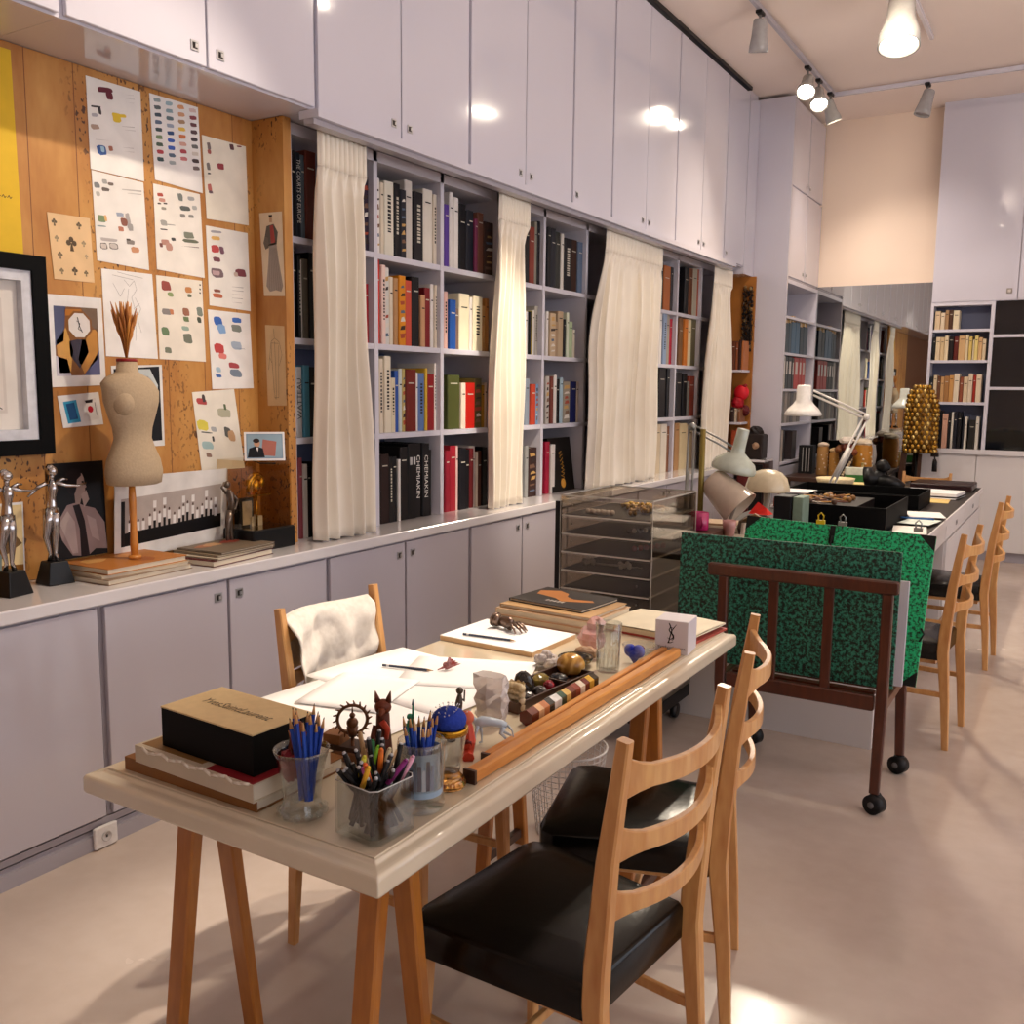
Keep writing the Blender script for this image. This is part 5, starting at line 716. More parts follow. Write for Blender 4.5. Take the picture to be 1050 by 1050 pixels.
# ---------------------------------------------------------------- long table on trestles
T=.74
t=thing('work_table','long narrow ivory topped work table in the foreground','table',(-1.280,2.0,0))
b=MB(); X0,X1,Y0_,Y1_=-.376,.376,-.90,.895
def slab(b,x0,x1,y0,y1,prof,col='ffffff'):
    vs=[];n=len(prof)
    for o,z in prof: vs+=[(x0+o,y0+o,z),(x1-o,y0+o,z),(x1-o,y1-o,z),(x0+o,y1-o,z)]
    fs=[(3,2,1,0),tuple((n-1)*4+k for k in range(4))]
    for i in range(n-1):
        for k in range(4):
            j=(k+1)%4; fs.append((i*4+k,i*4+j,i*4+4+j,i*4+4+k))
    b.add(vs,fs,col)
slab(b,X0,X1,Y0_,Y1_,[(.005,.688),(0,.693),(0,.722),(.004,.7275),(.012,.729),(.026,.730),(.030,.7362)])
bevel(b.build('table_top',M['tabletop'],t),.003,2)
MB().bbox(X0+.032,X1-.032,Y0_+.032,Y1_-.032,.7363,.74,.0015).build('glass_sheet',plain('glossy_ivory_sheet','d8c9ae',.12,nscale=3,namt=.06,coat=.7),t)
def trestle(y,label,x0=-1.50,x1=-1.02):
    t=thing('trestle',label,'trestle',((x0+x1)/2,y,0),0,'wooden trestles under the work table'); L=(x1-x0)/2
    MB().bbox(-L-.02,L+.02,-.035,.035,.635,.6875,.004).build('top_beam',M['trestle'],t)
    for sx in (-1,1):
        for sy in (-1,1):
            MB().beam([(sx*L,sy*.12,0),(sx*L,sy*.037,.665)],[.042,.050],[.024,.03],up=(1,0,0)).build('leg',M['trestle'],t)
        MB().bbox(sx*L-.012,sx*L+.012,-.10,.10,.03,.06,.003).build('cross_bar',M['darkwood'],t)
trestle(1.275,'wooden trestle under the near end of the work table')
trestle(2.45,'wooden trestle under the far end of the work table')
# ---------------------------------------------------------------- ladder back chairs
def chair_parts(t):
    w='beech'
    s=MB()
    # upholstered seat, domed and wider at the front
    def outline(o,z):
        pts=[(-.20+o,-.17+o),(-.19+o,-.178+o),(.17-o,-.215+o),(.205-o,-.20+o),(.215-o,-.17+o),(.215-o,.17-o),(.205-o,.20-o),(.17-o,.215-o),(-.19+o,.178-o),(-.20+o,.17-o)]
        return [(x,y,z) for x,y in pts]
    rs=[outline(.002,.378),outline(0,.382),outline(0,.446),outline(.004,.453),outline(.012,.458),outline(.07,.474)]
    vs=[p for r in rs for p in r]; fs=[tuple(range(9,-1,-1)),tuple(50+k for k in range(10))]
    for i in range(5):
        for k in range(10):
            j=(k+1)%10; fs.append((i*10+k,i*10+j,i*10+10+j,i*10+10+k))
    s.add(vs,fs,'ffffff',True); o=s.build('seat',M['vinyl'],t)
    bevel(o,.004,2)
    f=MB(); f.box(-.18,-.16,-.15,.15,.355,.3775); f.box(.16,.18,-.175,.175,.355,.3775)
    for sy in(-1,1): f.beam([(-.18,sy*.150,.367),(.17,sy*.172,.367)],.018,.020,up=(0,1,0))
    f.build('seat_frame',M[w],t)
    for sy in (-1,1):
        MB().beam([(-.245,sy*.180,0),(-.232,sy*.180,.2),(-.212,sy*.182,.42),(-.215,sy*.184,.50),(-.232,sy*.186,.7),(-.262,sy*.188,.925)],[.022,.026,.030,.030,.027,.022],[.026,.034,.044,.044,.036,.024],up=(0,1,0)).build('back_leg',M[w],t)
        MB().beam([(.200,sy*.200,0),(.188,sy*.188,.377)],[.022,.034],[.022,.036],up=(0,1,0)).build('front_leg',M[w],t)
        MB().beam([(-.224,sy*.181,.235),(.193,sy*.197,.235)],.014,.022,up=(0,1,0)).build('stretcher',M[w],t)
    MB().beam([(0,-.18,.235),(0,.18,.235)],.014,.020,up=(1,0,0)).build('cross_stretcher',M[w],t)
    for z,h in ((.848,.040),(.725,.036),(.608,.034)):
        xb=-.213-(z-.5)*.115; pts=[];W=[];n=14
        for k in range(n+1):
            u=-1+2*k/n; pts.append((xb-.045*(1-u*u)-.004,u*.176,z+.006*(u*u))); W.append(h*(1+.75*max(0,abs(u)-.78)/.22))
        MB().beam(pts,.014,W,up=(1,0,0)).build('back_slat',M[w],t)
def chair(x,y,deg,label,src=None):
    if src is None:
        t=thing('dining_chair',label,'chair',(x,y,0),math.radians(deg),'ladder back chairs with black seats'); chair_parts(t); return t
    r=src.copy(); COL.objects.link(r); r.location=(x,y,0); r.rotation_euler=(0,0,math.radians(deg)); r['label']=label
    for c in list(src.children):
        d=c.copy(); COL.objects.link(d); d.parent=r
    return r
c1=chair(-.85,1.60,173.5,'nearest wooden ladder back chair with black seat, at the front of the work table')
chair(-.90,2.13,195,'wooden ladder back chair with black seat tucked behind the nearest chair',c1)
chair(-1.49,1.93,0,'wooden ladder back chair with a white cloth over its back',c1)
chair(-.64,4.44,176,'wooden chair with black seat at the desk just behind the green portfolios',c1)
chair(-.61,5.82,178,'wooden chair farther along the desk, near the white end wall cupboards',c1)
c6=chair(-1.16,8.62,-92,'wooden chair at the far end of the desk with only its top rail showing',c1); c6.scale=(1,1,.88)
# cloth draped over the chair back
b=MB(); rnd=random.Random(3)
def clothf(u,v):
    # u across (y), v from back lower hem over the rail to front hem
    y=1.775+.322*u
    L=-.16+v*.46  # arc length position, 0 = crest
    crest=.892+.004*math.sin(6*u)
    xr=-1.752-.042*(1-((u-.5)*1.9)**2)*.8
    if L<0: x=xr-.020-.004*math.sin(9*u); z=crest+L
    else:
        x=xr+.036+.012*math.sin(9*u+3*v)+.008*math.sin(21*u+4*v)+.006*math.sin(30*v+8*u)+.10*L; z=crest-L*(1+.07*math.sin(5*u+1))
    if abs(L)<.03:
        k=L/.03; x=xr+(-.020 if L<0 else .036)*abs(k)+(.0); z=crest+.008*(1-k*k)-abs(L)*.6
    return (x,y+.012*math.sin(12*v)+.02*(v-.4)*(u-.5)-(.03*v if u<.5 else -.01),z)
b.sheet(clothf,40,40); o=b.build('draped_cloth',M['cloth']); solidify(o,.004)
tag(o,'crumpled white cotton cloth draped over the back of the wooden chair','cloth')
# mesh waste basket
t=thing('waste_basket','white wire waste basket on the floor under the work table','basket',(-1.42,2.73,0))
wb=plain('white_wire','cfc8c4',.5,nscale=5)
b=MB()
for k in range(28):
    a=2*PI*k/28; b.tube([(.10*math.cos(a),.10*math.sin(a),.004),(.135*math.cos(a+.1),.135*math.sin(a+.1),.30)],.0016,5)
for z in [.02+.02*k for k in range(14)]:
    r=.10+.035*z/.30; b.tube([(r*math.cos(2*PI*k/24),r*math.sin(2*PI*k/24),z) for k in range(25)],.0014,5,cap=False)
b.build('wire_mesh',wb,t)
b=MB(); b.tube([(.136*math.cos(2*PI*k/28),.136*math.sin(2*PI*k/28),.301) for k in range(29)],.004,6,cap=False); b.build('rim',wb,t)
MB().lathe([(.0,.002),(.1,.002),(.1,.005),(0,.005)],24).build('base',wb,t)
# ---------------------------------------------------------------- things on the work table, near end
TZ=T+.0006
flat('book',(-1.40,1.262,TZ),math.radians(90),.235,.365,.026,'8a5a2c','large brown book at the bottom of the near left stack on the table','books stacked under the black box',draw=blot(['c8884a','5a3a20','e0a860','3a2a20','b87038']))
t=flat('book',(-1.37,1.232,TZ+.0266),math.radians(88),.20,.335,.034,'d0c2aa','worn book with frayed cream edges directly under the black box','books stacked under the black box',draw=lambda b,w,d,h:(b.box(-w/2+.002,0,-d/2+.002,-d*.12,h,h+.0008,'8c1f28'),b.box(-w/2+.012,w/2-.01,-d*.05,d/2-.008,h,h+.0006,'8f6a3c'),[b.tube([(-w/2-.001,-d/2+.01+.02*k,h-.004*(k%3)),(-w/2-.001,-d/2+.03+.02*k,h-.003*((k+1)%3))],.003,5,'efe6d6') for k in range(15)]))
# black box with cream lid
t=thing('keepsake_box','black box with a cream lid reading YvesSaintLaurent, on the book stack','box',(-1.355,1.228,TZ+.0628),math.radians(-3))
b=MB(); W,D,Hh=.262,.145,.078; b.box(-W/2,W/2,-D/2,D/2,0,Hh-.002,'18140f'); b.build('body',plain('black_lid_card','0b0907',.6,nscale=20,spec=.12),t)
MB().box(-W/2-.001,W/2+.001,-D/2-.001,D/2+.001,Hh-.0018,Hh+.001).build('lid',plain('cream_card','dcc08c',.5,nscale=60,namt=.08),t)
b=MB(); b.text('YvesSaintLaurent',.034,Matrix.Translation((.0,.0,Hh+.0016)),'5c4a34',w=.19,shear=.25); b.build('lettering',M['paint'],t)
# tumbler of blue pencils
def pencils(name,labelf,group,n,cx,cy,z0,rb,rt,L,cols,wood=True,seed=1,rad=.0036,cat='pencil',tip=.02,sx=1,sy=1):
    rnd=random.Random(seed); 
    for i in range(n):
        a=2*PI*i/n+rnd.uniform(-.2,.2); q=math.sqrt(rnd.uniform(.2,1)); q2=math.sqrt(rnd.uniform(.35,1)); 
        p0=Vector((math.cos(a+rnd.uniform(-.5,.5)+PI*.3)*rb*q*sx,math.sin(a)*rb*q*sy,0)); p1=Vector((math.cos(a)*rt*q2*sx,math.sin(a)*rt*q2*sy,L*rnd.uniform(.92,1.05)))
        d=(p1-p0).normalized(); Li=(p1-p0).length; col=cols[i%len(cols)]
        b=MB()
        if wood:
            b.tube([p0,p0+d*(Li-tip)],rad,6,col,smooth=False); b.tube([p0+d*(Li-tip),p0+d*(Li-.004)],[rad,.0012],6,'c8935c'); b.tube([p0+d*(Li-.004),p0+d*Li],[.0012,.0003],6,'22202a')
        else:
            cap=rnd.uniform(.3,.4); b.tube([p0,p0+d*Li*(1-cap)],rad,10,'17171a'); b.tube([p0+d*Li*(1-cap),p0+d*Li],rad*1.12,10,col); b.tube([p0+d*Li,p0+d*(Li+.004)],[rad*.9,rad*.6],10,col if i%2 else 'c8c8c8')
        single(name,b,M['paint'],labelf(i,col),cat,(cx,cy,z0),0,group)
# glass 1
G1=(-1.144,1.183)
t=thing('pencil_glass','heavy clear tumbler full of blue pencils beside the square glass box','glass',(G1[0],G1[1],TZ))
gl=MB(); gl.lathe([(.0,0),(.036,0),(.041,.006),(.041,.016),(.034,.024),(.033,.035),(.037,.07),(.046,.112),(.050,.124),(.048,.125),(.044,.112),(.035,.07),(.031,.037),(.0,.034)],30)
gl.build('glass_body',M['glass'],t)
b=MB()
for k in range(12):
    a=2*PI*k/12; b.ball((.040*math.cos(a),.040*math.sin(a),.011),.0075,n=8)
b.build('beaded_foot',M['glass'],t)
b=MB(); b.tube([(.0385+.002*0,-.012+.016*math.cos(a),.062+.022*math.sin(a)) for a in [x*.5 for x in range(13)]],.0009,5,'d8dce6'); b.M=None
pencils('blue_pencil',lambda i,c:'blue lacquered pencil standing point up in the beaded tumbler','blue pencils in the beaded tumbler',13,G1[0]+.012,G1[1]+.002,TZ+.037,.022,.034,.155,['2246a8','1f3f9c','2850b4'],seed=4)
b=MB(); b.ball((-.022,-.002,.09),.022,'7a1420',jit=.2,sc=(1,1,1.3)); b.ball((-.012,.004,.125),.014,'4a1a14',jit=.25,sc=(1,1,1.5)); b.tube([(-.014,.0,.12),(-.006,.002,.15),(-.002,0,.172)],[.013,.014,.003],8,'7a3a18')
for k in range(6): b.tube([(-.014,0,.11),(-.03+.008*k,.01*math.sin(k),.15+.004*k)],[.003,.001],5,'a8652c')
single('red_brush_bundle',b,M['paint'],'dark red and brown feathered object sticking out of the beaded tumbler','ornament',(G1[0],G1[1],TZ+.0))
# square glass with pens
SQ=(-.996,1.204); ang=math.radians(3)
t=thing('square_pen_glass','square clear glass box crammed with black pens at the near table corner','glass',(SQ[0],SQ[1],TZ),math.radians(-6))
b=MB(); w=.052; wi=.0488
def rr(w,z,r=.01): return [(-w+r,-w,z),(w-r,-w,z),(w,-w+r,z),(w,w-r,z),(w-r,w,z),(-w+r,w,z),(-w,w-r,z),(-w,-w+r,z)]
rs=[rr(w-.004,0),rr(w,.005),rr(w,.098),rr(wi,.098),rr(wi,.012),rr(wi-.004,.009)]
vs=[p for r in rs for p in r]; fs=[tuple(range(7,-1,-1)),tuple(40+k for k in range(8))]
for i in range(5):
    for k in range(8):
        j=(k+1)%8; fs.append((i*8+k,i*8+j,i*8+8+j,i*8+8+k))
b.add(vs,fs); b.build('glass_body',M['glass'],t)
b=MB(); w=.0505; b.tube([(-w+.01,-w,.098),(w-.01,-w,.098),(w,-w+.01,.098),(w,w-.01,.098),(w-.01,w,.098),(-w+.01,w,.098),(-w,w-.01,.098),(-w,-w+.01,.098),(-w+.01,-w,.098)],.0012,6,'d4d4d0'); b.build('rim',M['paint'],t)  # pale opaque tube, paints a highlight along the glass rim
capc=['17171a','e87a28','17171a','d8c8a0','17171a','8ad038','17171a','b89468','17171a','e0c090','c86ab0','17171a','e8b030','8a2878','17171a','d8d040','17171a','e86a30','f0b0c8','17171a','2f7a4a']+['17171a']*20
rnd=random.Random(12)
for i,cc in enumerate(capc):
    p0=Vector((rnd.uniform(-.040,.040),rnd.uniform(-.040,.040),rnd.uniform(0,.004)))
    m=Vector((rnd.uniform(-.041,.041),rnd.uniform(-.041,.041),.086)); d=(m-p0).normalized(); L=rnd.uniform(.128,.158) if cc!='17171a' else rnd.uniform(.108,.145)
    p1=p0+d*L
    d=(p1-p0).normalized(); L=(p1-p0).length; b=MB(); r=.0043
    b.tube([p0,p0+d*L*.64],r,8,'151518'); b.tube([p0+d*L*.64,p0+d*L],[r*1.12,r*1.0],8,cc); b.tube([p0+d*L,p0+d*(L+.003)],[r*.8,r*.7],8,'c0c0c4' if cc=='17171a' else cc)
    nm={'17171a':'black','1a1a1c':'black'}.get(cc,cname(cc))
    cl=capc[:i+1].count(cc)
    single('felt_pen',b,M['paint'],('slim black pen among the black pens in the square glass box' if nm=='black' else f'pen with {nm} cap sticking out of the square glass box' if [cname(x) for x in capc].count(cname(cc))==1 else f'{nm} capped pen, one of the {nm} ones in the square glass box'),'pen',(SQ[0],SQ[1],TZ+.0135),math.radians(-6),'pens in the square glass box')
# printed cup with pencils
G3=(-.985,1.323)
t=thing('pencil_cup','clear cup with a pale blue printed wrap, holding blue pencils behind the pens','cup',(G3[0],G3[1],TZ))
MB().lathe([(0,0),(.040,0),(.043,.008),(.0425,.016),(.041,.02),(.0435,.12),(.0425,.128),(.0405,.128),(.0385,.022),(0,.018)],28).build('glass_body',M['glass'],t)
b=MB(); n=28; vs=[];fs=[]
for k in range(n+1):
    a=2*PI*k/n; vs+=[(.0388*math.cos(a)*1,.0388*math.sin(a),.03),(.0392*math.cos(a),.0392*math.sin(a),.112)]
for k in range(n): fs.append((2*k,2*k+2,2*k+3,2*k+1))
b.add(vs,fs,'a9c4dc',True)
for k in range(8):
    a=-1.9+k*.2; b.quad((.0394*math.cos(a),.0394*math.sin(a),.045),(.0394*math.cos(a+.17),.0394*math.sin(a+.17),.045),(.0396*math.cos(a+.17),.0396*math.sin(a+.17),.1-.008*(k%3)),(.0396*math.cos(a),.0396*math.sin(a),.1-.008*(k%3)),['6a6470','c9ccd2','57505c','8a8c9a'][k%4])
b.build('printed_wrap',M['paper'],t)
pencils('blue_pencil',lambda i,c:'blue pencil with bare wooden point standing in the printed cup','blue pencils in the printed cup',13,G3[0],G3[1],TZ+.024,.02,.034,.148,['2246a8','2a50b0','1c3a90'],seed=9)
# amber footed glass with blue pincushion
G4=(-.995,1.425)
t=thing('amber_glass','footed glass with amber base and gold rim, right of the printed cup','glass',(G4[0],G4[1],TZ))
MB().lathe([(0,0),(.031,0),(.034,.006),(.033,.014),(.026,.022),(.020,.03),(.02,.031),(0,.031)],24).build('amber_foot',M['amberglass'],t)
MB().lathe([(0,.0315),(.021,.0315),(.025,.045),(.029,.075),(.034,.108),(.036,.116),(.0345,.116),(.031,.104),(.026,.07),(.022,.045),(0,.038)],24).build('glass_bowl',M['glass'],t)
MB().lathe([(.0335,.107),(.0365,.107),(.0375,.116),(.0365,.119),(.0345,.119)],24).build('gold_rim',M['gold'],t)
t=thing('pincushion','round blue pincushion full of pins sitting in the amber glass','pincushion',(G4[0],G4[1],TZ+.12))
MB().ball((0,0,.012),.034,n=18,sc=(1,1,.75)).build('cushion',plain('blue_felt','1c3aa0',.9,nscale=120,namt=.3,bmp=.2),t)
b=MB(); rnd=random.Random(6)
for k in range(22):
    a=rnd.uniform(0,2*PI); e=rnd.uniform(.3,1.4); d=Vector((math.cos(a)*math.cos(e),math.sin(a)*math.cos(e),math.sin(e))); p=Vector((0,0,.012))+Vector((d.x*.034,d.y*.034,d.z*.0255))
    b.tube([p,p+d*.006],.0004,4,'c8c8cc'); b.ball(tuple(p+d*.006),.0014,'e8e4e0',n=6)
b.build('pins',M['metalpaint'],t)['kind']='stuff'
# paper sheets
def papersheet(cx,cy,w,d,rz,z,label,lines=False,mat='white'):
    b=MB()
    b.sheet(lambda u,v:((u-.5)*w,(v-.5)*d,.0004+.0025*max(0,(abs(u-.5)*2)**6)*math.sin(3*v)+.0),8,8)
    o=b.build('paper_sheet',M[mat],None,(cx,cy,z),math.radians(rz)); solidify(o,.0005,0)
    return tag(o,label,'paper',None,'thing')
papersheet(-1.455,1.655,.42,.30,-6,TZ+.0008,'blank white sheet lying behind the black box')['group']='white sheets on the work table'
papersheet(-1.44,1.93,.50,.36,-8,TZ+.0022,'large blank white sheet at the middle of the table under the red glass bird')['group']='white sheets on the work table'
papersheet(-1.36,2.04,.34,.26,22,TZ+.0036,'white sheet turned at an angle beside the clear crystal block')['group']='white sheets on the work table'
papersheet(-1.50,1.76,.22,.26,14,TZ+.005,'small white sheet overlapping the sheet behind the black box')['group']='white sheets on the work table'
# pencil and red glass bird
def lying_pencil(p,q,z,label):
    b=MB(); p=Vector((*p,z));q=Vector((*q,z)); d=(q-p); L=d.length; d.normalize(); o=p.copy()
    b.tube([(0,0,0),d*(L-.018)],.0036,6,'3a3f52',smooth=False); b.tube([d*.012,d*.02],.0038,6,'c8c8cc',smooth=False); b.tube([d*(L-.018),d*(L-.003)],[.0036,.001],6,'c09a70'); b.tube([d*(L-.003),d*L],[.001,.0003],6,'22202a')
    return single('pencil',b,M['paint'],label,'pencil',tuple(o))
lying_pencil((-1.585,1.955),(-1.44,1.99),TZ+.009,'dark pencil lying on the white sheets beside the red glass bird')
b=MB()
for k in range(5):
    a=-.5+k*.22; b.add([(0,0,.0),(.012,.006,0),(.03+.012*k,.0+.012*k,.062-.011*k),(.018+.01*k,-.004+.01*k,.066-.011*k),(0,.008,.006)],[(0,1,2,3),(0,3,4),(4,3,2,1),(0,4,1)])
b.ball((.01,.004,.022),.016,sc=(1.3,.8,1.1),jit=.1); b.tube([(.0,0,.015),(-.02,-.008,.008),(-.034,-.014,.004)],[.008,.004,.002],8)
single('glass_bird',b,M['redglass'],'small red faceted glass bird beside the pencil on the white sheets','ornament',(-1.425,2.02,TZ+.006),math.radians(30)).scale=(.55,.55,.55)
# clear crystal block, greyhound, red cone, small dark figures
b=MB(); rnd=random.Random(8); n=12; vs=[];fs=[]; H_=[0,.012,.026,.04,.055,.07,.085,.098,.112]
for z in H_:
    for k in range(n):
        a=2*PI*k/n; r=(.036 if abs(math.cos(a))>.7 else .030)*rnd.uniform(.8,1.14); vs.append((r*math.cos(a)*1.15,r*math.sin(a)*.75,z+rnd.uniform(-.002,.002)))
for i in range(len(H_)-1):
    for k in range(n):
        j=(k+1)%n; fs.append((i*n+k,i*n+j,i*n+n+j,i*n+n+k))
fs+= [tuple(range(n-1,-1,-1)),tuple((len(H_)-1)*n+k for k in range(n))]
b.add(vs,fs); single('crystal_block',b,M['crystal'],'tall rough clear crystal block behind the pale greyhound figurine','ornament',(-1.115,1.765,TZ))
b=MB()
b.sheet(lambda u,v:(.028*math.cos(PI*u)*(1+.05*math.sin(40*u)),.028*math.sin(PI*u)*.6,.065*v+.003*math.sin(30*u)),20,6); 
for k in range(9):
    for j in range(4): b.ball((.028*math.cos(PI*(k+.5)/9),-.012+.020*math.sin(PI*(k+.5)/9),.01+.015*j),.0085,n=8)
single('honeycomb_glass',b,M['yellowglass'],'pale yellow honeycomb patterned glass beside the clear crystal block','ornament',(-1.115,1.865,TZ+.002))
b=MB()
b.tube([(-.05,0,.062),(-.03,0,.066),(0,0,.065),(.03,0,.060),(.045,0,.055)],[.010,.0155,.013,.011,.009],10)
b.tube([(-.045,0,.064),(-.058,0,.078),(-.07,0,.086)],[.009,.006,.006],8); b.tube([(-.066,0,.088),(-.08,0,.086),(-.094,0,.082)],[.008,.006,.0025],8); b.tube([(-.067,.003,.092),(-.06,.005,.099)],[.003,.001],6)
for x,f in ((-.04,-.008),(-.036,.006)):
    for s_ in ((-1,) if f<0 else (1,)): b.tube([(x,s_*.006,.058),(x+f,s_*.007,.032),(x+f*1.2,s_*.007,.004),(x+f-.008,s_*.007,.002)],[.007,.004,.003,.002],7)
for x,f in ((.04,.012),(.036,-.004)):
    s_=1 if f>0 else -1; b.tube([(x,s_*.005,.054),(x-.008,s_*.008,.036),(x+.012+f,s_*.008,.020),(x+.006+f,s_*.008,.003),(x-.004+f,s_*.008,.002)],[.010,.006,.0035,.003,.002],7)
b.tube([(.048,0,.056),(.062,0,.040),(.066,0,.022),(.074,0,.012)],[.004,.0025,.002,.001],6)
single('greyhound_figurine',b,plain('pale_blue_porcelain','b9c6d0',.25,nscale=10,namt=.1,coat=.4),'pale blue porcelain greyhound figurine beside the wooden bars','figurine',(-1.04,1.648,TZ),math.radians(31)).scale=(.72,.9,.78)
b=MB(); b.tube([(0,0,0),(.004,-.004,.03),(-.002,0,.06),(-.004,.002,.085)],[.012,.016,.013,.004],8,'c8452c',smooth=False); b.ball((-.004,.003,.078),.015,'d86a4a'); b.tube([(0,0,.008),(.022,-.03,.006)],[.01,.012],8,'c23c24',smooth=False); b.tube([(.0,0,.04),(.01,-.016,.028)],[.008,.01],6,'5a1410',smooth=False)
single('red_wooden_toy',b,M['paint'],'red and orange painted wooden toy left of the pale greyhound','figurine',(-1.052,1.575,TZ))
def tiny(x,y,h,label,col='4a3c34'):
    b=MB(); b.lathe([(.010,0),(.010,.004),(.005,.007),(.005,h*.25)],12,col=col); b.tube([(0,0,h*.2),(0,0,h*.55),(.002,0,h*.75)],[.006,.009,.005],8,col); b.ball((.002,0,h*.84),h*.085,col); b.tube([(0,.006,h*.65),(.002,.018,h*.55),(.002,.02,h*.8)],[.003,.0025,.002],6,col)
    single('tiny_figure',b,plain('dark_pewter','54483e',.35,metal=.6,nscale=30,namt=.3),label,'figurine',(x,y,TZ))
tiny(-1.16,1.70,.10,'tiny dark metal figure standing left of the clear crystal block')
tiny(-1.125,1.62,.075,'tiny dark metal figure just behind the blue pincushion')
# sun gear ornament, fox, statue
b=MB(); b.lathe([(.018,0),(.018,.005),(.004,.01),(.004,.05)],14)
n=18; R0=.030
b.tube([(R0*math.cos(2*PI*k/36),0,.085+R0*math.sin(2*PI*k/36)) for k in range(37)],.0035,6,cap=False)
for k in range(n):
    a=2*PI*k/n; b.tube([(R0*math.cos(a),0,.085+R0*math.sin(a)),((R0+.01)*math.cos(a+.12),0,.085+(R0+.01)*math.sin(a+.12))],[.003,.0012],5)
b.ball((0,0,.078),.012); b.ball((0,0,.094),.006); b.tube([(0,0,.05),(0,0,.07)],[.009,.012],8); b.tube([(0,0,.098),(0,0,.114)],[.002,.001],5)
single('sun_ornament',b,M['bronze'],'bronze toothed ring ornament with a small head inside, behind the pens','ornament',(-1.235,1.425,TZ),math.radians(41))
b=MB(); b.lathe([(.024,0),(.024,.006),(.018,.01),(.020,.02)],14,col='4a2414'); b.tube([(0,0,.015),(0,0,.06),(.0,0,.10),(0,0,.125)],[.020,.018,.014,.013],10,'5c2a18'); b.ball((0,0,.138),.017,'6a3018',sc=(1,1,.9)); b.tube([(0,-.01,.136),(0,-.028,.13)],[.009,.003],8,'7a3c20')
for s_ in(-1,1): b.tube([(s_*.010,0,.148),(s_*.015,0,.170)],[.007,.001],6,'5c2a18')
b.tube([(0,-.012,.112),(.012,-.02,.10),(.010,-.02,.08)],[.007,.006,.004],6,'c8452c'); b.tube([(-.014,-.002,.10),(-.018,-.014,.08),(-.004,-.02,.07)],[.006,.006,.005],6,'5c2a18')
single('fox_figurine',b,M['paint'],'brown carved fox figurine with pointed ears standing behind the pens','figurine',(-1.135,1.40,TZ),math.radians(30))
b=MB(); b.box(-.009,.009,-.009,.009,0,.05,'3f8a68'); b.tube([(0,0,.05),(0,0,.085),(0,0,.105)],[.010,.008,.005],8,'3f9470'); b.ball((0,0,.113),.0065,'3f9470',n=8); b.tube([(.006,0,.10),(.008,0,.122),(.008,0,.138)],[.003,.0025,.002],6,'3f9470'); b.tube([(.008,0,.138),(.008,0,.15)],[.003,.001],5,'6a7a80'); b.tube([(-.006,-.003,.098),(-.010,-.006,.086)],[.003,.003],5,'3f9470')
single('statue_figurine',b,M['paint'],'tiny green statue with raised torch between the fox and the pencil cup','figurine',(-1.10,1.44,TZ))
b=MB(); b.bbox(-.05,.05,-.03,.03,0,.02,.002,'7a5030'); b.box(-.045,.045,-.025,.025,.0202,.03,'3a2418'); b.box(-.04,.0,-.02,.02,.0302,.05,'8a5a34')
single('small_wooden_box',b,M['paint'],'small brown wooden box between the blue pencil tumbler and the sun ornament','box',(-1.26,1.43,TZ),math.radians(10))
# ---------------------------------------------------------------- table, far half
def pad(cx,cy,w,d,h,rz,label):
    t=thing('sketch_pad',label,'sketch pad',(cx,cy,TZ),math.radians(rz))
    MB().box(-w/2,w/2,-d/2,d/2,0,h-.002).build('page_block',plain('pad_edges','d9b68c',.8,nscale=90,namt=.1),t)
    MB().box(-w/2,w/2,-d/2,d/2,h-.0018,h).build('top_page',M['white'],t)
pad(-1.457,2.40,.33,.25,.015,-2,'white sketch pad carrying a pencil and a silver hand')
lying_pencil((-1.565,2.315),(-1.39,2.335),TZ+.0195,'dark pencil lying on the white sketch pad')
# hand sculpture
b=MB(); b.tube([(-.05,0,.025),(-.042,0,.022),(-.03,0,.018)],[.021,.020,.015],12); b.tube([(-.052,0,.0255),(-.048,0,.0245)],[.024,.024],12)
b.tube([(-.034,0,.019),(-.015,0,.023),(.008,0,.022),(.022,-.001,.018)],[.014,.017,.021,.019],12,flat=.55)
for (y0,y1,l,r) in ((-.017,-.028,.046,.0045),(-.007,-.010,.056,.005),(.004,.005,.058,.005),(.014,.020,.050,.0045)):
    b.tube([(.018,y0,.020),(.018+l*.4,(y0*2+y1)/3,.026),(.018+l*.75,(y0+2*y1)/3,.016),(.018+l,y1,.004)],[.006,r,r*.85,r*.4],8)
b.tube([(-.018,.013,.018),(.0,.027,.014),(.014,.036,.006),(.024,.040,.003)],[.007,.0065,.005,.003],8)
single('hand_sculpture',b,M['bronze'] if False else plain('tarnished_silver','8a7466',.28,metal=.85,nscale=25,namt=.4),'silver sculpture of a hand resting on the white sketch pad','sculpture',(-1.49,2.445,TZ+.0155),math.radians(-12))
z=TZ
for i,(w,d,h,c,rz,cx,cy,lab) in enumerate([(.36,.27,.020,'c99a78',-3,-1.435,2.715,'tan book at the bottom of the far table stack'),(.36,.27,.021,'d8b896',-2,-1.435,2.715,'cream book second from the bottom of the far table stack'),(.34,.25,.012,'c8a070',-3,-1.435,2.715,'brown bound book just under the black magazine')]):
    flat('book',(cx,cy,z),math.radians(rz),w,d,h,c,lab,'books stacked at the far end of the work table'); z+=h+.0006
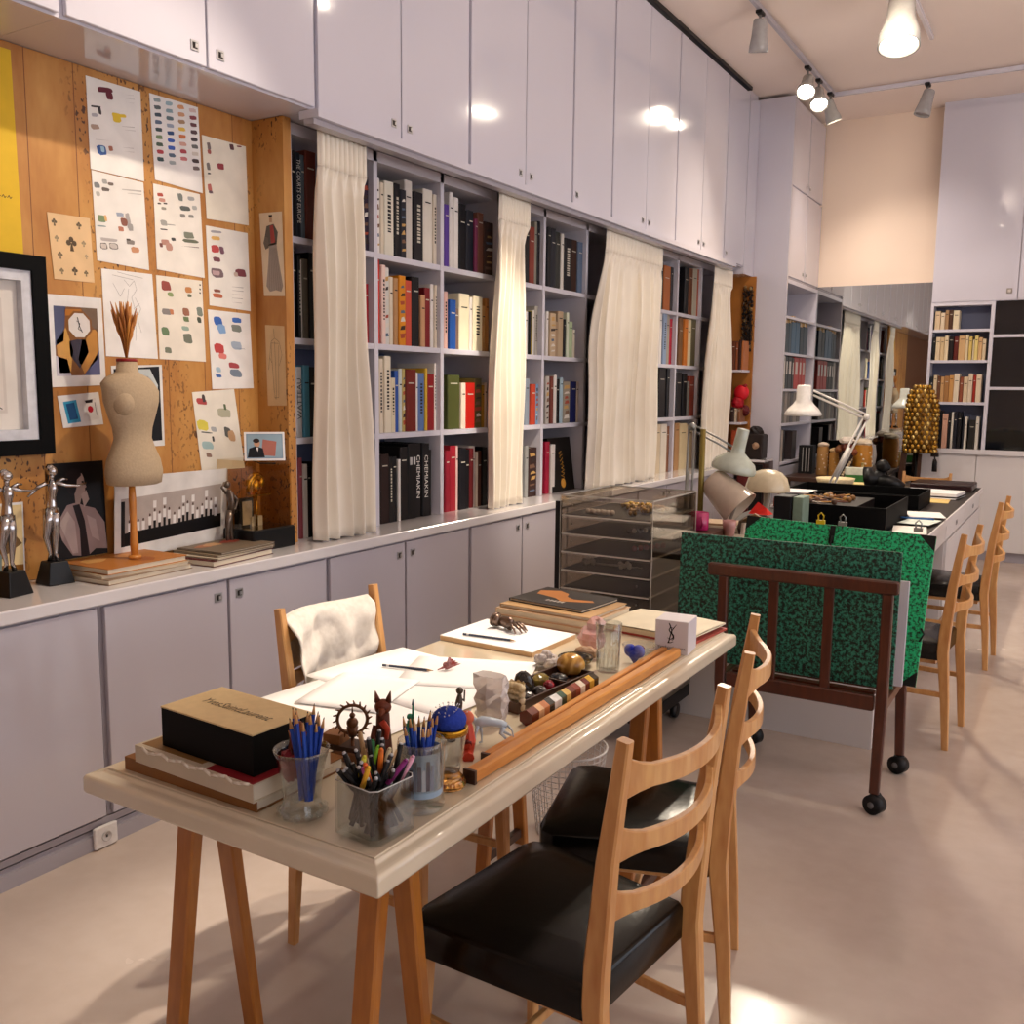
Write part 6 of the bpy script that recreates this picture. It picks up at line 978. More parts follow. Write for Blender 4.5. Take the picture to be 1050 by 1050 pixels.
def magd(b,w,d,h):
    b.add([(-.11,.0,h+.0005),(-.13,.05,h+.0005),(-.07,.085,h+.0005),(-.02,.06,h+.0005),(.0,.02,h+.0005),(.04,.0,h+.0005),(.10,.02,h+.0005),(.12,.0,h+.0005),(.06,-.03,h+.0005),(.02,-.05,h+.0005),(-.02,-.02,h+.0005)],[tuple(range(11))],'c8803c')
    for k in range(5): b.add([(-.03+.015*k,-.07,h+.0008),(-.02+.015*k,-.07,h+.0008),(-.02+.015*k,-.05,h+.0008),(-.03+.015*k,-.05,h+.0008)],[(0,1,2,3)],'b8b0a8')
flat('magazine',(-1.45,2.745,z),math.radians(-6),.29,.225,.010,'2a2422','black magazine with an orange figure on top of the far table stack',draw=magd)
# open notebook
t=thing('open_notebook','thick open notebook with cream pages and red edge beside the white cube box','notebook',(-1.105,2.775,TZ),math.radians(-6))
b=MB(); b.sheet(lambda u,v:((u-.5)*.31,(v-.5)*.25,.022+.006*math.sin(PI*v)*.6+.004*math.sin(PI*u*1.0)),14,10,'efe4c8'); 
for k in range(4): b.box(-.152+.002*k,.155-.006*(3-k),-.124,.124,.006+.004*k,.0095+.004*k,'e9dcc0')
b.build('pages',M['paper'],t); MB().box(-.155,.160,-.127,.127,0,.0055,'b04a40').build('red_cover',M['paint'],t)
# YSL cube box
t=thing('perfume_box','white cube box with a black monogram at the far right of the work table','box',(-.985,2.573,TZ),math.radians(6))
bevel(MB().box(-.049,.049,-.049,.049,0,.098).build('carton',plain('white_card','dcd6da',.45,nscale=6,namt=.03),t),.0015,1)
b=MB(); Mx=Matrix.Translation((0,-.0495,0))@Matrix.Rotation(PI/2,4,'X')
def rib(pts,w): 
    for (a,wa),(c,wc) in zip(zip(pts,w),zip(pts[1:],w[1:])):
        A=Vector((a[0],a[1],0));C_=Vector((c[0],c[1],0)); d=(C_-A); n=Vector((-d.y,d.x,0)).normalized()
        b.add([Mx@(A+n*wa),Mx@(A-n*wa),Mx@(C_-n*wc),Mx@(C_+n*wc)],[(3,2,1,0)],'17151a')
u=.001
rib([(-.008,.090),(-.004,.082),(.0,.070),(.002,.055)],[.0016,.0018,.0014,.001]); rib([(.014,.088),(.008,.080),(.0,.068),(-.004,.052),(-.008,.034)],[.0006,.0012,.0016,.0016,.0018])
rib([(.006,.076),(-.004,.078),(-.008,.070),(-.002,.062),(.004,.056),(.005,.048),(-.002,.043),(-.012,.047)],[.0006,.0012,.0016,.0018,.0018,.0014,.0012,.0006])
rib([(-.008,.034),(-.011,.032),(-.002,.033),(.006,.037)],[.0016,.0016,.0012,.0006]); rib([(.0,.062),(.006,.056),(.007,.046),(.001,.040)],[.001,.0014,.0012,.0008])
b.text('YvesSaintLaurent',.013,Mx@Matrix.Translation((0,.018,0)),'4a444c',w=.082); b.build('monogram',M['paint'],t)
# tumbler, stones and glass pieces
t=thing('ribbed_tumbler','tall clear ribbed drinking glass near the wooden bars','glass',(-1.061,2.27,TZ))
MB().lathe([(0,0),(.029,0),(.031,.004),(.0315,.05),(.036,.134),(.0345,.135),(.030,.05),(.0285,.012),(0,.010)],28).build('glass_body',M['glass'],t)
b=MB()
for k in range(16):
    a=2*PI*k/16; b.tube([(.0310*math.cos(a),.0310*math.sin(a),.008),(.0322*math.cos(a),.0322*math.sin(a),.055)],[.0018,.001],5)
b.build('ribs',M['glass'],t)
b=MB(); b.ball((0,0,.038),.042,n=9,sc=(1,.8,.9),jit=.14); b.ball((.01,.01,.075),.030,n=8,sc=(1,.8,1),jit=.16)
single('pink_crystal',b,M['pinkglass'],'rough pink crystal behind the ribbed tumbler','ornament',(-1.185,2.42,TZ))
b=MB(); b.ball((0,0,.018),.03,'a88668',n=9,sc=(1.3,.8,.6),jit=.1); single('tan_stone',b,M['paint'],'tan stone lying in front of the pink crystal','stone',(-1.16,2.345,TZ))
m,nt,bs=newmat('banded_agate'); w_=nt.nodes.new('ShaderNodeTexWave'); w_.inputs['Scale'].default_value=28; w_.inputs['Distortion'].default_value=7; w_.inputs['Detail'].default_value=2; nt.links.new(coords(nt,'Object',(.4,.4,1)),w_.inputs['Vector']); nt.links.new(ramp(nt,w_.outputs['Fac'],[(.2,'94682a'),(.6,'a87a34'),(.9,'bd9148')]).outputs['Color'],bs.inputs['Base Color']); bs.inputs['Roughness'].default_value=.18
b=MB(); b.ball((0,0,.031),.036,n=20,sc=(1.1,1.0,.86)); single('agate_stone',b,m,'round banded yellow brown stone left of the ribbed tumbler','stone',(-1.125,2.175,TZ))
b=MB(); b.lathe([(0,0),(.032,0),(.045,.012),(.050,.024),(.046,.026),(.034,.012),(0,.008)],20); single('amber_dish',b,glassm('olive_glass','8c8458',.05),'olive brown glass dish behind the banded stone','dish',(-1.16,2.27,TZ))
b=MB(); 
for k in range(7):
    a=k*.9; b.ball((.022*math.cos(a),.018*math.sin(a),.016+.006*(k%3)),.015,n=8,jit=.1)
b.ball((0,0,.034),.017,n=8,jit=.12); single('crystal_cluster',b,M['crystal'],'small clear crystal cluster between the sketch pad and the banded stone','ornament',(-1.215,2.205,TZ))
b=MB()
for s_ in(-1,1): b.ball((s_*.012,0,.035),.019,n=12,sc=(1,.7,1))
b.tube([(0,0,.036),(0,0,.02),(0,0,.0)],[.027,.018,.003],12,flat=.65); single('blue_glass_heart',b,M['blueglass'],'cobalt blue glass heart just right of the ribbed tumbler','ornament',(-1.03,2.375,TZ+.001))
t=thing('glass_dish','small clear glass dish behind the blue glass heart','dish',(-1.05,2.455,TZ)); MB().lathe([(0,0),(.028,0),(.046,.020),(.050,.034),(.047,.034),(.04,.018),(.024,.006),(0,.006)],22).build('bowl',M['glass'],t)
b=MB(); b.ball((0,0,.012),.014,sc=(1.2,1,.8)); single('red_glass_drop',b,glassm('ruby','a01828',.05),'dark red glass drop lying in the small clear dish','ornament',(-1.05,2.455,TZ+.008))
# wooden tray of stones
t=thing('stone_tray','dark wooden divided tray of polished stones beside the sample stick','tray',(-1.125,2.01,TZ),math.radians(-6))
MB().box(-.055,.055,-.165,.165,0,.006).build('base',M['darkwood'],t)
for a in ((-.055,-.049,-.165,.165),(.049,.055,-.165,.165),(-.049,.049,-.165,-.159),(-.049,.049,.159,.165),(-.049,.049,.045,.05)): MB().box(*a,.0062,.026).build('side',M['darkwood'],t)
for nm,x,y,r,c,sc,lab in (('stone',-1.13,1.935,.026,'2a2420',(1,1,1.3),'black rough stone at the near end of the wooden tray'),('stone',-1.10,1.965,.017,'5c5450',(1.2,1,.8),'grey stone beside the black one in the wooden tray'),('stone',-1.105,1.905,.018,'4a4440',(1,1.3,.8),'dark grey stone at the front corner of the wooden tray'),('stone',-1.10,2.01,.015,'a01c28',(1,1,1),'round red stone in the wooden tray'),('stone',-1.135,2.03,.020,'8a7434',(1,1.5,.9),'oval olive gold stone in the wooden tray'),('stone',-1.115,2.09,.02,'1c1818',(1.2,1.2,.6),'flat black ring stone at the far end of the wooden tray')):
    b=MB(); b.ball((0,0,r*sc[2]),r,c,n=12,sc=sc,jit=.06); single(nm,b,painted('polished_stone_'+c,.2,namt=.4,nscale=60),lab,'stone',(x,y,TZ+.0066),0,'stones in the wooden tray')
# hexagonal sample stick
t=thing('sample_stick','hexagonal stick of joined stone and wood samples lying along the wooden bars','stick',(-1.035,1.785,TZ+.0185))
cs=['6a2c1e','d8a878','c87a48','2c2a28','e8e4de','2f4a38','d8b060','6a3020','8c3a2a','e0d0b8','6a2c20','d8a838','3a3020']; y=0
for i,cc in enumerate(cs):
    l=.34/len(cs)*(1.3 if i in(0,4) else .95); b=MB(); b.tube([(0,y,0),(0,y+l-.0005,0)],.019,6,cc,smooth=False); y+=l; b.build('sample',painted('glossy_sample',.18) if i==0 else bpy.data.materials['glossy_sample'],t)
# wooden bars
for x0,y0,x1,y1,s_,lab in ((-.968,1.455,-.955,2.50,.027,'thick square wooden bar lying along the front edge of the work table'),(-1.0,1.56,-1.00,2.52,.018,'thinner wooden bar lying behind the thick bar')):
    d=Vector((x1-x0,y1-y0,0)); L=d.length; b=MB(); b.beam([(0,0,s_/2),(0,L,s_/2)],s_,s_,up=(1,0,0))
    t=thing('wooden_bar',lab,'wooden bar',(x0,y0,TZ),math.atan2(-(x1-x0),y1-y0),'honey wood bars on the work table'); b.build('shaft',M['oak'],t)
    b=MB(); b.box(-s_/2-.0004,s_/2+.0004,-.0015,.006,-.0001,s_+.0004); b.build('dark_end',M['darkwood'],t)
# ---------------------------------------------------------------- rolling portfolio rack
t=thing('portfolio_rack','dark wooden rolling rack on casters holding the green marbled portfolios','rack',(-.84,3.66,0))
def tx(x): return x+.84
yf,yb=3.45-3.66,3.875-3.66
for x in (-1.135,-.545):
    MB().beam([(tx(x)+(.018 if x<-.8 else -.005),yf-.005,.075),(tx(x),yf,.40),(tx(x),yf-.004,.80)],[.034,.040,.036],[.03,.034,.028],up=(1,0,0)).build('post',M['teak'],t)
    MB().beam([(tx(x)+.01,yb+.01,.075),(tx(x),yb,.40),(tx(x),yb+.02,.66)],[.034,.040,.034],[.03,.034,.026],up=(1,0,0)).build('post',M['teak'],t)
    MB().beam([(tx(x),yf+.02,.395),(tx(x),yb-.02,.395)],.03,.042,up=(1,0,0)).build('side_rail',M['teak'],t)
MB().bbox(tx(-1.195),tx(-.51),yf-.022,yf+.014,.802,.848,.005).build('top_rail',M['teak'],t)
MB().bbox(tx(-1.11),tx(-.57),yf-.014,yf+.014,.375,.43,.004).build('bottom_rail',M['teak'],t)
MB().bbox(tx(-1.11),tx(-.57),yb-.014,yb+.014,.375,.43,.004).build('bottom_rail',M['teak'],t)
MB().bbox(tx(-1.15),tx(-.53),yb+.006,yb+.035,.662,.70,.004).build('top_rail',M['teak'],t)
for x in (-.944,-.745): MB().beam([(tx(x),yf+.002,.43),(tx(x),yf,.802)],.034,.016,up=(1,0,0)).build('slat',M['teak'],t)
for k in range(4): MB().box(tx(-1.10),tx(-.58),yf+.04+k*.095,yf+.075+k*.095,.415,.428).build('floor_slat',M['teak'],t)
for x,y in ((-1.113,yf),(-.545,yf),(-1.116,yb+.01),(-.535,yb+.01)):
    b=MB(); b.tube([(tx(x)-.010,y-.03,.036),(tx(x)+.008,y+.01,.036)],.035,20,'141416'); b.tube([(tx(x)-.0115,y-.034,.036),(tx(x)+.0095,y+.014,.036)],.012,12,'6a6a6c'); b.tube([(tx(x),y,.05),(tx(x),y,.078)],.012,10,'2a2a2c'); b.ball((tx(x),y+.004,.058),.022,'161618'); b.build('caster',M['paint'],t)
def board(name,p,W,Hh,th,lean,rz,mat,label,cat='portfolio',corners=None,roll=0):
    t=thing(name,label,cat,p); t.rotation_euler=(-lean,roll,math.radians(rz))
    MB().bbox(0,W,0,th,0,Hh,.002).build('board',M[mat],t)
    MB().box(.004,W-.004,th+.0003,th+.003,.004,Hh-.004).build('lining',plain('portfolio_edge','b9a98c',.7),t)
    if corners:
        c=MB()
        for x,z in corners: 
            s1=1 if x<W/2 else -1; s2=1 if z<Hh/2 else -1
            c.add([(x,-.0008,z),(x+s1*.06,-.0008,z),(x,-.0008,z+s2*.06)],[(0,1,2) if s1*s2>0 else (0,2,1)],'111413')
        c.build('cloth_corners',M['paint'],t)['kind']='stuff'
    return t
board('green_portfolio',(-1.355,3.535,.435),.83,.50,.012,math.radians(3),0,'greendark','dark green marbled portfolio at the front of the rolling rack')
board('white_board',(-.60,3.60,.432),.098,.39,.012,math.radians(3),0,'lacquer','narrow white board edge sticking out beside the dark green portfolio','board')
g=board('green_portfolio',(-1.20,3.70,.432),.73,.575,.014,math.radians(17),0,'greenbright','bright green marbled portfolio with black corners leaning behind the dark one',corners=[(0,.575),(.73,.575),(.73,0)],roll=.03)
b=MB(); b.box(.34,.36,-.003,.0,.50,.572,'0e1110'); b.tube([(.355,-.006,.53),(.35,-.012,.50),(.358,-.008,.47)],.004,6,'0e1110'); b.tube([(.722,-.004,.22),(.735,-.01,.2),(.722,-.006,.17)],.004,6,'0e1110'); b.build('ribbon_tie',M['paint'],g)
for x,c,lab in ((-.885,'e0c01c','yellow bulldog clip on the top edge of the bright green portfolio'),(-.80,'9aa0a0','grey clip on the top edge of the bright green portfolio, right of the yellow one'),(-.52,'b8bcc0','steel ring clip near the right corner of the bright green portfolio')):
    b=MB(); b.box(-.016,.016,-.004,.012,-.012,.004,c); b.tube([(-.009,.003,.004),(-.011,.003,.022),(0,.003,.034),(.011,.003,.022),(.009,.003,.004)],.0028,6,c); single('bulldog_clip',b,M['metalpaint'] if c!='e0c01c' else M['paint'],lab,'clip',(x,3.870,.982))
# ---------------------------------------------------------------- clear acrylic drawer tower
DX0,DX1,DY0,DY1=-1.90,-1.475,3.55,4.05
t=thing('acrylic_drawer_tower','tall tower of clear acrylic drawers lined in black, behind the work table','drawer tower',((DX0+DX1)/2,(DY0+DY1)/2,0))
w=(DX1-DX0)/2; d=(DY1-DY0)/2; A=M['acrylicwall']
MB().bbox(-w,w,-d,d,.10,.16,.004).build('base',M['black'],t)
for sx in(-1,1):
    for sy in(-1,1):
        b=MB(); b.tube([(sx*(w-.05)-.012,sy*(d-.05),.035),(sx*(w-.05)+.012,sy*(d-.05),.035)],.034,14); b.tube([(sx*(w-.05),sy*(d-.05),.05),(sx*(w-.05),sy*(d-.05),.10)],.01,8); b.build('caster',M['rubber'],t)
for x in(-w,w-.006): MB().box(x,x+.006,-d,d,.161,1.045).build('side_panel',A,t)
MB().box(-w+.007,w-.007,d-.006,d,.161,1.045).build('rear_panel',A,t)
MB().box(-w-.03,-w-.008,-d+.01,-d+.03,.1,1.02).build('guide_post',M['black'],t)
ed=plain('acrylic_edge','c4bfb4',.15,nscale=12,namt=.15)
nd=11; zb=.17; st=.079
for k in range(nd):
    z=zb+k*st; dr=MB(); fx=-d-.002
    dr.box(-w+.008,w-.008,fx,fx+.005,z,z+st-.007); o=dr.build('drawer',A,t)
    e=MB(); e.box(-w+.008,w-.008,fx-.001,fx+.0065,z,z+.006); e.box(-w+.008,w-.008,-d+.006,d-.01,z,z+.004); e.box(-w+.008,-w+.0125,-d+.006,d-.01,z+.004,z+.009); e.box(w-.0125,w-.008,-d+.006,d-.01,z+.004,z+.009); e.build('bottom',ed,o)
    e=MB(); e.box(-w+.013,w-.013,-d+.012,d-.014,z+.0045,z+.0075,'262022'); e.build('liner',M['paint'],o)
    e=MB(); e.ball((-w+.06,fx-.004,z+.05),.0045,'7a746c',n=8); e.ball((w-.06,fx-.004,z+.05),.0045,'7a746c',n=8); e.build('knobs',M['metalpaint'],o)
tz=zb+(nd-1)*st
e=MB(); e.box(-w,w,-d-.001,-d+.004,1.045,1.051); e.box(-w,w,d-.004,d,1.045,1.051); e.box(-w,-w+.006,-d,d,1.0452,1.051); e.box(w-.006,w,-d,d,1.0452,1.051); e.build('rim',ed,t)
for x_,y_ in ((w,-d),(w,d),(-w,-d)): MB().box(x_-.001,x_+.001,y_-.002,y_+.002,.161,1.045).build('edge_strip',ed,t)
# jewellery in the drawers
cx,cy=(DX0+DX1)/2,(DY0+DY1)/2
rnd=random.Random(21)
for k in range(9):
    b=MB(); pts=[]; x,y=rnd.uniform(-.08,.12),rnd.uniform(-.15,.12)
    for j in range(9): x+=rnd.uniform(-.03,.035); y+=rnd.uniform(-.03,.03); x=max(-.15,min(.17,x)); y=max(-.2,min(.2,y)); pts.append((x,y,.010+rnd.uniform(0,.018)))
    cc=rnd.choice(['b08a3c','d8b868','8a6a30','c8a050']); b.tube(pts,[.005+.004*(q%2) for q in range(9)],6,cc)
    for q in pts[::2]: b.ball(q,.010,cc,n=7)
    single('gold_necklace',b,M['metalpaint'],'gold chain necklace in the tangle on the open top tray of the clear drawer tower','jewellery',(cx+.01,cy,tz+.006),0,'gold necklaces on the top tray')
b=MB()
for k in range(8): b.ball((-.12+.016*k,-.17+.006*math.sin(k*2),.014),.012,'ece6de',n=8)
single('shell_necklace',b,M['paint'],'white shell necklace at the front left of the top tray','jewellery',(cx,cy,tz+.004))
b=MB()
for k in range(7): b.ball((.08+.017*k,-.12+.02*k,.014),.011,['1a1a1e','e0dcd4'][k%2],n=8)
single('bead_necklace',b,M['paint'],'black and white bead necklace in the second drawer from the top','jewellery',(cx-.03,cy,tz-st+.004))
b=MB()
for x in (-.11,.06):
    for k in range(9): a=k*.7; b.ball((x+.02*math.cos(a),-.17+.018*math.sin(a),.022+.006*(k%3)),.011,'d6d0c8',n=8)
b.tube([(-.09,-.17,.02),(.04,-.165,.022)],.004,6,'c0bab2'); b.tube([(-.09,-.155,.02),(.04,-.15,.022)],.003,6,'c0bab2'); b.tube([(.08,-.16,.02),(.13,-.15,.02)],.003,6,'c0bab2')
single('crystal_necklace',b,M['paint'],'necklace with two pale crystal clusters in the fourth drawer from the top','jewellery',(cx-.01,cy+.02,tz-3*st+.004))
b=MB()
for k in range(6): b.ball((.09+.014*k,-.1+.03*k,.016),.013,'a86464',n=8)
single('pink_bead_necklace',b,M['paint'],'dull pink bead necklace in the third drawer from the top','jewellery',(cx-.02,cy,tz-2*st+.004))
# ---------------------------------------------------------------- long desk
t=thing('long_desk','long white desk with a dark top behind the green portfolios','desk',(-1.2,6.2,0))
def D(x0,x1,y0,y1,z0,z1): return (x0+1.2,x1+1.2,y0-6.2,y1-6.2,z0,z1)
MB().bbox(*D(-1.78,-.675,4.07,8.36,.722,.75),.004).build('desk_top',M['darktop'],t)
MB().box(*D(-.674,-.665,4.07,8.36,.715,.752)).build('edge_band',M['desk'],t)
MB().box(*D(-1.78,-.675,4.072,4.10,.0,.7215)).build('end_panel',M['desk'],t)
MB().box(*D(-1.76,-1.74,4.101,8.36,.0,.7215)).build('back_panel',M['desk'],t)
for y0,y1 in ((4.95,5.25),(6.25,8.34)):
    MB().box(*D(-1.739,-.69,y0,y1,.05,.60)).build('pedestal',M['desk'],t)
    MB().box(*D(-1.739,-.72,y0+.01,y1-.01,.0,.049)).build('plinth',M['desk'],t)
for y0,y1 in ((4.101,4.95),(4.955,5.245),(5.25,6.245),(6.255,7.28),(7.29,8.335)):
    o=MB().box(*D(-1.2,-.682,y0+.004,y1-.004,.605,.714)).build('drawer',M['desk'],t)
    b=MB(); ym=(y0+y1)/2; b.box(*D(-.682,-.677,ym-.03,ym+.03,.645,.675),'b9b4b2'); b.box(*D(-.677,-.6765,ym-.02,ym+.02,.652,.668),'77706e'); b.build('handle',M['paint'],o)
for y0,y1 in ((6.265,6.95),(6.96,7.64),(7.65,8.33)):
    MB().box(*D(-.690,-.676,y0,y1,.055,.598)).build('door',M['desk'],t)
DZ=.7506
def openbox(name,x0,x1,y0,y1,h,label,loc_z=DZ,mat='blackmat',cat='tray',rz=0,hf=None):
    t=thing(name,label,cat,((x0+x1)/2,(y0+y1)/2,loc_z),math.radians(rz)); w=(x1-x0)/2;d=(y1-y0)/2; e=.008; hf=hf or h
    MB().box(-w,w,-d,d,0,e).build('base',M[mat],t)
    MB().box(-w,w,-d,-d+e,e+.0002,hf).build('side',M[mat],t); MB().box(-w,w,d-e,d,e+.0002,h).build('side',M[mat],t)
    MB().box(-w,-w+e,-d+e+.0002,d-e-.0002,e+.0002,h).build('side',M[mat],t); MB().box(w-e,w,-d+e+.0002,d-e-.0002,e+.0002,h).build('side',M[mat],t); return t
openbox('black_tray',-1.43,-.88,5.33,6.05,.13,'large black open tray at the middle of the desk just behind the portfolios')
openbox('black_tray',-1.70,-.87,6.40,6.95,.10,'second black open tray farther back on the desk')
b=MB(); rnd=random.Random(31)
for k in range(30): b.tube([(rnd.uniform(-.25,.0),rnd.uniform(-.25,.25),.10+rnd.uniform(0,.01)),(rnd.uniform(-.25,.05),rnd.uniform(-.25,.25),.115+rnd.uniform(0,.02))],.005,5,rnd.choice(['8a5a34','c8924c','4a3024','b0a090','7a4a3a']))
for k in range(12): b.ball((rnd.uniform(-.2,.06),rnd.uniform(-.2,.2),.12),.018,rnd.choice(['b88a44','8c6438','5c4030']),n=8)
b.box(-.26,.1,-.3,.3,.01,.105,'1c1614')
single('trinket_pile',b,M['paint'],'pile of brown and gold trimmings filling the near black tray','trimmings',(-1.16,5.69,DZ+.009))
def sheets(pts,z0,group,labs,cols):
    for (x,y,w,d,rz),lab,c in zip(pts,labs,cols):
        b=MB(); b.box(-w/2,w/2,-d/2,d/2,0,.003,c)
        single('loose_paper',b,M['paper'],lab,'paper',(x,y,z0),math.radians(rz),group); z0+=.0045
sheets([(-.98,4.62,.5,.34,4),(-.86,5.62-.45,.30,.34,-12),(-.775,5.45,.17,.30,8),(-.775,5.80,.17,.26,-8),(-.79,6.12,.20,.28,14)],DZ+.0005,'loose papers on the desk',
 ['cream paper on the desk right behind the bright green portfolio','white paper on the desk close to the steel ring clip','pale paper beside the right side of the near black tray','pale green tinted paper near the far corner of the near black tray','white paper overlapping the desk edge beyond the near black tray'],['e9e4da','ebe6df','efe9e0','dfe8de','efece8'])
sheets([(-.98,7.12,.42,.26,3),(-.93,7.42,.40,.32,-6)],DZ+.0005,'loose papers on the desk',['manila folder with a yellow edge behind the second black tray','thick white paper stack on a dark folder near the far end of the desk'],['d8b870','f2eff0'])
b=MB(); b.box(-.19,.19,-.15,.15,0,.022,'f0eeee'); b.box(-.2,.2,-.155,.155,-.007,-.0005,'241c1e'); single('paper_stack',b,M['paper'],'neat white paper stack on a black folder near the far end of the desk','paper stack',(-.92,7.44,DZ+.019),math.radians(-5))
b=MB(); b.tube([(-.09,0,.006),(.09,.01,.006)],.005,6,'3c6cae'); single('blue_pen',b,M['paint'],'blue pen lying on the loose papers at the desk edge','pen',(-.79,5.80,DZ+.027))
b=MB(); b.bbox(-.22,.22,-.2,.2,0,.05,.006); single('leather_folder',b,plain('oxblood_leather','2c1517',.35,nscale=30),'large oxblood leather folder at the far right end of the desk','folder',(-.925,8.11,DZ))
# lamps on the near left of the desk
t=thing('desk_lamp','pale green articulated desk lamp with a round shade clamped at the near left desk corner','lamp',(-1.60,4.45,DZ))
MB().bbox(-.025,.025,-.03,.03,0,.05,.004).build('clamp',M['brass'],t)
b=MB(); b.tube([(0,0,.05),(.0,0,.56)],.014,12); b.build('post',M['brass'],t)
ar=plain('steel_arm','9a9c98',.3,metal=.7,nscale=8)
b=MB(); 
for o_ in (-.018,.014): b.tube([(-.075+o_,0,.02),(-.06+o_,0,.28),(-.055+o_,0,.575)],.006,8)
b.tube([(-.085,0,.06),(-.07,0,.35)],.009,8); b.build('lower_arm',ar,t)
b=MB()
for o_ in (-.012,.016): b.tube([(-.05,.01,.56+o_),(.06,.06,.50+o_),(.115,.10,.46+o_)],.005,8)
b.ball((-.055,0,.57),.02); b.build('upper_arm',ar,t)
hx=Vector((.135,.12,.43)); ax=Vector((-.22,.0,-1)).normalized()
b=MB(); pr_=[(.028,-.135),(.030,-.13),(.031,-.05),(.034,-.02),(.06,0),(.098,.03),(.112,.06),(.108,.078),(.104,.078),(.107,.06),(.093,.033),(.055,.004),(.028,-.02),(.024,-.128)]
b.lathe(pr_,30,tuple(hx),'c3cbbb',axis=ax); b.build('shade',M['lamp'],t)
b=MB(); b.ball(tuple(hx+ax*.03),.03,'e8e4d8'); b.build('bulb',M['paint'],t)
t=thing('cone_lamp','beige lamp with a wide tilted cylindrical shade left of the mushroom lamp','lamp',(-1.46,4.50,DZ))
b=MB(); b.lathe([(.05,0),(.05,.01),(.012,.016),(.009,.03)],20,col='9a8c7c'); b.tube([(0,0,.02),(-.004,0,.12),(.03,-.02,.20),(.075,-.02,.245)],.008,8,'8a8076'); b.build('stem',M['lamp'],t)
b=MB(); ax=Vector((.75,-.05,-.62)).normalized(); b.lathe([(.0,-.125),(.06,-.12),(.072,-.10),(.098,.085),(.1,.09),(.096,.09),(.068,-.10),(.0,-.115)],30,(-.02,0,.235),'cbb9a4',axis=ax); b.build('shade',M['lamp'],t)
t=thing('mushroom_lamp','cream domed mushroom table lamp right of the tilted beige lamp','lamp',(-1.395,4.88,DZ))
b=MB(); b.lathe([(.05,0),(.05,.012),(.018,.02),(.016,.06),(.018,.25),(.0,.25)],24,col='9c9284'); b.build('stem',M['lamp'],t)
b=MB(); b.lathe([(.112,.232),(.114,.238),(.111,.26),(.098,.30),(.07,.33),(.035,.343),(0,.346)],32,col='d3c4a4'); b.lathe([(.109,.236),(.106,.26),(.094,.296),(.066,.326),(0,.338)],32,col='c0ae90'); b.build('shade',M['lamp'],t)
b=MB(); b.lathe([(0,0),(.038,0),(.042,.005),(.042,.085),(.039,.085),(.038,.008),(0,.008)],24,col='c2256c'); 
b.tube([(.042+.0,0,.065),(.06,0,.06),(.064,0,.042),(.058,0,.025),(.042,0,.02)],.005,8,'c2256c'); single('pink_mug',b,M['lamp'],'bright pink mug beside the lamp post at the near left desk corner','mug',(-1.535,4.27,DZ+.09),math.radians(-60))
b=MB(); b.box(-.09,.09,-.12,.12,0,.089,'5c3a2c'); single('book_block',b,M['paint'],'brown book block under the pink mug','book',(-1.535,4.27,DZ))
b=MB(); b.lathe([(0,0),(.024,0),(.032,.05),(.034,.075),(.03,.075),(.02,.008),(0,.008)],20,col='d09a94'); single('pink_cup',b,M['lamp'],'small pale pink cup right of the bright pink mug','cup',(-1.42,4.36,DZ+.06))
b=MB(); b.box(-.05,.05,-.06,.06,0,.059,'c8bca8'); single('card_box',b,M['paint'],'cream card box under the pale pink cup','box',(-1.40,4.38,DZ))
b=MB(); b.tube([(0,0,0),(.01,0,.11)],.022,10,'e8ddcc'); single('paper_roll',b,M['paper'],'cream paper roll standing behind the pale pink cup','paper roll',(-1.385,4.475,DZ))
b=MB(); b.add([(-.05,0,0),(.05,-.01,0),(.06,.05,.0),(-.03,.06,0),(-.01,.02,.06),(.03,.03,.03)],[(0,1,5,4),(1,2,5),(2,3,4,5),(3,0,4),(3,2,1,0)],'e0281c'); single('red_cloth',b,M['paint'],'bright red folded cloth under the tilted beige lamp','cloth',(-1.36,4.62,DZ+.14))
b=MB(); b.ball((0,0,.07),.075,'5a4a3c',n=10,sc=(1.5,1,.9),jit=.1); b.tube([(-.07,-.03,.10),(0,-.05,.14),(.08,-.03,.09)],.012,6,'8a6a44'); b.tube([(-.04,-.04,.08),(.05,-.06,.10),(.09,-.01,.06)],.01,6,'2a2422'); single('leather_bundle',b,M['paint'],'brown and black bundle of straps between the beige lamps','straps',(-1.36,4.62,DZ))
b=MB(); b.box(-.16,.16,-.1,.1,0,.03,'cfc0aa'); b.box(-.13,.15,-.09,.08,.031,.05,'e6dac6'); b.box(-.15,.1,-.08,.09,.051,.062,'b89878'); single('paper_pile',b,M['paper'],'pile of cream papers between the lamp post and the tilted beige lamp','paper pile',(-1.62,4.80,DZ),math.radians(8))
b=MB(); b.bbox(-.045,.045,-.07,.07,0,.20,.003,'16161a'); single('black_file_box',b,M['paint'],'black upright file box right of the mushroom lamp','box',(-1.335,5.03,DZ))
b=MB(); b.bbox(-.026,.026,-.07,.07,0,.20,.003,'7f9484'); single('grey_green_box',b,M['paint'],'grey green upright box between the black file box and the near black tray','box',(-1.255,5.03,DZ))
b=MB(); b.box(-.13,.13,-.11,.11,0,.005,'e0dcdc'); 
for x,y in((-.12,-.1),(.12,-.1),(.12,.1),(-.12,.1)): b.box(x-.008,x+.008,y-.008,y+.008,.0052,.10,'e4e2e4')
b.box(-.13,.13,-.11,.11,.1002,.11,'e4e2e4'); b.box(-.1,.1,-.08,.08,.0052,.06,'c0604a')
single('wire_tray',b,M['paint'],'white letter tray with salmon papers between the two black trays','tray',(-1.60,6.18,DZ))
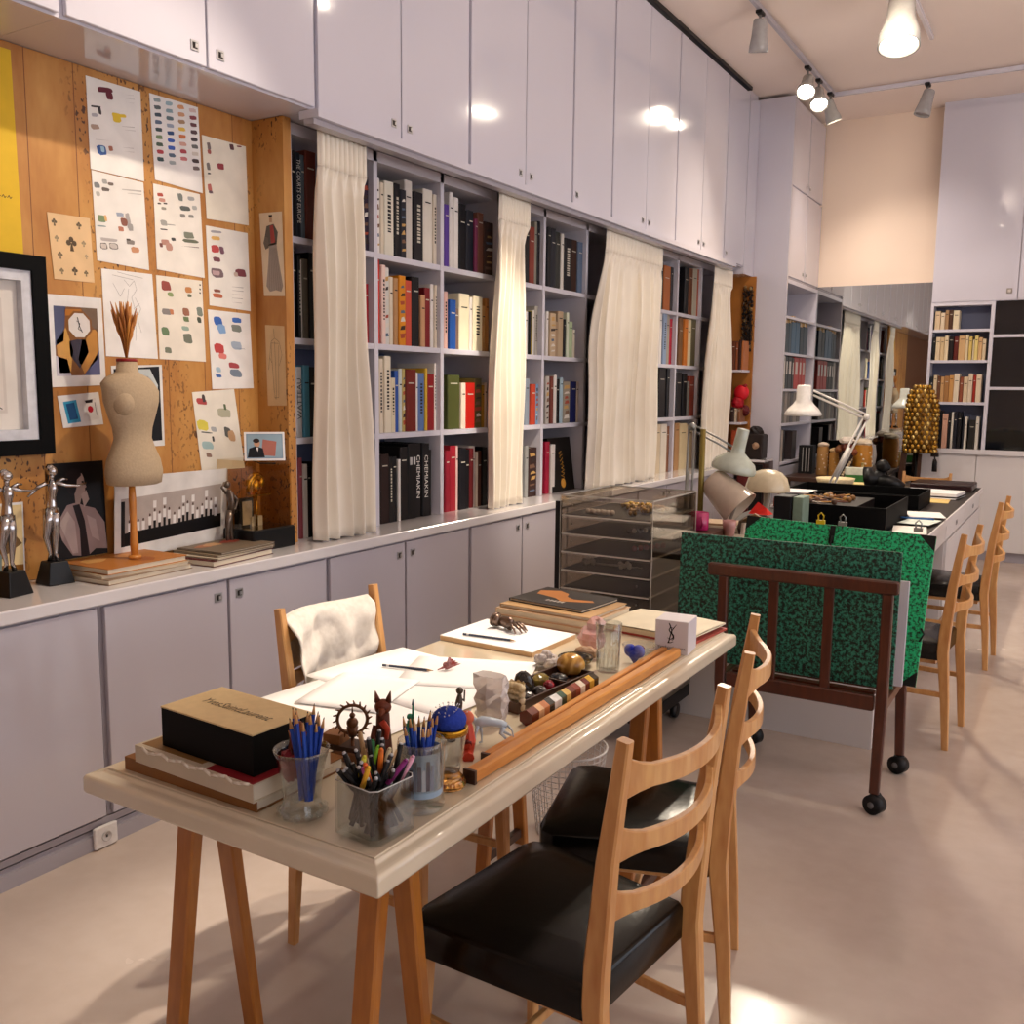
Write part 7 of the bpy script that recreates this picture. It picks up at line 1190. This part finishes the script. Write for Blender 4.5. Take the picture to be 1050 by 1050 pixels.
# white articulated lamp
t=thing('desk_lamp','large white lit articulated desk lamp reaching over the far part of the desk','lamp',(-1.60,7.25,DZ))
MB().lathe([(.09,0),(.09,.02),(.03,.03),(.02,.06),(0,.06)],24).build('base',M['lacquer'],t)
wa=plain('white_arm','dcd8d2',.3,nscale=6)
b=MB()
for o_ in (-.018,.018): b.tube([(o_,0,.05),(.22+o_,.02,.565)],.008,8)
b.tube([(.03,0,.12),(.12,.01,.34)],.014,8); b.build('lower_arm',wa,t)
b=MB()
for o_ in (-.015,.018): b.tube([(.225,.02,.565+o_),(.02,.02,.655+o_),(-.165,.02,.735+o_)],.008,8)
b.ball((.225,.02,.565),.025); b.build('upper_arm',wa,t)
b=MB(); hx=(-.235,.02,.655); b.lathe([(.0,.14),(.045,.14),(.052,.13),(.056,.03),(.075,.0),(.115,-.04),(.138,-.075),(.133,-.09),(.128,-.09),(.13,-.075),(.105,-.04),(.05,0),(0,.0)],30,hx,'f2efe9'); b.tube([(-.18,.02,.735),(-.2,.02,.72)],.02,8,'e0dcd6'); b.build('shade',M['lamp'],t)
b=MB(); b.ball((hx[0],hx[1],hx[2]-.035),.038); b.build('bulb',M['bulb'],t)
# black bust, green and white box
b=MB(); b.tube([(-.09,0,.09),(-.04,0,.10),(0,0,.10),(.02,0,.15)],[.09,.08,.05,.035],12); b.ball((.03,0,.19),.052,sc=(1,.8,1)); b.tube([(.05,0,.185),(.085,0,.18)],[.03,.018],8); b.tube([(.05,.03,.2),(.055,.04,.15)],[.015,.01],6); b.tube([(.0,0,.08),(.12,.02,.06),(.18,.04,.035)],[.06,.05,.03],10)
single('dog_statue',b,M['black'],'black dog shaped statue at the back of the second black tray','statue',(-1.33,7.60,DZ))
b=MB(); b.box(-.075,.075,-.06,.06,0,.075,'3d7a3c'); b.box(-.075,.075,-.06,.06,.0752,.13,'dfe2d2'); single('green_white_box',b,M['paint'],'green and white cardboard box left of the black dog statue','box',(-1.60,8.10,DZ),math.radians(15))
# ---------------------------------------------------------------- side table with jars, in front of the side bookcase
t=thing('side_table','dark side table of jars and figurines standing before the mirror','table',(-1.90,9.0,0))
MB().bbox(-.405,.30,-.5,.5,.70,.74,.004).build('top',M['darkwood'],t)
for x in(-.36,.25):
    for y in(-.45,.45): MB().beam([(x,y,0),(x,y,.70)],.04,.04,up=(1,0,0)).build('leg',M['darkwood'],t)
SZt=.7406
b=MB(); b.box(-.075,.055,-.06,.06,0,.26,'15161a'); 
for x in (-.04,-.01,.02): b.box(x,x+.006,-.0612,-.060,.02,.24,'c8c4be')
single('striped_box',b,M['paint'],'black box with thin white stripes at the left of the jars','box',(-2.20,8.99,SZt))
def jar(x,y,r,h,c,capc,label):
    b=MB(); b.lathe([(0,0),(r*.95,0),(r,.01),(r,h*.8),(r*.9,h*.86),(r*.9,h*.88),(0,h*.88)],20,col=c)
    for k in range(10): a=-1.8+.25*k; b.ball((r*.97*math.cos(a),r*.97*math.sin(a),h*(.2+.06*(k*7%9))),r*.13,capc,n=6)
    b.ball((0,0,h*.93),r*1.02,capc,n=10,sc=(1,1,.5),jit=.12); single('jar',b,M['paint'],label,'jar',(x,y,SZt))
jar(-2.03,8.82,.05,.30,'b88a50','ecd8c0','amber jar with a white frothy top next to the striped box')
jar(-1.925,8.82,.048,.25,'c9924a','d8b888','tan jar between two taller objects on the side table')
jar(-1.69,8.86,.08,.33,'c4842c','ecdcc0','wide amber jar with a white top on the side table')
b=MB(); b.tube([(0,0,0),(0,0,.1),(0,0,.2),(0,0,.26)],[.06,.05,.065,.04],12,'2a1c1c'); b.ball((0,0,.27),.055,'6a3020',n=10,jit=.1); b.ball((.0,0,.33),.06,'e8dccc',n=10,sc=(1.1,1,.6),jit=.12); b.ball((-.06,0,.25),.04,'7a4a28',jit=.15); b.ball((.06,0,.23),.035,'8c4a2c',jit=.15)
for k in range(8): b.ball((.05*math.cos(-1.8+k*.25),.06*math.sin(-1.8+k*.25),.03+.022*k),.014,'e0c8a0',n=6)
single('plumed_figure',b,M['paint'],'brown and black figure with a white plumed head between the jars','figurine',(-1.80,8.70,SZt))
b=MB(); b.lathe([(0,0),(.03,0),(.032,.01),(.03,.09),(.012,.11),(.012,.14),(.018,.145),(0,.15)],14,col='c8b070'); single('small_bottle',b,M['paint'],'small yellowish bottle right of the wide amber jar','bottle',(-1.64,8.62,SZt))
b=MB(); rnd=random.Random(3)
for k in range(5): b.box(-.2+.03*k,.1+.05*k,-.1+.02*k,.08+.02*k,.006*k,.006*k+.005,['e6cf9a','f0e4c0','d9b460','efe6cc','e8d090'][k])
single('yellow_papers',b,M['paper'],'spread yellow and cream papers in front of the jars','papers',(-1.60,7.75,DZ),math.radians(10))
b=MB(); b.lathe([(0,0),(.08,.0),(.13,.05),(.145,.09),(.135,.09),(.12,.05),(.07,.012),(0,.012)],22,col='dcc9a0'); single('cream_bowl',b,M['paint'],'cream bowl in front of the jars beside the lamp base','bowl',(-1.62,7.50,DZ))
# ---------------------------------------------------------------- corner niche between curtain and tall panel
struct('wall_panel_niche',MB().box(-3.2,-2.60,8.44,8.462,.847,2.50),plain('orange_panel','b8752f',.5,nscale=6,namt=.3))
def shelfn(z): return MB().box(-.30,.0,-.21,.0,z,z+.02)
t=thing('niche_shelf','small white shelves of books beside the far curtain','shelf',(-2.62,8.438,0))
for z in (1.66,1.20): shelfn(z).build('board',M['shelf'],t)
b=MB(); rnd=random.Random(41)
for k in range(70):
    z=1.86+.009*k*.9; a=k*1.7; y=-.02-.02*math.cos(a); x=.0+.035*math.sin(a)
    b.ball((x,y,z-1.85),.016,rnd.choice(['1a1210','2c1c14','0f0c0c','4a3420','8a7048']),n=7,jit=.2)
for k in range(26): b.tube([(rnd.uniform(-.03,.04),-.03,rnd.uniform(.05,.4)),(rnd.uniform(-.03,.09),-.06,rnd.uniform(.0,.3))],[.005,.001],4,'231814')
single('bead_strands',b,M['paint'],'thick dark strands of beads and feathers hanging in the corner niche','necklace',(-2.655,8.43,1.84))
b=MB(); b.ball((0,0,.06),.07,'d81c2c',sc=(1,.8,1)); b.ball((-.02,-.03,-.03),.055,'b01424',jit=.1); b.ball((.03,0,-.10),.05,'5a0c14',jit=.1); b.tube([(0,0,.1),(.05,-.02,.13)],[.03,.01],6,'8c1018')
single('red_flower_ornament',b,M['paint'],'bright red rounded ornament hanging in the corner niche','ornament',(-2.665,8.37,1.42))
for i,(x,w,h,c) in enumerate([(-2.73,.03,.25,'6e3a22'),(-2.695,.022,.24,'8c4c2c'),(-2.668,.02,.26,'3a2018'),(-2.643,.02,.25,'b06a3c')]):
    book('book',(x,8.25,1.6805),-PI/2,w,h,.15,c,0,['dark brown','reddish brown','nearly black','light brown'][i]+' book on the small shelf under the dark bead strands','books in the corner niche')
for i,(x,w,h,c) in enumerate([(-2.72,.03,.13,'3a2a26'),(-2.685,.022,.12,'c9b8a0'),(-2.655,.022,.12,'8c5a3c')]):
    book('book',(x,8.25,1.2205),-PI/2,w,h,.15,c,0,['dark','cream','brown'][i]+' book on the small shelf below the red ornament','books in the corner niche')
b=MB(); b.box(-.10,.0,-.1,.0,0,.30,'b8502c'); b.add([(.0,-.102,.0),(.05,-.102,.0),(.06,-.102,.26),(-.06,-.102,.32)],[(0,1,2,3)],'d8683c'); single('orange_folder',b,M['paint'],'orange red folder standing in the niche above the counter','folder',(-2.62,8.40,CZ))
b=MB(); b.bbox(-.07,.09,-.08,.08,0,.22,.01,'241a18'); b.ball((.03,-.085,.12),.03,'a8866a',jit=.1); b.ball((0,0,.22),.07,'1a1212',jit=.1); single('dark_box_figure',b,M['paint'],'dark brown carved box with a pale ornament beside the tall panel','box',(-2.50,8.30,.9005))
t=thing('low_cabinet','low dark red cabinet stuffed with red things by the tall panel','cabinet',(-2.49,8.30,0)); MB().box(-.12,.12,-.14,.14,0,.88).build('carcass',plain('dark_red_lacquer','2c0e0e',.35,nscale=5),t); MB().box(-.121,.121,-.141,.141,.881,.90).build('top',M['counter'],t); MB().box(-.11,-.005,-.15,-.141,.05,.86).build('door',plain('oxblood_door','5c1614',.3,nscale=5),t); MB().box(.005,.11,-.15,-.141,.05,.86).build('door',M['black'],t)
# ---------------------------------------------------------------- tall side unit
t=thing('tall_cupboard','tall white cupboard with double doors over a bookcase, against the mirror wall','cupboard',(-2.33,9.0,0))
MB().box(-.86,.0,-.535,-.505,.0,4.0).build('side_panel',M['lacquer'],t)
MB().box(-.36,-.02,-.504,.56,2.475,4.0).build('carcass',M['lacquer'],t)
for y0,y1,z0,z1,ky in ((-.515,.02,3.27,3.98,-.03),(.03,.56,3.27,3.98,.08),(-.515,.02,2.50,3.25,-.03),(.03,.56,2.50,3.25,.08)):
    dd=MB().box(-.019,0,y0+.004,y1-.004,z0,z1).build('door',M['lacquer'],t); knob(dd,ky,z0+.06,0)
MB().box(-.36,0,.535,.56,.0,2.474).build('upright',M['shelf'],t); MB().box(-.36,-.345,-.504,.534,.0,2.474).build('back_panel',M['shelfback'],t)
MB().box(-.34,-.001,-.504,.534,2.44,2.474).build('rail',M['shelf'],t)
for z in (2.16,1.84,1.52,1.21,.86): MB().box(-.344,-.001,-.504,.534,z-.024,z).build('shelf',M['shelf'],t)
MB().box(-.344,-.001,-.504,.534,.0,.82).build('base_door',M['lacquer'],t)
SSL={2:('blue binder stuffed with papers','binder'),3:('file','file'),4:('record sleeve','record'),5:('file','file')}
SSZ={2:1.8405,3:1.5205,4:1.2105,5:.8605}
SHN={2:'second shelf down',3:'third shelf down',4:'fourth shelf down',5:'lowest open shelf'}
for r,items in SSBOOKS:
    cur=8.515
    for i,(y0,y1,h,c,f) in enumerate(items):
        y0=max(cur,y0); w=max(.02,y1-y0); 
        if y0+w>9.52: break
        cur=y0+w+.002; b=MB(); b.bbox(-.22,0,0,w,0,h,.002,c)
        if r==3: b.box(0,.0008,w*.25,w*.75,h*.45,h*.85,'d8d0c8')
        if r==2: 
            for k in range(4): b.box(-.2,-.004,w*(.1+.2*k),w*(.22+.2*k),h,h+.03+.012*((k*3+i)%3),['d8b070','efe4d0','c8965a'][k%3])
        single(SSL[r][1],b,M['book'],f'{cname(c)} {SSL[r][0]}, {ORD[i]} from left on the {SHN[r]} of the side bookcase',SSL[r][1],(-2.352,y0,SSZ[r]),0,f'files on the {SHN[r]} of the side bookcase')
# ---------------------------------------------------------------- right hand white cupboards
YF=9.396
t=thing('end_wall_cupboard','big white wall cupboard hung above the bookshelves on the end wall','cupboard',(-.93,YF,2.30))
MB().box(-.35,1.9,.02,.17,0,1.66).build('carcass',M['lacquer'],t)
for x0,x1,kx in ((-.347,.332,.27),(.34,1.02,None),(1.028,1.7,None)):
    dd=MB().box(x0,x1,0,.019,.004,1.66).build('door',M['lacquer'],t)
    if kx: 
        b=MB(); b.box(kx-.022,kx+.022,-.005,-.0002,.06,.104,'8f8884'); b.box(kx-.012,kx+.012,-.0056,-.005,.07,.094,'c8c2be'); b.build('handle',M['metalpaint'],dd)
struct('trim_4',MB().box(-1.28,1.2,YF+.03,YF+.17,3.965,H),M['lacquer'])
t=thing('end_base_cupboard','white base cupboards with a pale counter along the end wall','cupboard',(-.93,YF,0))
MB().box(-.40,1.9,-.03,.17,.955,1.0).build('counter_top',M['counter'],t); MB().box(-.37,1.9,.02,.17,.09,.954).build('carcass',M['desk'],t); MB().box(-.36,1.9,.05,.17,0,.089).build('plinth',M['frame'],t)
for x0,x1 in ((-.368,.108),(.114,.78),(.786,1.5)): 
    dd=MB().box(x0,x1,0,.019,.095,.95).build('door',M['desk'],t)
b=MB(); b.ball((.16,-.008,.62),.008,'5a5450',n=8); b.build('knob',M['paint'],dd)
t=thing('end_wall_bookcase','white open bookcase under the end wall cupboard, left of the dark glazed shelves','bookcase',(-.93,YF,1.0))
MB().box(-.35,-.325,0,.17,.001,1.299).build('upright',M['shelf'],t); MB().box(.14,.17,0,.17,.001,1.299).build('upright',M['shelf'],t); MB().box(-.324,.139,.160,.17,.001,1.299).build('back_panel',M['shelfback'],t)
for z in (2.063,1.79,1.418): MB().box(-.324,.139,0.001,.159,z-1.024,z-1.0).build('shelf',M['shelf'],t)
MB().box(-.324,.139,0.001,.159,1.27,1.299).build('top_rail',M['shelf'],t)
t=thing('glazed_cabinet','dark glazed display shelves at the right edge of the end wall','cabinet',(-.55,YF,1.0))
MB().box(-.209,1.2,.10,.17,.001,1.299).build('backing',M['black'],t)
for z in (.53,.985): MB().box(-.209,1.2,-.0,.099,z,z+.025).build('shelf',M['shelf'],t)
for z0,z1 in ((.002,.528),(.556,.983),(1.011,1.298)): MB().box(-.208,1.2,.03,.034,z0,z1).build('glass_pane',M['blackglass'],t)
MB().box(-.209,1.2,-.001,.0999,1.2,1.299).build('top_rail',M['shelf'],t) if False else None
EZ={1:2.0635,2:1.7905,3:1.4185,4:1.0005}; EN={1:'top shelf',2:'second shelf',3:'third shelf',4:'lowest shelf'}
for r,items in RCBOOKS:
    cur=-1.252
    for i,(x0,x1,h,c,f) in enumerate(items):
        x0=max(cur,x0); w=max(.012,x1-x0); 
        if x0+w>-.795: break
        cur=x0+w+.0015
        book('book',(x0,YF+.012,EZ[r]),-PI/2,w,max(.14,h),.13,c,0,f'{cname(c)} book, {ORD[i]} from left on the {EN[r]} of the end wall bookcase',f'books on the {EN[r]} of the end wall bookcase')
# gold scaled headdress on a stand
t=thing('display_stand','black iron stand carrying the gold scaled headdress behind the desk','stand',(-1.29,9.22,0))
b=MB(); b.lathe([(.14,0),(.14,.015),(.02,.03),(0,.03)],20); b.tube([(0,0,.02),(0,0,1.10)],.014,10); b.build('pole',M['black'],t)
b=MB(); b.beam([(-.10,-.02,.3),(-.12,-.02,.75),(-.10,-.02,1.06)],.05,.03,up=(1,0,0)); b.beam([(.02,-.03,.3),(.03,-.03,.95)],.03,.02,up=(1,0,0)); b.build('side_struts',M['darkwood'],t)
t=thing('gold_headdress','tall gold scaled cap with black tassel standing behind the far end of the desk','headdress',(-1.27,9.20,.93))
b=MB(); b.loft([(0,0,.03,.125,.10),(0,0,.15,.14,.11),(0,0,.35,.135,.105),(-.005,0,.50,.12,.095),(-.01,0,.58,.095,.075),(-.015,0,.63,.055,.045),(-.02,0,.645,.01,.01)],28,'8a6428'); b.build('cap',plain('old_gold_cloth','7c5a22',.4,metal=.6,nscale=40,namt=.5),t)
b=MB(); R_=13
for i in range(15):
    z=.05+i*.0405; 
    rx=.135 if z<.38 else .135*math.sqrt(max(.06,1-((z-.38)/.27)**2.0))
    for k in range(18):
        a=2*PI*(k+.5*(i%2))/18
        b.ball((rx*math.cos(a)*1.0-.01*(z>.5),rx*.79*math.sin(a),z),.021,['b8862c','d8aa48','8c6220','e8c878'][(i*5+k*3)%4],n=6,sc=(.8,.8,1.05))
b.build('scales',M['metalpaint'],t)['kind']='stuff'
b=MB(); b.box(.10,.16,-.03,.03,.0,.03,'1c1410'); b.tube([(.13,-.02,.02),(.135,-.03,-.02)],.006,6,'16110e'); b.tube([(.135,-.03,-.02),(.137,-.03,-.05),(.138,-.03,-.13)],[.014,.02,.022],10,'121014'); b.build('tassel',M['paint'],t)
# ---------------------------------------------------------------- ceiling track lights
for i,(a,c,lab) in enumerate([((-2.05,3.2,H-.03),(-2.05,8.60,H-.03),'long ceiling track running beside the left cupboards'),((-2.06,8.62,H-.03),(1.2,8.62,H-.03),'white ceiling track crossing toward the right at the room end')]):
    b=MB(); b.beam([a,c],.036,.030,up=(0,0,1) ); single('ceiling_track',b,M['lacquer'] if i else M['frame'],lab,'track')
t=single('ceiling_track',MB().beam([(-1.15,2.5,H-.03),(-1.15,7.6,H-.03)],.036,.03,up=(0,0,1)),M['lacquer'],'ceiling track above the desk carrying the large lit spotlight','track')
def spot(x,y,d,label,L=.17,r=.05,lit=0,flare=1.0,drop=.10,power=0,cone=60,col=(1,.86,.68),blend=.5):
    d=Vector(d).normalized(); t=thing('track_spotlight',label,'spotlight',(x,y,H-.047),0,'spotlights on the ceiling tracks')
    b=MB(); b.bbox(-.02,.02,-.045,.045,-.022,0,.003,'1c1a1a'); b.tube([(0,0,-.02),(0,0,-drop)],.009,8,'8c8884'); b.build('adapter',M['paint'],t)
    p=Vector((0,0,-drop-.02)); a=p-d*L*.35
    b=MB(); b.lathe([(0,0),(r*.62,0),(r*.72,.01),(r*.85,L*.55),(r*flare,L*.8),(r*flare*1.04,L),(r*flare*.95,L),(r*flare*.9,L*.8),(0,L*.75)],24,tuple(a),'a8a6a6' if not lit else 'b4b2ac',axis=d); b.build('head',M['lamp'],t)
    e=a+d*(L*.9); b=MB(); b.lathe([(0,0),(r*flare*.86,0),(r*flare*.86,.004),(0,.006)],20,tuple(e),axis=d); b.build('lamp_face',M['bulb'] if lit else M['frame'],t)
    if power:
        l=bpy.data.lights.new('spot_beam','SPOT'); l.energy=power; l.spot_size=math.radians(cone); l.spot_blend=blend; l.color=col; l.shadow_soft_size=r*flare*.8
        o=bpy.data.objects.new('spot_beam',l); COL.objects.link(o); o.parent=t; o.location=a+d*(L+.02); o.rotation_euler=d.to_track_quat('-Z','Y').to_euler()
    return t
spot(-2.05,6.5,(-.1,.25,-1),'unlit grey spotlight nearest on the left ceiling track',L=.20,r=.062,power=0)
def aim(x,y,tx_,ty,tz): return (tx_-x,ty-y,tz-(H-.15))
spot(-2.05,7.75,aim(-2.05,7.75,-1.7,5.2,.8),'lit spotlight, first of the cluster of three at the corner of the tracks',L=.18,r=.06,lit=1,flare=1.15,power=150,cone=95,blend=1)
spot(-2.05,8.1,aim(-2.05,8.1,-1.2,6.0,.8),'brightest lit spotlight, middle of the cluster of three at the track corner',L=.18,r=.06,lit=1,flare=1.15,power=180,cone=95,blend=1)
spot(-2.05,8.5,aim(-2.05,8.5,-1.0,9.3,.6),'spotlight at the very corner of the two tracks, pointing down',L=.18,r=.06,lit=1,flare=1.05,power=85,cone=110,blend=1,col=(1,.86,.74))
spot(-1.31,8.62,(-.25,-.1,-1),'unlit grey spotlight on the crossing track near the end wall cupboard',L=.20,r=.062)
spot(-1.15,6.4,aim(-1.15,6.4,-1.05,5.6,0.8),'largest lit spotlight hanging near the top right of the photo',L=.38,r=.10,lit=1,flare=1.18,drop=.16,power=120,cone=85,blend=1)
spot(-1.15,3.9,aim(-1.15,3.9,-2.75,4.45,1.45),'spotlight above the bookcase aimed at the narrow curtain, above the frame',power=380,cone=24,lit=1,blend=.8)
spot(-1.15,3.4,aim(-1.15,3.4,-1.52,2.02,.74),'spotlight above the work table aimed at the white sheets, above the frame',power=300,cone=25,lit=1,blend=.8,col=(1,.88,.74))
spot(-1.15,2.8,aim(-1.15,2.8,-2.75,1.6,1.2),'spotlight aimed at the pinboard, above the frame',power=150,cone=55,lit=1)
spot(-1.15,4.6,aim(-1.15,4.6,-1.32,2.75,.74),'spotlight lighting the far end of the work table, above the frame',power=150,cone=27,lit=1,blend=.9)
spot(-1.15,5.4,aim(-1.15,5.4,-.9,9.4,1.2),'spotlight aimed at the end wall, above the desk and above the frame',power=120,cone=85,lit=1,col=(1,.84,.68),blend=1)
# unseen uplight added to brighten the ceiling; soft daylight comes from the world
def area(loc,target,sx,sy,power,col):
    l=bpy.data.lights.new('added_uplight','AREA'); l.shape='RECTANGLE'; l.size=sx; l.size_y=sy; l.energy=power; l.color=col
    o=bpy.data.objects.new('added_uplight',l); COL.objects.link(o); o.location=loc; o.rotation_euler=(Vector(target)-Vector(loc)).to_track_quat('-Z','Y').to_euler(); return o
area((2.4,4.0,2.3),(2.0,4.2,4),1.6,5.0,75,(1,.88,.78))
w_=bpy.data.worlds.new('World'); bpy.context.scene.world=w_; w_.use_nodes=True; bg=w_.node_tree.nodes['Background']; bg.inputs['Color'].default_value=(.87,.90,1,1); bg.inputs['Strength'].default_value=2.6
# ---------------------------------------------------------------- camera
cam=bpy.data.cameras.new('camera'); co=bpy.data.objects.new('camera',cam); COL.objects.link(co)
yaw,pit,rol=CAM; f=Vector((-math.sin(yaw)*math.cos(pit),math.cos(yaw)*math.cos(pit),math.sin(pit))); r=Vector((math.cos(yaw),math.sin(yaw),0)); u=r.cross(f)
r2=r*math.cos(rol)+u*math.sin(rol); u2=-r*math.sin(rol)+u*math.cos(rol)
co.matrix_world=Matrix(((r2.x,u2.x,-f.x,0),(r2.y,u2.y,-f.y,0),(r2.z,u2.z,-f.z,1.5),(0,0,0,1)))
cam.sensor_width=36; cam.lens=36*970/1050; cam.clip_start=.05
bpy.context.scene.camera=co
sc=bpy.context.scene; sc.view_settings.view_transform='Standard'; sc.view_settings.look='None'; sc.view_settings.exposure=0.2
sc.cycles.max_bounces=10; sc.cycles.transparent_max_bounces=24; sc.cycles.transmission_bounces=8; sc.cycles.caustics_reflective=False; sc.cycles.caustics_refractive=False; sc.cycles.sample_clamp_indirect=6
